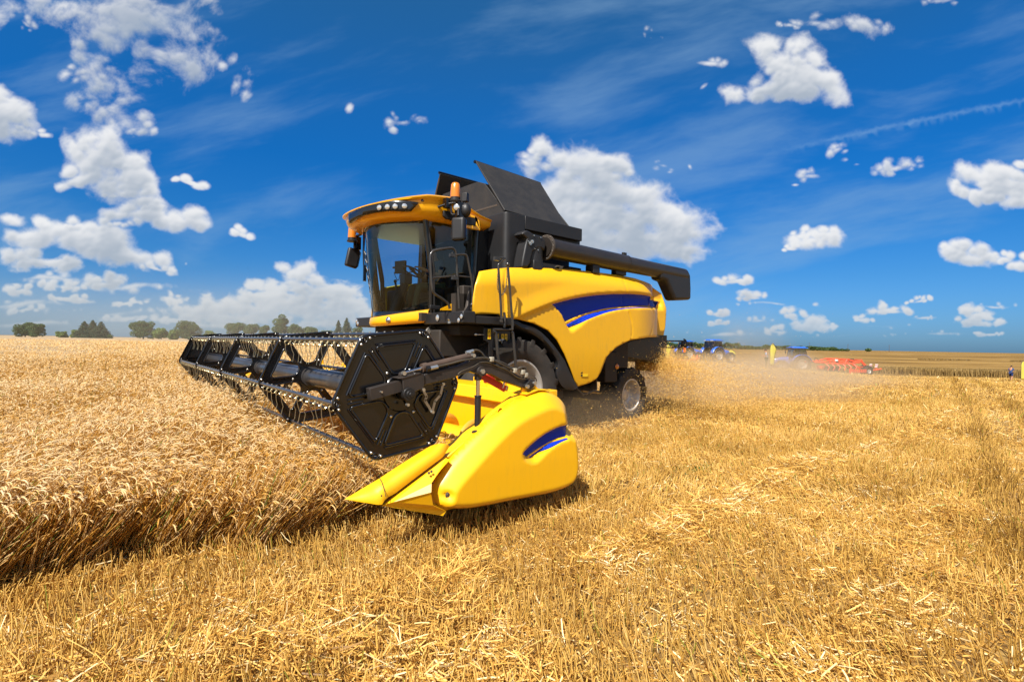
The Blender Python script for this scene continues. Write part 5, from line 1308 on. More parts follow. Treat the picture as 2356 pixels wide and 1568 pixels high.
# wheat
def wheat_batch(X, Y, sc, segs, ear, awn, leaf, hmul=1.):
    n = len(X); Z = terrain(X, Y)
    cl = fbm(X, Y, .35, 1, 4)
    lodge = sstep(.50, .72, fbm(X, Y*.7+X*.3, .55, 4, 3)); h = (.62+.26*fbm(X, Y, .6, 2)+.08*rng.normal(size=n)-.20*lodge)*hmul*(1+.20*sstep(3.0, .5, Y)*sstep(7.5, 5.0, X))
    az = rng.random(n)*2*PI; jl = .16+.28*rng.random(n)**1.5
    ed = sstep(1.0, 0., np.abs(edge_v(X)-Y))*(Y > -4)
    lean = np.stack([RGT[0]*(.20+.24*cl)+np.cos(az)*jl, RGT[1]*(.20+.24*cl)+np.sin(az)*jl+.02*ed, 0*X], 1)
    lean = lean*(1+.15*ed)[:, None]
    D = lean*.45+np.array([0, 0, 1.]); D /= np.linalg.norm(D, axis=1)[:, None]
    bend = lean*(h*(.50+.75*lodge*rng.random(n)))[:, None]-np.array([0, 0, 1.])*(h*.10)[:, None]
    P0 = np.stack([X, Y, Z], 1); rn = np.clip(.10+.42*rng.random(n)+.3*(cl-.5), 0, .8); rn = np.where(rng.random(n) < .035, 1., rn)
    out = [ribbons(P0, D, h, np.full(n, .0036)*sc, bend, segs, rn, prism=False)]
    tip = P0+D*h[:, None]+bend; td = D*h[:, None]+2*bend; td /= np.linalg.norm(td, axis=1)[:, None]
    # ear : drooping spindle built from a curved 4-sided tube
    hd = lean/ (np.linalg.norm(lean, axis=1)[:, None]+1e-6)
    droop = .35+1.2*rng.random(n); Le = (.075+.03*rng.random(n))*(1+.35*(sc-1)); m = ear
    t = np.linspace(0, 1, m+1)
    ang0 = np.arctan2(td[:, 2], (td*hd).sum(1)); a_t = ang0[:, None]-droop[:, None]*1.6*t[None]
    step = (Le/m)[:, None]*np.ones(m+1)[None]
    cx = np.cumsum(np.cos(a_t)*step, 1)-np.cos(a_t[:, :1])*step[:, :1]; cz = np.cumsum(np.sin(a_t)*step, 1)-np.sin(a_t[:, :1])*step[:, :1]
    C_ = tip[:, None]+hd[:, None]*cx[..., None]+np.array([0, 0, 1.])*cz[..., None]
    side = np.stack([-hd[:, 1], hd[:, 0], 0*X], 1); nrm = -np.sin(a_t)[..., None]*hd[:, None]+np.array([0, 0, 1.])*np.cos(a_t)[..., None]
    rad_ = np.array([.25]+[1. if i % 2 else .68 for i in range(1, m)]+[.15]) if m > 3 else np.array([.3]+[1.]*(m-1)+[.2])
    taper = np.sin(PI*(t*.82+.12))**.6
    rr = (.0062*sc*rad_*taper)[None]*(.85+.3*rng.random((n, 1)))
    kk = 4 if m > 3 else 3; ring = []
    for k in range(kk):
        an = 2*PI*k/kk; ring.append(side[:, None]*math.cos(an)*1.15+nrm*math.sin(an)*.85)
    V = (C_[:, :, None]+np.stack(ring, 2)*rr[..., None, None]).reshape(-1, 3)
    base = np.arange(n)[:, None, None]*(m+1)*kk; s = np.arange(m)[None, :, None]*kk; k = np.arange(kk)[None, None]
    A = base+s+k; B_ = base+s+(k+1) % kk
    Fq = np.stack([A, B_, B_+kk, A+kk], -1).reshape(-1, 4)
    re = np.clip(.50+.44*rng.random(n)+.30*(cl-.5)-.18*lodge, 0, .96); out.append((V, Fq, np.repeat(re, (m+1)*kk)))
    if awn:
        for q in range(awn):
            i = rng.integers(1, m, n); P = C_[np.arange(n), i]; a2 = a_t[np.arange(n), i]
            dv = hd*np.cos(a2)[:, None]+np.array([0, 0, 1.])*np.sin(a2)[:, None]+side*(rng.random(n)-.5)[:, None]*.9+nrm[np.arange(n), i]*(rng.random(n)-.4)[:, None]*.9
            dv /= np.linalg.norm(dv, axis=1)[:, None]
            out.append(ribbons(P, dv, .03+.03*rng.random(n), np.full(n, .0016), rng.normal(size=(n, 3))*.004, 1, np.clip(re+.1, 0, .96)))
    if leaf:
        for q in range(leaf):
            f = .25+.5*rng.random(n); P = P0+D*(h*f)[:, None]+bend*(f**2)[:, None]
            out.append(ribbons(P, dirs(n, R_(25), .5), .08+.14*rng.random(n), (.004+.005*rng.random(n))*sc, np.stack([0*X, 0*X, -.10*rng.random(n)], 1)+rng.normal(size=(n, 3))*.03, 2, np.clip(.05+.55*rng.random(n), 0, .9)))
    return out
def header_gap(X, Y):   # crop already bent under by the reel close to the knife
    return (X < 3.33) & (np.abs(Y) < 4.62)
parts = []
for (F0, F1, dens, sc_, segs, ear, awn, leaf) in ((3.0, 6.5, 430, 1., 4, 9, 4, 2), (6.5, 10, 300, 1.15, 3, 7, 3, 1), (10, 17, 130, 1.55, 2, 5, 1, 1), (17, 32, 42, 2.3, 2, 3, 0, 1), (32, 60, 11, 4.0, 1, 2, 0, 0), (60, 130, 2.2, 7.5, 1, 2, 0, 0)):
    X, Y, Fv = scatter(F0, F1, dens); k = in_wheat(X, Y) & ~header_gap(X, Y) & (rng.random(len(X)) > .25*sstep(.55, .75, fbm(X, Y, 1.3, 5)))
    X, Y = X[k], Y[k]; parts += wheat_batch(X, Y, sc_, segs, ear, awn, leaf)
# denser fringe along the cut edge
n = 5600; X = 3.3+rng.random(n)*7.5; Y = edge_v(X)-rng.random(n)**1.5*.6
parts += wheat_batch(X, Y, 1., 4, 9, 4, 1)
# ragged outermost stems: bare golden stalks leaning along the cut edge
n = 8200; X = 3.5+rng.random(n)*7.0; Y = edge_v(X)-.06+.26*rng.random(n)**1.6; az_ = math.atan2(RGT[1], RGT[0])+rng.normal(size=n)*.5
parts.append(ribbons(np.stack([X, Y, terrain(X, Y)], 1), dirs(n, R_(63), .17, az_), .34+.40*rng.random(n), .0045+.002*rng.random(n), np.stack([RGT[0]*.10*rng.random(n), RGT[1]*.10*rng.random(n), -.05*rng.random(n)], 1), 3, np.where(rng.random(n) < .05, 1., np.clip(.22+.55*rng.random(n), 0, .9)), prism=True))
n = 900; X = 3.6+rng.random(n)*7.0; Y = edge_v(X)+.02+.15*rng.random(n)
parts += wheat_batch(X, Y, 1.05, 5, 10, 5, 1, .92)
# crop just being gathered on to the header, leaning back over the knife
n = 4200; X = 2.75+rng.random(n)*.62; Y = -4.4+rng.random(n)*8.6
pg = wheat_batch(X, Y, 1.1, 3, 7, 2, 1, 1.0)
for (Vv, Ff, rr_) in pg:
    Vv[:, 2] += .16; zz_ = Vv[:, 2]-.16; Vv[:, 0] -= .35*np.clip(zz_, 0, 1)**1.5; Vv[:, 2] -= .12*np.clip(zz_, 0, 1)
parts += pg
V, F, r = join(parts)
raw_mesh('wheat_crop', V, F, [WHEAT], {'rnd': r})
# closed bumpy body filling the crop; its near colour paints shade between stalks
m, nt, out = node_mat('wheat_mass'); N = nt.nodes; L = nt.links
geo = N.new('ShaderNodeNewGeometry')
mp = N.new('ShaderNodeMapping'); mp.inputs['Scale'].default_value = (1, 1, .18); L.new(geo.outputs['Position'], mp.inputs[0])
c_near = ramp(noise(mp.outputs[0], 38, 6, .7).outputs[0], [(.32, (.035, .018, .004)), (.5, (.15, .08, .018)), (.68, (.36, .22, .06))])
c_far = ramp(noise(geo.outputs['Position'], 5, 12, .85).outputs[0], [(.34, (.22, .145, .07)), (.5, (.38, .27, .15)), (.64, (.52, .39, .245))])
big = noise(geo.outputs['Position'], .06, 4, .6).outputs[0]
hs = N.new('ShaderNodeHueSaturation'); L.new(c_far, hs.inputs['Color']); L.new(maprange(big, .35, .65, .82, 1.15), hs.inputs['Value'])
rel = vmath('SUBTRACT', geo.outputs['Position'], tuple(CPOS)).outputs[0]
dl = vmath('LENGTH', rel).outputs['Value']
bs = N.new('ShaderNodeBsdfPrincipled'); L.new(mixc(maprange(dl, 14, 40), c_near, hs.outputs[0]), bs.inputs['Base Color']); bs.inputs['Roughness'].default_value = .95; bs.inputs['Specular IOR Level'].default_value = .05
bp = N.new('ShaderNodeBump'); bp.inputs['Strength'].default_value = .8; bp.inputs['Distance'].default_value = .08; L.new(noise(geo.outputs['Position'], 6, 10, .8).outputs[0], bp.inputs['Height']); L.new(bp.outputs[0], bs.inputs['Normal'])
L.new(bs.outputs[0], out.inputs[0])
def slabgrid(xs, ys, zf, skirt=True):
    Xc, Yc = np.meshgrid(xs, ys, indexing='ij'); Zc = zf(Xc, Yc); nx, ny = Xc.shape
    V = np.stack([Xc, Yc, Zc], -1).reshape(-1, 3); i = np.arange(nx-1)[:, None]*ny; j = np.arange(ny-1)[None]
    F = np.stack([i+j, i+j+1, i+ny+j+1, i+ny+j], -1).reshape(-1, 4)
    ring = np.r_[np.arange(ny), np.arange(1, nx)*ny+ny-1, (nx-1)*ny+np.arange(ny-2, -1, -1), np.arange(nx-2, 0, -1)*ny]
    Vb = V[ring].copy(); Vb[:, 2] = terrain(Vb[:, 0], Vb[:, 1])-.02; o = len(V); k = len(ring)
    F2_ = np.stack([ring, np.roll(ring, -1), o+(np.arange(k)+1) % k, o+np.arange(k)], -1)
    return np.concatenate([V, Vb]), np.concatenate([F, F2_]), np.zeros(o+k)
def canz(X, Y):
    F, R = fr(X, Y); return terrain(X, Y)+.40+.05*(fbm(X, Y, 2.5, 1)-.5)+.22*sstep(12, 40, F)
xs = np.r_[np.arange(3.75, 14, .12), np.geomspace(14, 60, 24)]; 
P1 = slabgrid(xs, np.arange(-4.62, 2.98, .16), canz)
ys = -4.7-np.r_[np.arange(0, 8, .25), np.geomspace(8, 900, 60)]; xs2 = np.r_[-np.geomspace(900, 8, 40)*.07-0, np.arange(0, 14, .4), np.geomspace(14, 900, 40)]
xs2 = np.unique(np.r_[np.linspace(-60, 14, 60), np.geomspace(14.2, 900, 40)])
def slab_far():
    Fs = np.geomspace(9, 900, 90); ts = np.linspace(0, 1, 60); V_ = []
    Fc, Tc = np.meshgrid(Fs, ts, indexing='ij'); Rc = -(1.35*Fc+3)+((1.35*Fc+3)+(1.0+.05*Fc))*Tc
    Xc = CPOS[0]+FWD[0]*Fc+RGT[0]*Rc; Yc = CPOS[1]+FWD[1]*Fc+RGT[1]*Rc
    keep = Yc <= -4.3; Yc2 = np.minimum(Yc, -4.68); Z = canz(Xc, Yc2); nx, ny = Xc.shape
    Z = np.where(keep, Z, terrain(Xc, Yc2)-.05)
    V = np.stack([Xc, Yc2, Z], -1).reshape(-1, 3); i = np.arange(nx-1)[:, None]*ny; j = np.arange(ny-1)[None]
    F = np.stack([i+j, i+j+1, i+ny+j+1, i+ny+j], -1).reshape(-1, 4); kk = keep.ravel()
    F = F[kk[F].any(1)]
    # close the cut face toward the machine
    e = (np.arange(nx)*ny+ny-1); Vb = V[e].copy(); Vb[:, 2] = terrain(Vb[:, 0], Vb[:, 1])-.05; o = len(V)
    F2_ = np.stack([e[:-1], e[1:], o+np.arange(1, nx), o+np.arange(nx-1)], -1)
    return np.concatenate([V, Vb]), np.concatenate([F, F2_]), np.zeros(o+nx)
P2 = slab_far()
xs3 = np.geomspace(60.2, 900, 40); P3 = slabgrid(xs3, np.linspace(-4.62, 3.2, 12), canz)
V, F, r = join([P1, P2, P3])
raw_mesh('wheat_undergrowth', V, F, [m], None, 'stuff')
# ================================================================== people
V3 = Vector
def chain_mesh(name, V, E, Rr, mats, parent, sub=2, loc=(0, 0, 0)):
    me = bpy.data.meshes.new(name); me.from_pydata([tuple(v) for v in V], E, []); me.materials.append(mats)
    o = bpy.data.objects.new(name, me); COL.objects.link(o); o.parent = parent; o.location = loc
    md = o.modifiers.new('skin', 'SKIN'); md.use_smooth_shade = True
    for sv, r in zip(me.skin_vertices[0].data, Rr): sv.radius = (r, r) if not isinstance(r, tuple) else r
    me.skin_vertices[0].data[0].use_root = True
    s = o.modifiers.new('sub', 'SUBSURF'); s.levels = sub; s.render_levels = sub
    return o
SKIN = mat('skin', (.42, .19, .10), .5)
def person(loc, rz, label, shirt, short, pose, group=None, scale=1.):
    root = empty('person', loc, rz, label, 'person', group); root.scale = (scale,)*3
    J = pose
    names = ['pelvis', 'waist', 'chest', 'neck', 'headb', 'head', 'shL', 'elL', 'wrL', 'hdL', 'shR', 'elR', 'wrR', 'hdR', 'hpL', 'knL', 'anL', 'toL', 'hpR', 'knR', 'anR', 'toR']
    E = [(0, 1), (1, 2), (2, 3), (3, 4), (4, 5), (2, 6), (6, 7), (7, 8), (8, 9), (2, 10), (10, 11), (11, 12), (12, 13), (0, 14), (14, 15), (15, 16), (16, 17), (0, 18), (18, 19), (19, 20), (20, 21)]
    Rr = [.12, .115, .13, .052, .075, .085, .055, .042, .027, .035, .055, .042, .027, .035, .085, .058, .036, .035, .085, .058, .036, .035]
    PV = [V3(J[n]) for n in names]; E = list(E); Rr = list(Rr)
    for s in 'LR':      # palm, four fingers of different lengths and a thumb leaving the side of the palm
        hi = names.index('hd'+s); h, w_ = V3(J['hd'+s]), V3(J['wr'+s]); d = (h-w_).normalized(); sd_ = d.cross(V3((0, 0, 1)));
        if sd_.length < .1: sd_ = V3((1, 0, 0))
        sd_.normalize(); dn = sd_.cross(d).normalized()*-1
        if dn.z > 0: dn = -dn
        for k, L_ in enumerate((.072, .082, .078, .062)):
            o1 = h+sd_*((k-1.5)*.021)+d*.035; o2 = o1+d*L_*.5+dn*.012; o3 = o1+d*L_*.85+dn*.035
            n0 = len(PV); PV += [o1, o2, o3]; Rr += [.010, .009, .007]; E += [(hi, n0), (n0, n0+1), (n0+1, n0+2)]
        n0 = len(PV); m_ = h-d*.02+sd_*.04; PV += [m_, m_+d*.035+sd_*.02+dn*.01]; Rr += [.012, .009]; E += [(hi, n0), (n0, n0+1)]
    body = chain_mesh('body', PV, E, Rr, SKIN, root)
    V = [J[n] for n in ('pelvis', 'waist', 'chest', 'shL', 'shR')]; mL = [(Vector(J['sh'+s])+(Vector(J['el'+s])-Vector(J['sh'+s]))*.75) for s in 'LR']
    nb = Vector(J['chest'])+(Vector(J['neck'])-Vector(J['chest']))*.55
    chain_mesh('shirt', V+mL+[nb], [(0, 1), (1, 2), (2, 3), (3, 5), (2, 4), (4, 6), (2, 7)], [.145, .135, .150, .070, .070, .062, .062, .075], shirt, root)
    V = [J['pelvis'], J['hpL'], J['hpR']]; kn = [(Vector(J['hp'+s])+(Vector(J['kn'+s])-Vector(J['hp'+s]))*(.95 if short else 1.0)) for s in 'LR']
    if short: chain_mesh('shorts', V+kn, [(0, 1), (0, 2), (1, 3), (2, 4)], [.14, .105, .105, .088, .088], mat('navy_cloth', (.012, .03, .12), .9), root)
    else: chain_mesh('trousers', V+[J['knL'], J['knR'], J['anL'], J['anR']], [(0, 1), (0, 2), (1, 3), (2, 4), (3, 5), (4, 6)], [.14, .105, .105, .075, .075, .05, .05], mat('olive_cloth', (.07, .075, .035), .9), root)
    h = Vector(J['head']); b = MB(); b.ball(h+Vector((-.015, 0, .03)), .102, 12, 0, (1.0, .85, 1.0)); b.build('hair', mat('dark_hair', (.03, .015, .01), .8), root, smooth=60)
    b = MB()
    b.ball(h+Vector((.092, 0, -.03)), .016, 6); b.ball(h+Vector((.085, .03, 0)), .009, 6); b.ball(h+Vector((.085, -.03, 0)), .009, 6); b.ball(h+Vector((.0, .088, -.02)), .018, 6, 0, (1, .5, 1.4)); b.ball(h+Vector((.0, -.088, -.02)), .018, 6, 0, (1, .5, 1.4))
    b.build('face', SKIN, root, smooth=60)
    b = MB()
    for s in 'LR':
        t_, a_ = Vector(J['to'+s]), Vector(J['an'+s]); b.ball((t_+a_)/2+Vector((0, 0, -.02)), .06, 10, 0, (2.1, .9, .85))
    b.build('shoes', mat('dark_shoe', (.03, .025, .02), .7), root, smooth=60)
    return root
V3 = Vector
walk = dict(pelvis=V3((0, 0, .93)), waist=V3((.01, 0, 1.08)), chest=V3((.03, 0, 1.33)), neck=V3((.06, 0, 1.50)), headb=V3((.09, 0, 1.56)), head=V3((.11, 0, 1.65)),
            shL=V3((.03, .19, 1.42)), elL=V3((.04, .25, 1.14)), wrL=V3((.28, .20, 1.14)), hdL=V3((.37, .16, 1.17)), shR=V3((.03, -.19, 1.42)), elR=V3((.02, -.25, 1.13)), wrR=V3((.26, -.18, 1.15)), hdR=V3((.35, -.12, 1.18)),
            hpL=V3((.02, .10, .90)), knL=V3((.16, .11, .50)), anL=V3((.16, .11, .09)), toL=V3((.30, .12, .04)), hpR=V3((-.02, -.10, .90)), knR=V3((-.04, -.11, .50)), anR=V3((-.26, -.11, .14)), toR=V3((-.15, -.12, .04)))
stand = dict(walk); stand.update(knR=V3((.02, -.11, .49)), anR=V3((.0, -.11, .08)), toR=V3((.14, -.13, .04)), knL=V3((.03, .11, .49)), anL=V3((.0, .12, .08)), toL=V3((.14, .14, .04)))
sit = dict(walk); sit.update(hpL=V3((.04, .10, .92)), knL=V3((.46, .14, .96)), anL=V3((.56, .14, .52)), toL=V3((.70, .14, .46)), hpR=V3((.04, -.10, .92)), knR=V3((.46, -.12, .96)), anR=V3((.58, -.12, .52)), toR=V3((.72, -.12, .46)),
     elL=V3((.12, .30, 1.16)), wrL=V3((.38, .22, 1.24)), hdL=V3((.47, .17, 1.28)), elR=V3((.10, -.28, 1.14)), wrR=V3((.36, -.2, 1.22)), hdR=V3((.45, -.14, 1.27)))
BLSH = mat('blue_shirt', (.03, .07, .17), .9); GRSH = mat('grey_shirt', (.30, .34, .40), .9)
aR = math.atan2(RGT[1], RGT[0]); aF = math.atan2(FWD[1], FWD[0])
x, y, z = far_pt(2327, 58); person((x, y, z), aR+.5, 'person in blue shirt and dark blue shorts walking at the right edge of the field', BLSH, True, walk)
x, y, z = far_pt(1764, 46); person((x, y, z), aR+2.7, 'person in grey shirt half hidden by dust in front of a yellow banner', GRSH, False, stand)
person((.60, .02, 1.84), 0, 'person in dark shirt sitting at the steering wheel inside the combine cab', mat('dark_blue_shirt', (.03, .05, .10), .9), False, sit)

# ================================================================== tractors
def tractor(xp, F, head, label, dark=False):
    x, y, z = far_pt(xp, F); T = empty('tractor', (x, y, z), head, label, 'tractor', 'blue tractors waiting behind the combine')
    b = MB(); b.bx(-.9, 2.6, -.28, .28, .62, 1.1); b.bx(-.5, .9, -.55, .55, .75, 1.25); b.bx(2.45, 2.85, -.35, .35, .6, 1.0); b.build('chassis', DRK, T, bevel=.03)
    b = MB(); rows = []
    for xx, w_, zt in ((.78, .42, 1.82), (1.3, .43, 1.80), (2.0, .41, 1.72), (2.5, .38, 1.60), (2.75, .30, 1.42)):
        rows.append([(xx, -w_, 1.02), (xx, -w_, zt-.2), (xx, -w_*.75, zt-.04), (xx, 0, zt), (xx, w_*.75, zt-.04), (xx, w_, zt-.2), (xx, w_, 1.02)])
    b.grid(rows); b.add(rows[-1], [tuple(range(7))]); b.build('hood', TBL, T, smooth=40)
    b = MB(); b.bx(2.5, 2.79, -.27, .27, 1.05, 1.4); b.build('grille', BLM, T, bevel=.03)
    # cab
    b = MB(); P = [(-.72, 1.25), (-.80, 1.9), (-.62, 2.72), (.62, 2.72), (.80, 1.9), (.78, 1.2)]
    for s in (-1, 1):
        w_ = .78*s
        for a_, c_ in zip(P, P[1:]+P[:1]): b.tube([(a_[0], w_, a_[1]), (c_[0], w_, c_[1])], .035, 6)
        b.tube([(.02, w_, 2.72), (.05, w_, 1.3)], .035, 6)
    for p in P[1:5]: b.tube([(p[0], -.78, p[1]), (p[0], .78, p[1])], .035, 6)
    cb_ = b.build('cab', BLM, T)
    b = MB(); b.prism([(q[0]*.98, q[1]) for q in P], 1, -.765, -.76); b.prism([(q[0]*.98, q[1]) for q in P], 1, .76, .765)
    b.add([(-.62, -.76, 2.7), (-.62, .76, 2.7), (-.8, .76, 1.9), (-.8, -.76, 1.9)], [(0, 1, 2, 3)]); b.add([(.62, -.76, 2.7), (.62, .76, 2.7), (.8, .76, 1.9), (.8, -.76, 1.9)], [(0, 1, 2, 3)])
    b.build('cab_glass', GLT, cb_)
    b = MB(); b.box((-.15, 0, 1.75), (.45, .5, .9)); b.box((.35, 0, 1.7), (.2, .4, .6)); b.build('tractor_seat', DRK, cb_, bevel=.05)
    b = MB(); b.box((.0, 0, 2.86), (1.75, 1.75, .12)); b.box((.0, 0, 2.96), (1.5, 1.5, .12), None, 0, .8); rf = b.build('cab_roof', TBL, T, bevel=.05, seg=3)
    b = MB(); b.box((-.87, .55, 2.84), (.06, .4, .1)); b.box((-.87, -.55, 2.84), (.06, .4, .1)); b.build('roof_lamp', REFL, rf)
    # fenders and wheels
    for s in (-1, 1):
        b = MB(); rows = [[(-.15+1.12*math.cos(a), s*yy, .98+1.12*math.sin(a)) for yy in (.62, .85, 1.16)] for a in np.linspace(.25, 2.9, 14)]
        b.grid(rows); b.build('fender', TBL, T, smooth=60, solid=.04)
        b = MB(); rows = [[(2.05+.72*math.cos(a), s*yy, .68+.72*math.sin(a)) for yy in (.72, 1.1)] for a in np.linspace(.3, 2.8, 9)]; b.grid(rows); b.build('front_fender', BLM, T, smooth=60, solid=.03)
        for (cx, R_w, w_, yy, rr) in ((-.15, .98, .52, .95, .56), (2.05, .68, .40, .92, .36)):
            b = MB(); b.lathe([(rr, -w_*.4), (R_w*.75, -w_*.52), (R_w*.93, -w_*.5), (R_w*.96, 0), (R_w*.93, w_*.5), (R_w*.75, w_*.52), (rr, w_*.4)], (cx, s*yy, R_w), (0, 1, 0), 36)
            for k in range(20):
                for hs_ in (-1, 1):
                    a = 2*PI*(k+.25*hs_)/20; M_ = Matrix.Rotation(-a, 3, 'Y'); b.box((cx+R_w*.965*math.cos(a), s*yy+hs_*w_*.24, R_w+R_w*.965*math.sin(a)), (.07, w_*.46, .06), M_ @ Matrix.Rotation(hs_*.5, 3, 'X'))
            wl_ = b.build('wheel', RUB, T, smooth=40)
            b = MB(); b.lathe([(rr, w_*.42*s), (rr*.93, w_*.44*s), (rr*.88, w_*.2*s), (rr*.5, w_*.05*s), (rr*.4, w_*.2*s), (0, w_*.22*s)], (cx, s*yy, R_w), (0, 1, 0), 28); b.build('rim', RIM, wl_, smooth=40)
    b = MB(); b.tube([(1.0, .52, 1.5), (1.0, .55, 2.2)], .075, 10); b.tube([(1.0, .55, 2.2), (1.0, .55, 2.75), (.92, .55, 2.9)], .045, 8); b.build('exhaust', DRK, T, smooth=60)
    b = MB(); b.tube([(.7, .85, 2.6), (.8, 1.15, 2.6), (.8, 1.15, 2.3)], .02, 5); b.box((.82, 1.15, 2.3), (.06, .2, .35)); b.tube([(.7, -.85, 2.6), (.8, -1.15, 2.6), (.8, -1.15, 2.3)], .02, 5); b.box((.82, -1.15, 2.3), (.06, .2, .35)); b.build('side_mirror', BLM, T)
    return T
tractor(1641, 64, aR+.45, 'blue tractor with silver wheels and upright exhaust, between two other tractors')
tractor(1577, 76, aR+.40, 'smaller looking blue tractor directly behind the combine rear lamp')
tractor(1834, 59, aR+PI-.12, 'blue tractor wrapped in dust, pulling the red cultivator')

# red implements
z5 = crop(3000, 1340, 4.207); z4 = crop(2650, 1340, 4.712)
def hitF(q, F):
    o, d = ray(*q); k = F/(d[0]*FWD[0]+d[1]*FWD[1]); return Vector(o+d*k)
fw3 = Vector((FWD[0], FWD[1], 0)); rg3 = Vector((RGT[0], RGT[1], 0))
F0 = 57.
base = hitF(z5(1840, 648), F0); CU = empty('cultivator', tuple(base), 0, 'long red folding cultivator with roller, on two black wheels', 'cultivator')
def loc5(q, dF=0.): return hitF(z5(*q), F0)+fw3*dF-base
b = MB()
for dF in (-.9, .9):
    for P in (((1000, 452), (1130, 442), (1250, 425), (1370, 395), (1520, 398)), ((1130, 440), (1180, 465), (1450, 478), (1600, 470), (1750, 455)), ((1545, 398), (1680, 435), (1780, 412), (1800, 450), (1880, 530)), ((1380, 400), (1450, 478)), ((1545, 400), (1500, 480)), ((1600, 470), (1700, 530), (1760, 560)), ((1640, 455), (1780, 440), (1850, 540)), ((1930, 590), (2110, 560)), ((1400, 395), (1430, 440), (1520, 450))):
        b.tube([loc5(q, dF) for q in P], .085, 6)
for q in ((1130, 445), (1370, 400), (1540, 400), (1680, 440), (1780, 412), (1880, 535)): b.tube([loc5(q, -.95), loc5(q, .95)], .07, 6)
fr_ = b.build('frame', ORN, CU)
b = MB()
for k in range(4):
    y_ = 565+k*15
    b.tube([loc5((1480, y_), -1.9), loc5((1760, y_), -1.9)], .03, 5); b.tube([loc5((1180, y_-20), .6), loc5((1480, y_-20), .6)], .03, 5)
for k in range(9): q = 1480+k*34; b.tube([loc5((q, 560), -1.9), loc5((q, 615), -1.9)], .025, 5)
for k in range(6):
    q = 1200+k*90; b.tube([loc5((q, 478), -.9), loc5((q+25, 530), -1.2), loc5((q-5, 585), -1.2)], .05, 5)
b.box(loc5((1230, 540), .4), (.9, .6, .35)); b.box(loc5((1520, 590), -1.9), (.6, .3, .5)); b.build('roller_cage', ORN, CU)
b = MB()
for k in range(7): b.lathe([(0, -.02), (.26, 0), (0, .02)], loc5((1290+k*34, 565), .1), rg3+fw3*.4, 16)
b.build('disc_gang', DRK, CU)
b = MB()
for (q, dF) in (((1840, 590), -1.3), ((2020, 590), .9)):
    c_ = loc5(q, dF); b.lathe([(.27, -.2), (.5, -.27), (.56, -.22), (.58, 0), (.56, .22), (.5, .27), (.27, .2)], c_, -fw3+rg3*.3, 28)
    for k in range(18):
        a = 2*PI*k/18; M_ = rot_to(-fw3+rg3*.3); b.box(c_+M_ @ Vector((.575*math.cos(a), .575*math.sin(a), 0)), (.05, .05, .42), M_)
wl_ = b.build('wheel', RUB, CU, smooth=40)
b = MB()
for (q, dF) in (((1840, 590), -1.3), ((2020, 590), .9)): b.lathe([(.28, .2), (.2, .1), (.1, .14), (0, .14)], loc5(q, dF), -fw3+rg3*.3, 20)
b.build('rim', RIM, wl_, smooth=40)
b = MB()
for q, dF in (((1955, 510), -1.6), ((2125, 520), .9)):
    for k in range(6): b.box(loc5((q[0]+(3-k)*2, q[1]-25+k*10), dF), (.22, .22, .10), None, k % 2)
b.build('warning_board', [WHT, RED], CU)
b = MB(); b.tube(spl([loc5(q) for q in ((1085, 500), (1085, 400), (1110, 380), (1140, 400), (1155, 430))], 4), .03, 5); b.tube(spl([loc5(q) for q in ((1625, 450), (1650, 400), (1700, 400), (1755, 415))], 4), .03, 5); b.box(loc5((1710, 415)), (.5, .3, .25)); b.box(loc5((1480, 445)), (.5, .3, .25)); b.build('hydraulics', DRK, CU)
b = MB(); b.box(loc5((1362, 415), -1.0), (.25, .25, .18)); b.build('white_tank', WHT, CU)
F1_ = 68.; base = hitF(z4(450, 520), F1_); PLW = empty('plough', tuple(base), 0, 'low red plough frame hitched behind the blue tractors', 'plough')
def loc4(q, dF=0.): return hitF(z4(*q), F1_)+fw3*dF-base
b = MB()
for P in (((60, 470), (250, 480), (480, 480), (640, 500)), ((290, 440), (300, 510)), ((630, 370), (625, 520)), ((500, 455), (510, 520)), ((560, 470), (700, 420)), ((60, 470), (50, 520))):
    b.tube([loc4(q, -.5) for q in P], .12, 6); b.tube([loc4(q, .8) for q in P], .12, 6)
for q in ((250, 480), (480, 480), (630, 450)): b.tube([loc4(q, -.5), loc4(q, .8)], .10, 6)
b.build('frame', ORN, PLW)
b = MB()
for q in ((350, 520), (420, 530), (490, 530), (570, 525)): b.box(loc4(q, -.4), (.5, .15, .25), Matrix.Rotation(.6, 3, 'Y'))
b.build('plough_share', mat('worn_steel', (.5, .5, .5), .3, metal=.8), PLW)

# yellow feather banners
def banner(xp, F, hgt, wdt, rz, label, flip=1):
    x, y, z = far_pt(xp, F); T = empty('banner', (x, y, z), rz, label, 'banner', 'yellow feather banners')
    b = MB(); P = spl([(0, 0, 0), (0, 0, hgt*.6), (.04*flip, 0, hgt*.88), (wdt*.45*flip, 0, hgt), (wdt*flip, 0, hgt*.80)], 6); b.tube(P, .02, 6); b.build('pole', GRYD, T)
    L_ = resamp(spl([(0, 0, hgt*.12), (0, 0, hgt*.6), (.04*flip, 0, hgt*.88), (wdt*.45*flip, 0, hgt)], 5), 16); Rr_ = resamp(spl([(wdt*.62*flip, 0, hgt*.12), (wdt*.8*flip, 0, hgt*.5), (wdt*1.05*flip, 0, hgt*.78), (wdt*.45*flip, 0, hgt)], 5), 16)
    b = MB(); b.grid([[tuple(l*(1-t)+r_*t+np.array([0, .05*math.sin(4*t+l[2]*2), 0])) for t in (0, .25, .5, .75, 1)] for l, r_ in zip(L_, Rr_)])
    b.build('banner_cloth', mat('banner_yellow', (.50, .43, .06), .8), T, smooth=60, solid=.01)
banner(1533, 60, 2.0, .60, aR, 'yellow feather banner beside the rear of the combine')
banner(1676, 74, 2.3, 1.1, aR, 'yellow banner top showing behind the middle tractor hood')
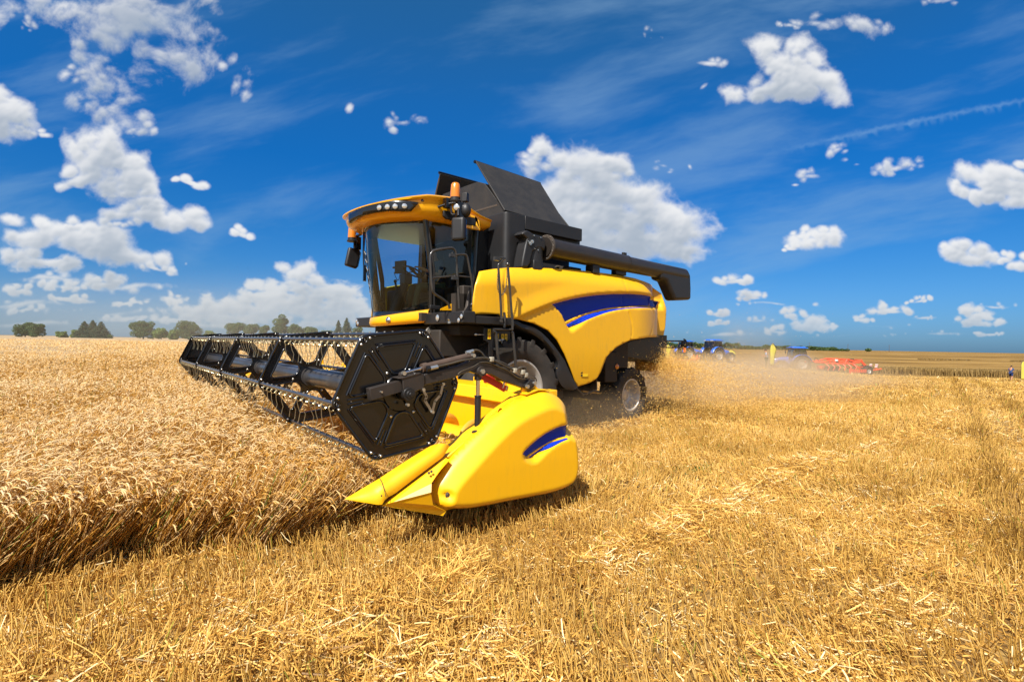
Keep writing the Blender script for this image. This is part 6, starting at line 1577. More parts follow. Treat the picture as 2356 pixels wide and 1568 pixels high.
banner(1772, 50, 2.5, .62, aR, 'yellow feather banner standing in the dust beside a tractor')
banner(2350, 56, 2.4, .8, aR, 'yellow feather banner cut by the right edge of the picture')

# ================================================================== trees
LEAF = {}
def leaf_mat(name, c):
    m, nt, out = node_mat(name); N = nt.nodes; L = nt.links
    at = N.new('ShaderNodeAttribute'); at.attribute_name = 'rnd'
    hs = N.new('ShaderNodeHueSaturation'); hs.inputs['Color'].default_value = (*c, 1)
    mr = N.new('ShaderNodeMapRange'); mr.inputs[3].default_value = .55; mr.inputs[4].default_value = 1.6; L.new(at.outputs['Fac'], mr.inputs[0]); L.new(mr.outputs[0], hs.inputs['Value'])
    b_ = N.new('ShaderNodeBsdfPrincipled'); b_.inputs['Roughness'].default_value = .7; L.new(hs.outputs[0], b_.inputs['Base Color'])
    t = N.new('ShaderNodeBsdfTranslucent'); L.new(hs.outputs[0], t.inputs[0]); mx = N.new('ShaderNodeMixShader'); mx.inputs[0].default_value = .3
    L.new(b_.outputs[0], mx.inputs[1]); L.new(t.outputs[0], mx.inputs[2]); L.new(mx.outputs[0], out.inputs[0]); return m
LF1 = leaf_mat('leaves_dark', (.060, .105, .028)); LF2 = leaf_mat('leaves_light', (.13, .19, .04)); LF3 = leaf_mat('needles', (.032, .062, .025))
def leafcloud(P, size, name, m, parent, kind=None):
    n = len(P); a = rng.normal(size=(n, 3)); a /= np.linalg.norm(a, axis=1)[:, None]; b_ = np.cross(a, rng.normal(size=(n, 3))); b_ /= np.linalg.norm(b_, axis=1)[:, None]
    s = size*(.6+.8*rng.random(n))[:, None]
    V = np.stack([P-a*s-b_*s*.5, P+a*s-b_*s*.5, P+a*s*.7+b_*s*.6, P-a*s*.7+b_*s*.6], 1).reshape(-1, 3); F = np.arange(4*n).reshape(-1, 4)
    c = np.repeat(np.clip(rng.normal(.5, .2, n), 0, 1), 4)
    o = raw_mesh(name, V, F, [m], {'rnd': c}, kind); o.parent = parent; return o
def tree(xp, F, wpx, toppx, kind, label, m):
    x, y, z = far_pt(xp, F); k = F/CF; W_ = wpx*k; Hh = toppx*k+1.9; T = empty('tree', (x, y, z), 0, label, 'tree', 'trees along the far edge of the wheat field')
    b = MB(); b.tube([(0, 0, 0), (.05*W_*.2, 0, Hh*.35), (0, 0, Hh*(.8 if kind == 'c' else .6))], [Hh*.035, Hh*.026, Hh*.01], 8)
    if kind != 'c':
        for q in range(7): a = q*2.4; b.tube([(0, 0, Hh*(.25+.04*q)), (W_*.25*math.cos(a), W_*.25*math.sin(a), Hh*(.5+.05*q))], [Hh*.014, Hh*.005], 5)
    b.build('trunk', WOOD, T, smooth=60)
    if kind == 'c':   # conifer: tiers of drooping sprays
        pts = []
        for q in range(26):
            t = (q+.5)/26; zz = Hh*(.06+.94*t); r = W_*.72*(1-t)**.8+.12
            nb = int(7+10*(1-t))
            for j in range(nb):
                a = rng.random()*2*PI; L_ = r*(.7+.5*rng.random()); m_ = int(6+16*(1-t)); s = np.linspace(.1, 1, m_)
                pts.append(np.repeat(np.stack([s*L_*math.cos(a), s*L_*math.sin(a), zz-s*s*L_*.25+.0*s], 1), 3, 0)+rng.normal(size=(m_*3, 3))*.14)
        leafcloud(np.concatenate(pts), .20, 'crown', m, T)
    else:
        nl = 9+int(W_); pts = []
        for q in range(nl):
            a = rng.random()*2*PI; rr_ = rng.random()**.5; hz_ = .22+.62*rng.random()
            env = math.sin(PI*min(1, hz_*1.02))**.5
            if kind == 't': env *= 1.1-.6*hz_
            c_ = np.array([W_*.36*rr_*math.cos(a)*env, W_*.36*rr_*math.sin(a)*env, Hh*hz_]); r_ = W_*(.15+.10*rng.random())
            r_ = min(r_, Hh*.24, Hh-c_[2]); n = int(230+40*r_*r_)
            d = rng.normal(size=(n, 3)); d /= np.linalg.norm(d, axis=1)[:, None]; rad_ = r_*(.55+.5*rng.random(n)**.6)
            pts.append(c_+d*rad_[:, None]*np.array([1, 1, .8]))
        leafcloud(np.concatenate(pts), .24, 'crown', m, T)
FT = 300.
for (xp, wpx, top, kind, lb, m) in (
    (58, 52, 30, 'b', 'broad two-lobed tree, the first from the left on the horizon', LF1), (84, 46, 27, 'b', 'lower right half of the leftmost clump of trees', LF1), (142, 36, 10, 'b', 'low pale bush between the leftmost clump and the firs', LF2),
    (176, 30, 14, 'b', 'small light green bush touching the left side of the firs', LF2), (194, 34, 33, 'c', 'dark fir, left one of a tight group of three firs', LF3), (213, 32, 36, 'c', 'dark fir, middle and tallest of the three firs', LF3), (232, 36, 33, 'c', 'dark fir with wide lower branches, right one of the three firs', LF3),
    (330, 58, 38, 'b', 'dense round dark tree standing alone left of the reel', LF1), (371, 38, 22, 'b', 'light green rounded tree beside the dense round tree', LF2), (402, 32, 19, 'b', 'small light green tree left of the broad crowned tree', LF2), (434, 56, 41, 'b', 'broad crowned dark tree above the left end of the reel', LF1),
    (486, 36, 18, 'b', 'low bush just showing above the left part of the reel', LF2), (542, 46, 40, 'b', 'rounded dark tree above the reel, first of three in a row', LF1), (579, 36, 36, 'b', 'rounded dark tree above the reel, second of three in a row', LF1), (606, 28, 34, 'b', 'small rounded tree above the reel, third of three in a row', LF1),
    (647, 44, 62, 't', 'tall ragged tree above the reel, the tallest on the horizon', LF1), (684, 46, 38, 'b', 'hazy low tree right beside the tallest tree', LF1), (716, 34, 33, 'b', 'hazy low tree right of the hazy pair', LF1), (778, 22, 46, 'c', 'small hazy fir left of the combine cab', LF3), (797, 30, 52, 'c', 'larger hazy fir close to the combine cab platform', LF3), (820, 30, 34, 'b', 'hazy bush half hidden by the combine cab platform', LF1),
    (752, 30, 24, 'b', 'very low hazy bush between the tall tree and the small fir', LF1), (252, 10, 3, 'b', 'tiny bush right of the three firs', LF2)):
    tree(xp, FT if xp < 460 else 320., wpx, top, kind, lb, m)
# far wood on the right horizon: one mass, with a few trees standing free
pts = []
for xp in np.arange(1405, 1948, 1.1):
    F = 640+20*math.sin(xp*.05); hh = (13 if xp < 1700 else 10)*(1-.45*sstep(1850, 1950, xp))*(.65+.5*vnoise(np.array([xp]), np.array([0.]), .09, 1)[0]+.25*vnoise(np.array([xp]), np.array([3.]), .35, 2)[0])
    x, y, z = far_pt(xp, F); Hm = hh*F/CF; n = int(34+20*rng.random()); t = rng.random(n)
    pts.append(np.stack([x+rng.normal(size=n)*.9, y+rng.normal(size=n)*.9, z-.5+Hm*np.sqrt(t)], 1))
wd = leafcloud(np.concatenate(pts), .62, 'distant_wood', LF1, None, 'stuff')
for xp, hh, ww, lb in ((1917, 8.5, 18, 'dark rounded tree at the right end of the distant wood'), (1938, 5.5, 9, 'small low bush right of the distant wood'), (1950, 5, 9, 'second small low bush right of the distant wood'), (1998, 7, 13, 'single small tree standing alone on the right horizon')):
    x, y, z = far_pt(xp, 620); k = 620/CF; T = empty('tree', (x, y, z), 0, lb, 'tree', 'free standing trees on the right horizon')
    b = MB(); b.tube([(0, 0, 0), (0, 0, hh*k*.6)], [.3, .12], 6); b.build('trunk', WOOD, T)
    n = 700; d = rng.normal(size=(n, 3)); d /= np.linalg.norm(d, axis=1)[:, None]; leafcloud(d*(ww*k*.5*rng.random(n)**.3)[:, None]*np.array([1, 1, .55])+np.array([0, 0, hh*k*.55]), .45, 'crown', LF1, T)
b = MB()
for i, (xp, hh) in enumerate(((1862, 19), (1951, 17), (2046, 17))):
    x, y, z = far_pt(xp, 480); k = 480/CF; T = empty('utility_pole', (x, y, z), 0, ('thin pole nearest the third tractor', 'thin middle pole above the distant wood', 'thin pole farthest right on the horizon')[i], 'pole', 'thin poles on the right horizon')
    b = MB(); b.tube([(0, 0, 0), (0, 0, hh*k)], [.17, .11], 6); b.build('pole', WOOD, T); b = MB(); b.box((0, 0, hh*k*.95), (1.6, .15, .15), Matrix.Rotation(aR, 3, 'Z')); b.build('cross_arm', WOOD, T)
# standing dark crop strip beyond the walking person, weedy boundary line farther off
n = 26000; s = rng.random(n); w_ = rng.random(n)*3.2
xp_ = 1885+s*640; Fs = 74-13*s**.8+w_; aa = (xp_-PW/2)*Fs/CF; X = CPOS[0]+FWD[0]*Fs+RGT[0]*aa; Y = CPOS[1]+FWD[1]*Fs+RGT[1]*aa
DCR = straw_mat('dry_weeds', [(0, (.13, .08, .025)), (.4, (.26, .165, .05)), (.75, (.38, .25, .085)), (1, (.46, .31, .11))], .2)
pr = ribbons(np.stack([X, Y, terrain(X, Y)], 1), dirs(n, R_(84), .12), (.55+.45*rng.random(n))*(.35+.65*sstep(0, .2, s)), np.full(n, .045), rng.normal(size=(n, 3))*.04, 1, rng.random(n))
raw_mesh('dry_weed_strip', pr[0], pr[1], [DCR], {'rnd': pr[2]}, 'stuff')
n = 5000; s = rng.random(n); s = s[fbm(s*9+3, s*0, 1.3, 2, 4) > .46]; n = len(s); xp_ = 1860+s*600; Fs = 165-10*s+rng.random(n)*2.5; aa = (xp_-PW/2)*Fs/CF; X = CPOS[0]+FWD[0]*Fs+RGT[0]*aa; Y = CPOS[1]+FWD[1]*Fs+RGT[1]*aa
pr = ribbons(np.stack([X, Y, terrain(X, Y)], 1), dirs(n, R_(80), .2), (.12+.35*rng.random(n)), np.full(n, .12), rng.normal(size=(n, 3))*.04, 1, rng.random(n)*.6)
raw_mesh('field_margin_weeds', pr[0], pr[1], [DCR], {'rnd': pr[2]}, 'stuff')
# green weeds in the stubble
GRW = straw_mat('green_weed', [(0, (.03, .08, .015)), (.5, (.07, .15, .02)), (1, (.14, .24, .04))], .3)
ps = []
for q in ((1580, 1100), (1620, 1082), (1560, 1088), (1605, 1090)):
    p = gpt(*q); n = 14; X = p[0]+rng.normal(size=n)*.05; Y = p[1]+rng.normal(size=n)*.05
    ps.append(ribbons(np.stack([X, Y, terrain(X, Y)+.10*rng.random(n)], 1), dirs(n, R_(35), .4), .04+.03*rng.random(n), np.full(n, .013), rng.normal(size=(n, 3))*.02, 2, rng.random(n)))
V, F, r = join(ps); raw_mesh('green_weeds', V, F, [GRW], {'rnd': r}, 'stuff')

# ================================================================== chaff thrown from the chopper, and dust
n = 105000; t = rng.random(n)**.95*.95
p0 = np.stack([-5.05+rng.normal(size=n)*.22, .95+rng.normal(size=n)*.30, 1.35+rng.normal(size=n)*.16], 1)
v0 = np.stack([-1.2+rng.normal(size=n)*1.7, 2.2+rng.normal(size=n)*2.2, -.05+rng.normal(size=n)*.5], 1)
P = p0+v0*t[:, None]*np.array([1, 1, 1])+np.array([0, 0, -2.3])*(t**2)[:, None]
n2 = 5000; P2_ = np.stack([-3.9+rng.normal(size=n2)*1.1, 1.55+np.abs(rng.normal(size=n2))*.55, .15+np.abs(rng.normal(size=n2))*.55], 1)
n3 = 1200; F3 = 12+10*rng.random(n3); x3 = 1500+420*rng.random(n3)**.9; a3 = (x3-PW/2)*F3/CF
P3_ = np.stack([CPOS[0]+FWD[0]*F3+RGT[0]*a3, CPOS[1]+FWD[1]*F3+RGT[1]*a3, .1+2.6*rng.random(n3)**5], 1)
P = np.concatenate([P, P2_, P3_]); k = (P[:, 2] > .03) & ~((P[:, 0] > -4.6) & (P[:, 1] > 1.2) & (P[:, 2] < 1.25) & (rng.random(len(P)) < .62)) & ~((P[:, 0] > -3.3) & (P[:, 1] < 1.95) & (P[:, 2] > .9)); P = P[k]; n = len(P)
pr = ribbons(P, dirs(n, 0, .8), .008+.016*rng.random(n)**2, .004+.005*rng.random(n), rng.normal(size=(n, 3))*.002, 1, np.clip(.3+.6*rng.random(n), 0, .96))
raw_mesh('flying_chaff', pr[0], pr[1], [STRAW], {'rnd': pr[2]}, 'stuff')
def dust_volume(name, c, rad, dens, col, rz=0., nsc=.6, thr=.42, seed=0.):
    m, nt, out = node_mat(name+'_air'); N = nt.nodes; L = nt.links
    tc = N.new('ShaderNodeTexCoord'); ln = N.new('ShaderNodeVectorMath'); ln.operation = 'LENGTH'; L.new(tc.outputs['Object'], ln.inputs[0])
    fo = N.new('ShaderNodeMapRange'); fo.interpolation_type = 'SMOOTHSTEP'; fo.inputs[1].default_value = .98; fo.inputs[2].default_value = .15; fo.inputs[3].default_value = 0; fo.inputs[4].default_value = 1; L.new(ln.outputs['Value'], fo.inputs[0])
    ge = N.new('ShaderNodeNewGeometry'); nz = N.new('ShaderNodeTexNoise'); nz.noise_dimensions = '4D'; nz.inputs['W'].default_value = seed; nz.inputs['Scale'].default_value = nsc; nz.inputs['Detail'].default_value = 4; L.new(ge.outputs['Position'], nz.inputs['Vector'])
    mr = N.new('ShaderNodeMapRange'); mr.inputs[1].default_value = thr-.1; mr.inputs[2].default_value = thr+.25; mr.inputs[3].default_value = .05; mr.inputs[4].default_value = 1.; L.new(nz.outputs[0], mr.inputs[0])
    a = N.new('ShaderNodeMath'); a.operation = 'MULTIPLY'; L.new(fo.outputs[0], a.inputs[0]); L.new(mr.outputs[0], a.inputs[1])
    a2 = N.new('ShaderNodeMath'); a2.operation = 'MULTIPLY'; a2.inputs[1].default_value = dens; L.new(a.outputs[0], a2.inputs[0])
    pv = N.new('ShaderNodeVolumePrincipled'); pv.inputs['Color'].default_value = (*col, 1); pv.inputs['Anisotropy'].default_value = .1; L.new(a2.outputs[0], pv.inputs['Density']); L.new(pv.outputs[0], out.inputs['Volume'])
    bm = bmesh.new(); bmesh.ops.create_icosphere(bm, subdivisions=3, radius=1.); me = bpy.data.meshes.new(name); bm.to_mesh(me); bm.free(); me.materials.append(m)
    o = bpy.data.objects.new(name, me); COL.objects.link(o); o.location = c; o.scale = rad; o.rotation_euler = (0, 0, rz); o['kind'] = 'stuff'; return o
DC = (.88, .69, .46)
def dpos(xp, F, z):
    x, y, _ = far_pt(xp, F); return (x, y, z)
dust_volume('dust_cloud', dpos(1640, 17.5, .45), (6.0, 3.0, 1.35), .85, DC, aR-.2, .55, .40)
dust_volume('dust_cloud', dpos(1580, 14.6, .55), (3.2, 2.0, 1.35), .65, DC, aR, .9, .42, 21.)
dust_volume('dust_cloud', dpos(1790, 25, .1), (8.5, 4.5, 1.7), .48, DC, aR, .35, .40, 3.)
dust_volume('dust_cloud', dpos(1660, 42, .6), (13, 5, 1.3), .07, DC, aR, .18, .40, 6.)
dust_volume('dust_cloud', dpos(1720, 30, 2.2), (3.5, 3, 3.4), .09, DC, aR, .4, .42, 9.)
dust_volume('dust_cloud', dpos(1802, 53, .2), (5.2, 2.4, 2.2), .55, DC, aR, .4, .36, 11.)
dust_volume('dust_cloud', (-1.6, 1.9, .35), (2.4, 1.2, .7), .30, DC, 0., .9, .4, 12.)
dust_volume('dust_haze', dpos(560, 130, 4), (95, 60, 15), 0.0032, (.93, .84, .70), aR, .02, .40, 15.)
EXPO = 0.74; SKYSEED = 12
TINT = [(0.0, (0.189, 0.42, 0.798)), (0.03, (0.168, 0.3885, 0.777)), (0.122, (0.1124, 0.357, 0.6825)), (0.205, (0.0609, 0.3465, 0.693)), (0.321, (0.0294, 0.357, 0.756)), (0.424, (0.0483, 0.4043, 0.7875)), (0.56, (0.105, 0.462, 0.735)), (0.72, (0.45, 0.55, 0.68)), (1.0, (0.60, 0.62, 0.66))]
TSC = 1.0
CL_LIT = (5.2, 5.25, 5.35); CL_DARK = (2.45, 2.85, 3.4); CL_VEIL = (1.75, 2.9, 4.2); CL_HZN = (2.8, 3.15, 3.5); CL_DUST = (2.4, 2.9, 3.3)
def sdir(x, y):
    o, d = ray(x, y); F = d[0]*FWD[0]+d[1]*FWD[1]; R = d[0]*RGT[0]+d[1]*RGT[1]
    return R/F, d[2]/F
# (x, y, rx, ry, angle) measured in the photograph; turned into world directions
CUM = [ # solid cumulus
 (1262, 375, 48, 42, 0), (1335, 425, 80, 70, 10), (1425, 480, 75, 70, 0), (1425, 405, 42, 38, 0), (1500, 540, 120, 65, 15), (1580, 570, 75, 40, 10), (1410, 540, 120, 60, 15), (1310, 470, 60, 55, 0), (1225, 365, 24, 30, 0),
 (1800, 135, 70, 52, 0), (1850, 165, 88, 50, 20), (1750, 200, 90, 36, -15), (1830, 205, 75, 36, 0),
 (215, 350, 72, 52, 20), (255, 400, 80, 58, 25), (170, 410, 42, 26, -20), (300, 430, 60, 34, 25), (262, 447, 30, 17, 0), (300, 380, 30, 22, 0),
 (20, 285, 60, 42, 15), (75, 300, 40, 20, 20), (-20, 270, 60, 50, 0),
 (330, 500, 80, 34, 5), (410, 515, 72, 24, 5), (275, 515, 40, 18, 0), (350, 480, 40, 16, 0),
 (60, 535, 95, 40, 5), (200, 550, 120, 50, 12), (300, 590, 100, 34, 18), (90, 600, 110, 22, 3), (360, 620, 50, 12, 15), (180, 520, 45, 25, 0),
 (665, 625, 42, 30, 0), (710, 660, 55, 35, 20), (610, 672, 62, 24, 0), (770, 690, 80, 30, 10), (680, 700, 110, 34, 0), (470, 705, 75, 24, 0), (400, 690, 42, 20, 0), (590, 705, 70, 24, 0), (520, 720, 150, 22, 0), (800, 720, 70, 30, 0), (160, 690, 60, 10, 0), (60, 715, 50, 8, 0), (300, 735, 70, 9, 0), (720, 740, 90, 16, 0), (420, 740, 60, 9, 0),
 (1870, 560, 68, 24, 5), (1840, 545, 32, 18, 0), (1895, 545, 40, 22, 0), (1820, 575, 26, 12, 0),
 (2235, 590, 62, 26, 6), (2310, 590, 40, 18, 0), (2200, 575, 35, 20, 0), (2350, 600, 50, 24, 0),
 (2250, 410, 58, 40, 15), (2320, 425, 65, 40, 10), (2215, 440, 38, 25, 30), (2360, 450, 50, 35, 0), (2280, 455, 40, 22, 10), (2365, 380, 26, 18, 0),
 (1695, 648, 56, 12, 0), (1728, 686, 38, 11, 0), (1652, 720, 30, 9, 0), (1650, 742, 34, 7, 0),
 (1825, 722, 26, 16, 0), (1860, 748, 48, 16, 0), (1900, 750, 26, 12, 0), (1790, 762, 34, 9, 0), (2040, 716, 50, 11, 0), (2110, 692, 34, 8, -10), (1985, 736, 26, 8, 0), (2255, 722, 44, 20, 0), (2250, 742, 60, 12, 0), (2275, 768, 36, 7, 0),
 (1010, 100, 0.1, .1, 0), (555, 538, 26, 14, 20), (440, 428, 46, 11, 12), (140, 660, 60, 12, 0), (240, 650, 60, 16, 0), (45, 668, 34, 16, 0), (300, 700, 60, 8, 0)]
WSP = [ # ragged, thinner clouds
 (230, 20, 165, 60, 5), (350, 40, 150, 85, 15), (430, 100, 90, 55, 35), (150, 5, 100, 35, 0), (400, 20, 110, 60, 0), (250, 70, 90, 30, 10),
 (225, 130, 55, 45, 20), (250, 190, 55, 70, -20), (185, 165, 50, 25, -20), (200, 245, 62, 22, 30), (280, 275, 60, 32, 25), (320, 300, 36, 20, 0),
 (550, 170, 34, 42, -10), (565, 210, 24, 38, 10), (190, 25, 130, 50, 0), (300, 60, 140, 70, 10), (380, 60, 110, 70, 20), (440, 40, 60, 60, 0), (360, 120, 60, 40, 30), (250, 150, 60, 60, 0), (235, 215, 55, 50, 0), (510, 150, 24, 22, 20), (0, 50, 22, 32, 0), (50, 55, 45, 14, 30), (-10, 30, 40, 50, 0),
 (905, 255, 18, 30, -15), (930, 275, 50, 17, -5), (905, 295, 18, 16, 0), (965, 275, 22, 14, 0), (803, 247, 14, 20, 10), 
 (1500, 82, 34, 20, 15), (1500, 100, 22, 14, 0), (1630, 146, 46, 13, 0), (1615, 200, 28, 14, -35), (1880, 55, 55, 20, 0), (1990, 50, 66, 30, 10), (1820, 60, 30, 12, 0), (2170, 3, 60, 12, 0),
 (1525, 385, 38, 16, 20), (1540, 400, 24, 12, 0), (1585, 385, 10, 18, -20), (1925, 345, 32, 16, -20), (1945, 370, 26, 16, 0), (1860, 405, 34, 13, 0), (1970, 380, 22, 12, 0), (2060, 385, 52, 14, -15), (2100, 378, 34, 18, 20), (2030, 395, 30, 10, 0), (1825, 425, 14, 7, 0),
 (100, 640, 160, 12, 0), (300, 660, 140, 12, 0), (60, 700, 150, 12, 0), (250, 720, 180, 10, 0), (440, 740, 200, 10, 0), (100, 750, 180, 8, 0), (700, 745, 160, 14, 0), (900, 260, .1, .1, 0), (430, 605, 10, 12, 0),
 (1780, 700, 110, 6, 0), (2000, 750, 120, 7, 0), (1960, 770, 130, 6, 0), (2150, 768, 120, 6, 0), (2300, 700, 60, 7, 0), (1650, 765, 90, 6, 0), (2120, 730, 60, 5, 0), (1750, 740, 40, 8, 0)]

_g2 = np.random.default_rng(SKYSEED).random((256, 256))*2*PI
def gnoise(x, y, k=0):
    x = x+k*31.7; y = y+k*57.3; xi = np.floor(x).astype(int); yi = np.floor(y).astype(int); fx = x-xi; fy = y-yi
    def gr(ix, iy, dx, dy):
        a = _g2[ix & 255, iy & 255]; return np.cos(a)*dx+np.sin(a)*dy
    u = fx*fx*fx*(fx*(fx*6-15)+10); v = fy*fy*fy*(fy*(fy*6-15)+10)
    a = gr(xi, yi, fx, fy); b_ = gr(xi+1, yi, fx-1, fy); c_ = gr(xi, yi+1, fx, fy-1); d_ = gr(xi+1, yi+1, fx-1, fy-1)
    return ((a*(1-u)+b_*u)*(1-v)+(c_*(1-u)+d_*u)*v)*1.5
def gfbm(x, y, sc, o=6, gain=.5, k=0, billow=False):
    s = 0; a = 1.; t = 0
    for i in range(o):
        c, d = math.cos(.6*i+k), math.sin(.6*i+k); n = gnoise((x*c-y*d)*sc, (x*d+y*c)*sc, k+i*3)
        if billow: n = 1-2*np.abs(n)*1.2
        s = s+a*n; t += a; a *= gain; sc *= 2.03
    return s/t
def puffs(blobs, seed, hard):
    g = np.random.default_rng(seed); out = []
    for (x, y, rx, ry, an) in blobs:
        if rx < 1: continue
        n = (0 if rx < 30 else 5) if not hard else (7 if rx < 60 else 11); c, d = math.cos(R_(an)), math.sin(R_(an)); base = .55 if rx < 60 else .72
        out.append((x, y+ry*.15, rx*base, ry*base*.85, an))
        for k in range(n):
            a = g.random()*2*PI; q = .45+.45*g.random(); dx, dy = rx*q*math.cos(a), ry*q*math.sin(a)*(1 if not hard else (1. if math.sin(a) < 0 else .55))
            r = min(rx, ry)*(.34+.34*g.random()) if rx < 2.6*ry else ry*(.55+.4*g.random())
            out.append((x+dx*c-dy*d, y+dx*d+dy*c, r*(1.1+.5*g.random()), r, an+g.normal()*15))
    return out
def cloud_map():
    """clouds as seen over the field, on the tangent plane of the sky in front of the machine"""
    R0, R1, U0, U1 = -1.3, 1.3, -.02, .88; st = 1.9/CF
    r = np.arange(R0, R1, st); u = np.arange(U0, U1, st); Rg, Ug = np.meshgrid(r, u)
    col = np.zeros(Rg.shape+(3,)); al = np.zeros(Rg.shape)
    def over(c, a):
        nonlocal col, al
        a = np.clip(a, 0, 1); na = a+al*(1-a); col = np.where(na[..., None] > 1e-5, (c*a[..., None]+col*(al*(1-a))[..., None])/(na[..., None]+1e-9), col); al = na
    veil = np.array(CL_VEIL)
    c_, d_ = math.cos(R_(-13)), math.sin(R_(-13)); xr, yr = Rg*c_-Ug*d_, Rg*d_+Ug*c_
    w1 = gfbm(Rg, Ug, 1.8, 3, k=2)
    n = gfbm(xr*.9+w1*.08, yr*4.2+w1*.22, 1.5, 7, .58, 4); n2 = gfbm(Rg, Ug*1.6, 1.3, 3, k=6)
    over(np.broadcast_to(veil, col.shape), sstep(-.12, .55, n+.5*n2)*.36*sstep(-.02, .1, Ug))
    # condensation trail
    a0 = sdir(1745, 360); a1 = sdir(2356, 232); an = math.atan2(a1[1]-a0[1], a1[0]-a0[0]); c_, d_ = math.cos(an), math.sin(an)
    t = (Rg-a0[0])*c_+(Ug-a0[1])*d_; w = -(Rg-a0[0])*d_+(Ug-a0[1])*c_+.05*(t-.27)**2-.004; n = gfbm(Rg, Ug, 70, 3, k=1)
    tr = np.exp(-((w+n*.0045)/.0042)**2)*sstep(-.03, .2, t)*(.55+.45*gfbm(Rg, Ug, 25, 3, k=3))+.3*np.exp(-((w+.007)/.006)**2)*sstep(.35, .75, .5+.5*gnoise(t*95, w*30)+.3*gfbm(Rg, Ug, 40, 3, k=5))*sstep(0, .2, t)
    over(np.broadcast_to(veil*1.1, col.shape), tr*.42)
    for nm, blobs, ns, amp, off, wid, op, hard in (('wisp', WSP, 8., 2.0, .93, 1.3, .86, 0), ('cumulus', CUM, 8., 1.25, .99, .85, .98, 1)):
        ml = np.full(Rg.shape, 9.); wx = gfbm(Rg, Ug, ns*.5, 3, k=7)*.030; wy = gfbm(Rg, Ug, ns*.5, 3, k=8)*.022
        loc = np.ones(Rg.shape)
        for (x, y, rx, ry, ang) in puffs(blobs, 3+hard, hard):
            cx, cy = sdir(x, y); rx, ry = rx*1.12/CF, ry*1.12/CF; m = 3.2*max(rx, ry)+.05
            i0, i1 = np.searchsorted(r, [cx-m, cx+m]); j0, j1 = np.searchsorted(u, [cy-m, cy+m])
            if i0 >= i1 or j0 >= j1: continue
            k = min(1., .25+max(rx, ry)/.05)
            X = Rg[j0:j1, i0:i1]+wx[j0:j1, i0:i1]*k-cx; Y = Ug[j0:j1, i0:i1]+wy[j0:j1, i0:i1]*k-cy; c_, d_ = math.cos(-R_(ang)), math.sin(-R_(ang))
            X2 = (X*c_+Y*d_)/rx; Y2 = (-X*d_+Y*c_)/ry
            if hard: Y2 = np.where(Y2 < 0, Y2*1.25, Y2)       # flatter bases
            l = np.hypot(X2, Y2); sl = ml[j0:j1, i0:i1]; h = np.clip(.5+.5*(sl-l)/.25, 0, 1)
            ml[j0:j1, i0:i1] = sl*(1-h)+l*h-.25*h*(1-h)
        if hard:
            lo = 1-sstep(.08, .24, Ug)      # finer detail low on the horizon
            bil = gfbm(Rg, Ug*1.15, ns*1.1, 6, .56, 9, True); bil2 = gfbm(Rg, Ug*1.5, ns*2.4, 5, .56, 2, True); bil = bil*(1-lo)+bil2*lo
            nz = .5*(gfbm(Rg, Ug*1.2, ns*.9, 6, .55, 5)*(1-lo)+gfbm(Rg, Ug*1.5, ns*2.2, 5, .55, 4)*lo)+.5*bil
        else: nz = gfbm(Rg+wx*2, Ug*1.15+wy*2, ns, 7, .62, 3); bil = nz
        raw = off+amp*nz-ml; d = sstep(0, wid, raw)
        if hard: d = d*.85+.15*sstep(0, .6, raw)
        # light from high above, a little from the left; bases in their own shade
        thick = np.clip(raw, 0, 1.2)**.6; occ = np.zeros(Rg.shape); acc = np.zeros(len(r)); sh = 0
        for j in range(len(u)-1, -1, -1):
            acc = acc*.955+thick[j]*.045*1.0; occ[j] = acc
        bs_ = gfbm(Rg, Ug*1.15, ns*1.5, 3, .45, 9, True)*(1-lo)+gfbm(Rg, Ug*1.5, ns*2.8, 3, .45, 2, True)*lo if hard else bil
        hf = thick*.05+(.011 if hard else .002)*bs_*np.minimum(thick*2, 1)
        gy_, gx_ = np.gradient(hf, st); k_ = 1/np.sqrt(gx_**2*.5+gy_**2*.5+1)
        lam = (.30*gx_-.62*gy_)*k_
        lit = np.clip(.95+.18*lam-.78*occ*np.minimum(thick*1.2, 1)+.45*(gfbm(Rg+.02, Ug*1.3, ns*.8, 4, .5, 6)+.12*bil)*np.minimum(thick, 1), 0, 1)
        for _ in range(4): lit = (lit+np.roll(lit, 1, 0)+np.roll(lit, -1, 0)+np.roll(lit, 1, 1)+np.roll(lit, -1, 1))/5
        lit = sstep(.0, .95, lit)
        cc = np.array(CL_DARK)*(1-lit[..., None])+np.array(CL_LIT)*lit[..., None]
        hz = (1-sstep(.0, .24, Ug))[..., None]*.50; cc = cc*(1-hz)+np.array(CL_HZN)*hz
        over(cc, d*op*(1-.45*(1-sstep(0, .09, Ug))))
    hz = (1-sstep(0, .17, Ug))*.62*np.interp(Rg, [-1.1, -.2, .3, 1.1], [1, .75, .22, .12])*(.8+.4*gfbm(Rg*1., Ug*3, 2.5, 4, k=5))
    over(np.broadcast_to(np.array(CL_DUST), col.shape), hz)
    edge = sstep(R0, R0+.1, Rg)*sstep(R1, R1-.1, Rg)*sstep(U1, U1-.06, Ug); al = al*edge
    return col, al, (R0, R0+len(r)*st, U0, U0+len(u)*st)
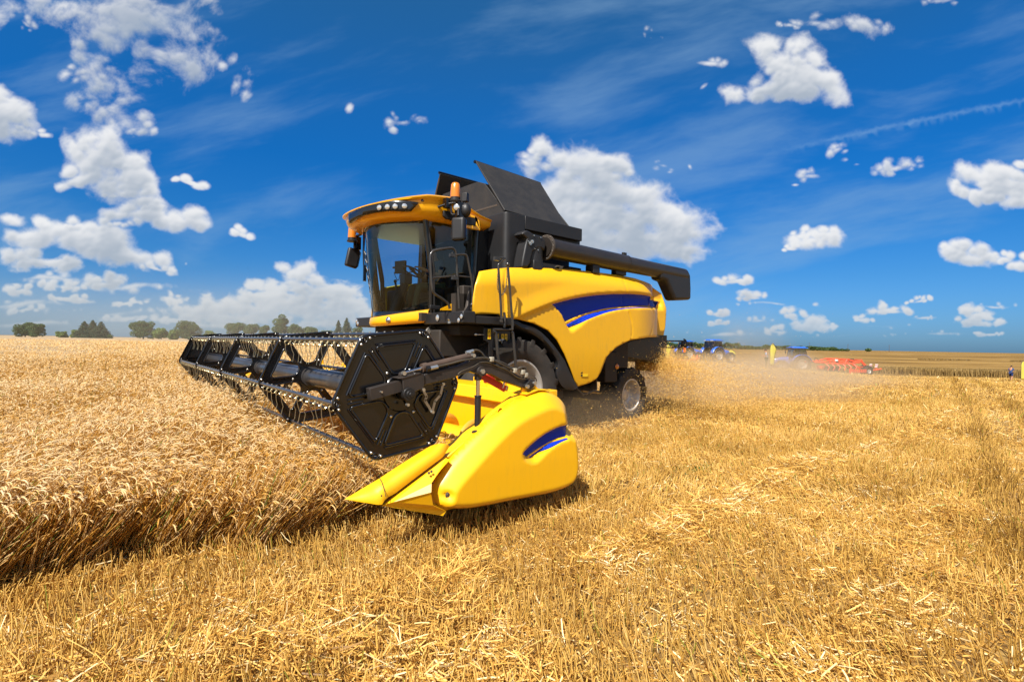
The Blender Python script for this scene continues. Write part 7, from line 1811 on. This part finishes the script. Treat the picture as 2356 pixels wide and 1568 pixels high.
def build_world():
    w = bpy.data.worlds.new('World'); sc.world = w; w.use_nodes = True
    nt = w.node_tree; nt.nodes.clear(); N = nt.nodes; L = nt.links
    out = N.new('ShaderNodeOutputWorld'); bg = N.new('ShaderNodeBackground'); L.new(bg.outputs[0], out.inputs[0]); bg.inputs[1].default_value = .1
    sk = N.new('ShaderNodeTexSky'); sk.sky_type = 'NISHITA'; sk.sun_disc = False; sk.sun_elevation = SUN_EL; sk.sun_rotation = SUN_AZ
    def M(op, *a):
        n = N.new('ShaderNodeMath'); n.operation = op
        for k, v in enumerate(a):
            if hasattr(v, 'links'): L.new(v, n.inputs[k])
            else: n.inputs[k].default_value = v
        return n.outputs[0]
    tc = N.new('ShaderNodeTexCoord')
    def dot(v):
        n = N.new('ShaderNodeVectorMath'); n.operation = 'DOT_PRODUCT'; L.new(tc.outputs['Generated'], n.inputs[0]); n.inputs[1].default_value = v; return n.outputs['Value']
    df = dot((FWD[0], FWD[1], 0)); Fv = M('MAXIMUM', df, .03); Rv = M('DIVIDE', dot((RGT[0], RGT[1], 0)), Fv); Uz = M('DIVIDE', dot((0, 0, 1)), Fv)
    el = dot((0, 0, 1))
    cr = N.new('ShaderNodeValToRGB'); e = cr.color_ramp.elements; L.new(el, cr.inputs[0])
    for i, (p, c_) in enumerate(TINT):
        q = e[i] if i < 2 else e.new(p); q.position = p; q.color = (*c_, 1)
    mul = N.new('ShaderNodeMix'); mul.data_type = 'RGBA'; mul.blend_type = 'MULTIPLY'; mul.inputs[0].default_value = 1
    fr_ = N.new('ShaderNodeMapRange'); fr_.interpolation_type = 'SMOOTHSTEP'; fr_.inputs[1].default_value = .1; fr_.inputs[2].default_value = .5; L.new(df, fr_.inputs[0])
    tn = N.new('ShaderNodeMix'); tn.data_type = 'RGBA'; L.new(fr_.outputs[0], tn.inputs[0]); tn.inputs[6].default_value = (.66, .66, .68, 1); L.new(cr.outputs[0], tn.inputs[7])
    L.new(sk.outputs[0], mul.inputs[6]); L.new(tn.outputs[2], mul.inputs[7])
    col, al, (a0, a1, b0, b1) = cloud_map()
    h, wd = al.shape; img = bpy.data.images.new('cloud_field', wd, h, alpha=True, float_buffer=True, is_data=True)
    px = np.dstack([col/8., al]).astype(np.float32); img.alpha_mode = 'CHANNEL_PACKED'; img.pixels.foreach_set(px.ravel()); img.update(); img.pack()
    cb = N.new('ShaderNodeCombineXYZ'); L.new(M('DIVIDE', M('SUBTRACT', Rv, a0), a1-a0), cb.inputs[0]); L.new(M('DIVIDE', M('SUBTRACT', Uz, b0), b1-b0), cb.inputs[1])
    it = N.new('ShaderNodeTexImage'); it.image = img; it.extension = 'CLIP'; it.interpolation = 'Linear'; L.new(cb.outputs[0], it.inputs[0])
    sc8 = N.new('ShaderNodeVectorMath'); sc8.operation = 'SCALE'; sc8.inputs['Scale'].default_value = 8.; L.new(it.outputs[0], sc8.inputs[0])
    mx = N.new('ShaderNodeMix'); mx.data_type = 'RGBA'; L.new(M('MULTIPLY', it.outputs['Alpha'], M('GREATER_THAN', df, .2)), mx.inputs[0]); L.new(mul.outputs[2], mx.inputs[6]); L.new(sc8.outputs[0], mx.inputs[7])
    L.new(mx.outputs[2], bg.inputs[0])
    w.cycles.sampling_method = 'MANUAL'; w.cycles.sample_map_resolution = 1024
# ================================================================== tidy the tree of parts
import re as _re
def base_name(o): return _re.sub(r'\.\d+$', '', o.name)
for o in list(COL.objects):
    if o.parent is not None and base_name(o.parent) == 'cab' and base_name(o) in ('cab_roof', 'mirror', 'beacon', 'windscreen', 'cab_door', 'wiper', 'cab_chin', 'driver_seat', 'steering_wheel'): o.parent = CH
def depth(o):
    d = 1
    while o.parent is not None: o = o.parent; d += 1
    return d
for o in list(COL.objects):
    while depth(o) > 3: o.parent = o.parent.parent
SPLIT = ('arm_bolt', 'wheel_nut', 'bar_bearing', 'auger_flight', 'reel_bolt', 'elbow_bolt', 'tank_bolt', 'pivot_bolt', 'link_bolt', 'divider_bolt', 'hose_clamp', 'plough_share', 'rim', 'wheel', 'warning_board', 'side_mirror',
         'roof_lamp', 'hose_fitting', 'red_bracket', 'frame_lug', 'strut_slot', 'sensor_link', 'steel_strap', 'engine_hose', 'hydraulic_hose', 'shoes', 'latch_pin', 'console', 'auger_rest', 'spout_bolt', 'steering_column')
def split_loose(o):
    me = o.data; n = len(me.vertices)
    if n == 0: return
    par = list(range(n))
    def find(a):
        while par[a] != a: par[a] = par[par[a]]; a = par[a]
        return a
    for p in me.polygons:
        v = p.vertices
        for k in range(1, len(v)): par[find(v[0])] = find(v[k])
    root = np.array([find(i) for i in range(n)]); ids = np.unique(root)
    if len(ids) < 2: return
    co = np.array([v.co[:] for v in me.vertices]); bb = [(co[root == i].min(0), co[root == i].max(0)) for i in ids]
    grp = list(range(len(ids)))
    def f2(a):
        while grp[a] != a: a = grp[a]
        return a
    tol = .004
    for a in range(len(ids)):
        for b_ in range(a):
            if np.all(bb[a][0]-tol <= bb[b_][1]) and np.all(bb[b_][0]-tol <= bb[a][1]): grp[f2(a)] = f2(b_)
    cl = {}
    for a in range(len(ids)): cl.setdefault(f2(a), []).append(ids[a])
    if len(cl) < 2: return
    pr = np.array([root[p.vertices[0]] for p in me.polygons]); first = True; polys = [tuple(p.vertices) for p in me.polygons]; pm = [p.material_index for p in me.polygons]; ps = [p.use_smooth for p in me.polygons]
    nm = base_name(o)
    for members in cl.values():
        sel = [i for i in range(len(polys)) if pr[i] in members]; used = sorted({v for i in sel for v in polys[i]}); mp = {v: k for k, v in enumerate(used)}
        m2 = bpy.data.meshes.new(nm); m2.from_pydata([tuple(co[v]) for v in used], [], [tuple(mp[v] for v in polys[i]) for i in sel])
        for mt in me.materials: m2.materials.append(mt)
        m2.polygons.foreach_set('material_index', [pm[i] for i in sel]); m2.polygons.foreach_set('use_smooth', [ps[i] for i in sel]); m2.update()
        if first: o.data = m2; first = False
        else: c2_ = o.copy(); c2_.data = m2; COL.objects.link(c2_)
for o in list(COL.objects):
    if o.type == 'MESH' and base_name(o) in SPLIT and o.get('kind') is None and len(o.data.vertices) < 60000: split_loose(o)
for o in list(COL.objects):
    if base_name(o) == 'shoes': o.name = 'shoe'

# ================================================================== camera, light, render settings
cam_d = bpy.data.cameras.new('camera'); cam = bpy.data.objects.new('camera', cam_d); COL.objects.link(cam)
cam_d.sensor_width = 36; cam_d.sensor_fit = 'HORIZONTAL'; cam_d.lens = CF/PW*36; cam_d.clip_start = .05; cam_d.clip_end = 6000
c, s = math.cos(CROL), math.sin(CROL)
ax = Vector(c*_r+s*_u); ay = Vector(-s*_r+c*_u); az = -Vector(_d)
M4 = Matrix((ax, ay, az)).transposed().to_4x4(); M4.translation = Vector(CPOS); cam.matrix_world = M4
sc = bpy.context.scene; sc.camera = cam
sd = Vector((.90, .42, 1.12)).normalized()
sun_d = bpy.data.lights.new('sun', 'SUN'); sun_d.energy = 5.0; sun_d.angle = R_(.53); sun_d.color = (1, .955, .88)
sun = bpy.data.objects.new('sun', sun_d); COL.objects.link(sun); sun.rotation_euler = sd.to_track_quat('Z', 'Y').to_euler(); sun.location = (0, 0, 50)
SUN_EL = math.asin(sd.z); SUN_AZ = math.atan2(sd.x, sd.y)
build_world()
vs = sc.view_settings; vs.view_transform = 'Standard'; vs.look = 'None'; vs.exposure = EXPO; vs.gamma = 1; vs.use_curve_mapping = False
sc.render.film_transparent = False
cy_ = sc.cycles; cy_.max_bounces = 8; cy_.diffuse_bounces = 3; cy_.glossy_bounces = 3; cy_.transparent_max_bounces = 14; cy_.transmission_bounces = 4; cy_.volume_bounces = 1
cy_.use_denoising = True; cy_.caustics_reflective = False; cy_.caustics_refractive = False; cy_.sample_clamp_indirect = 6
try: cy_.volume_step_rate = 3; cy_.volume_max_steps = 64
except Exception: pass
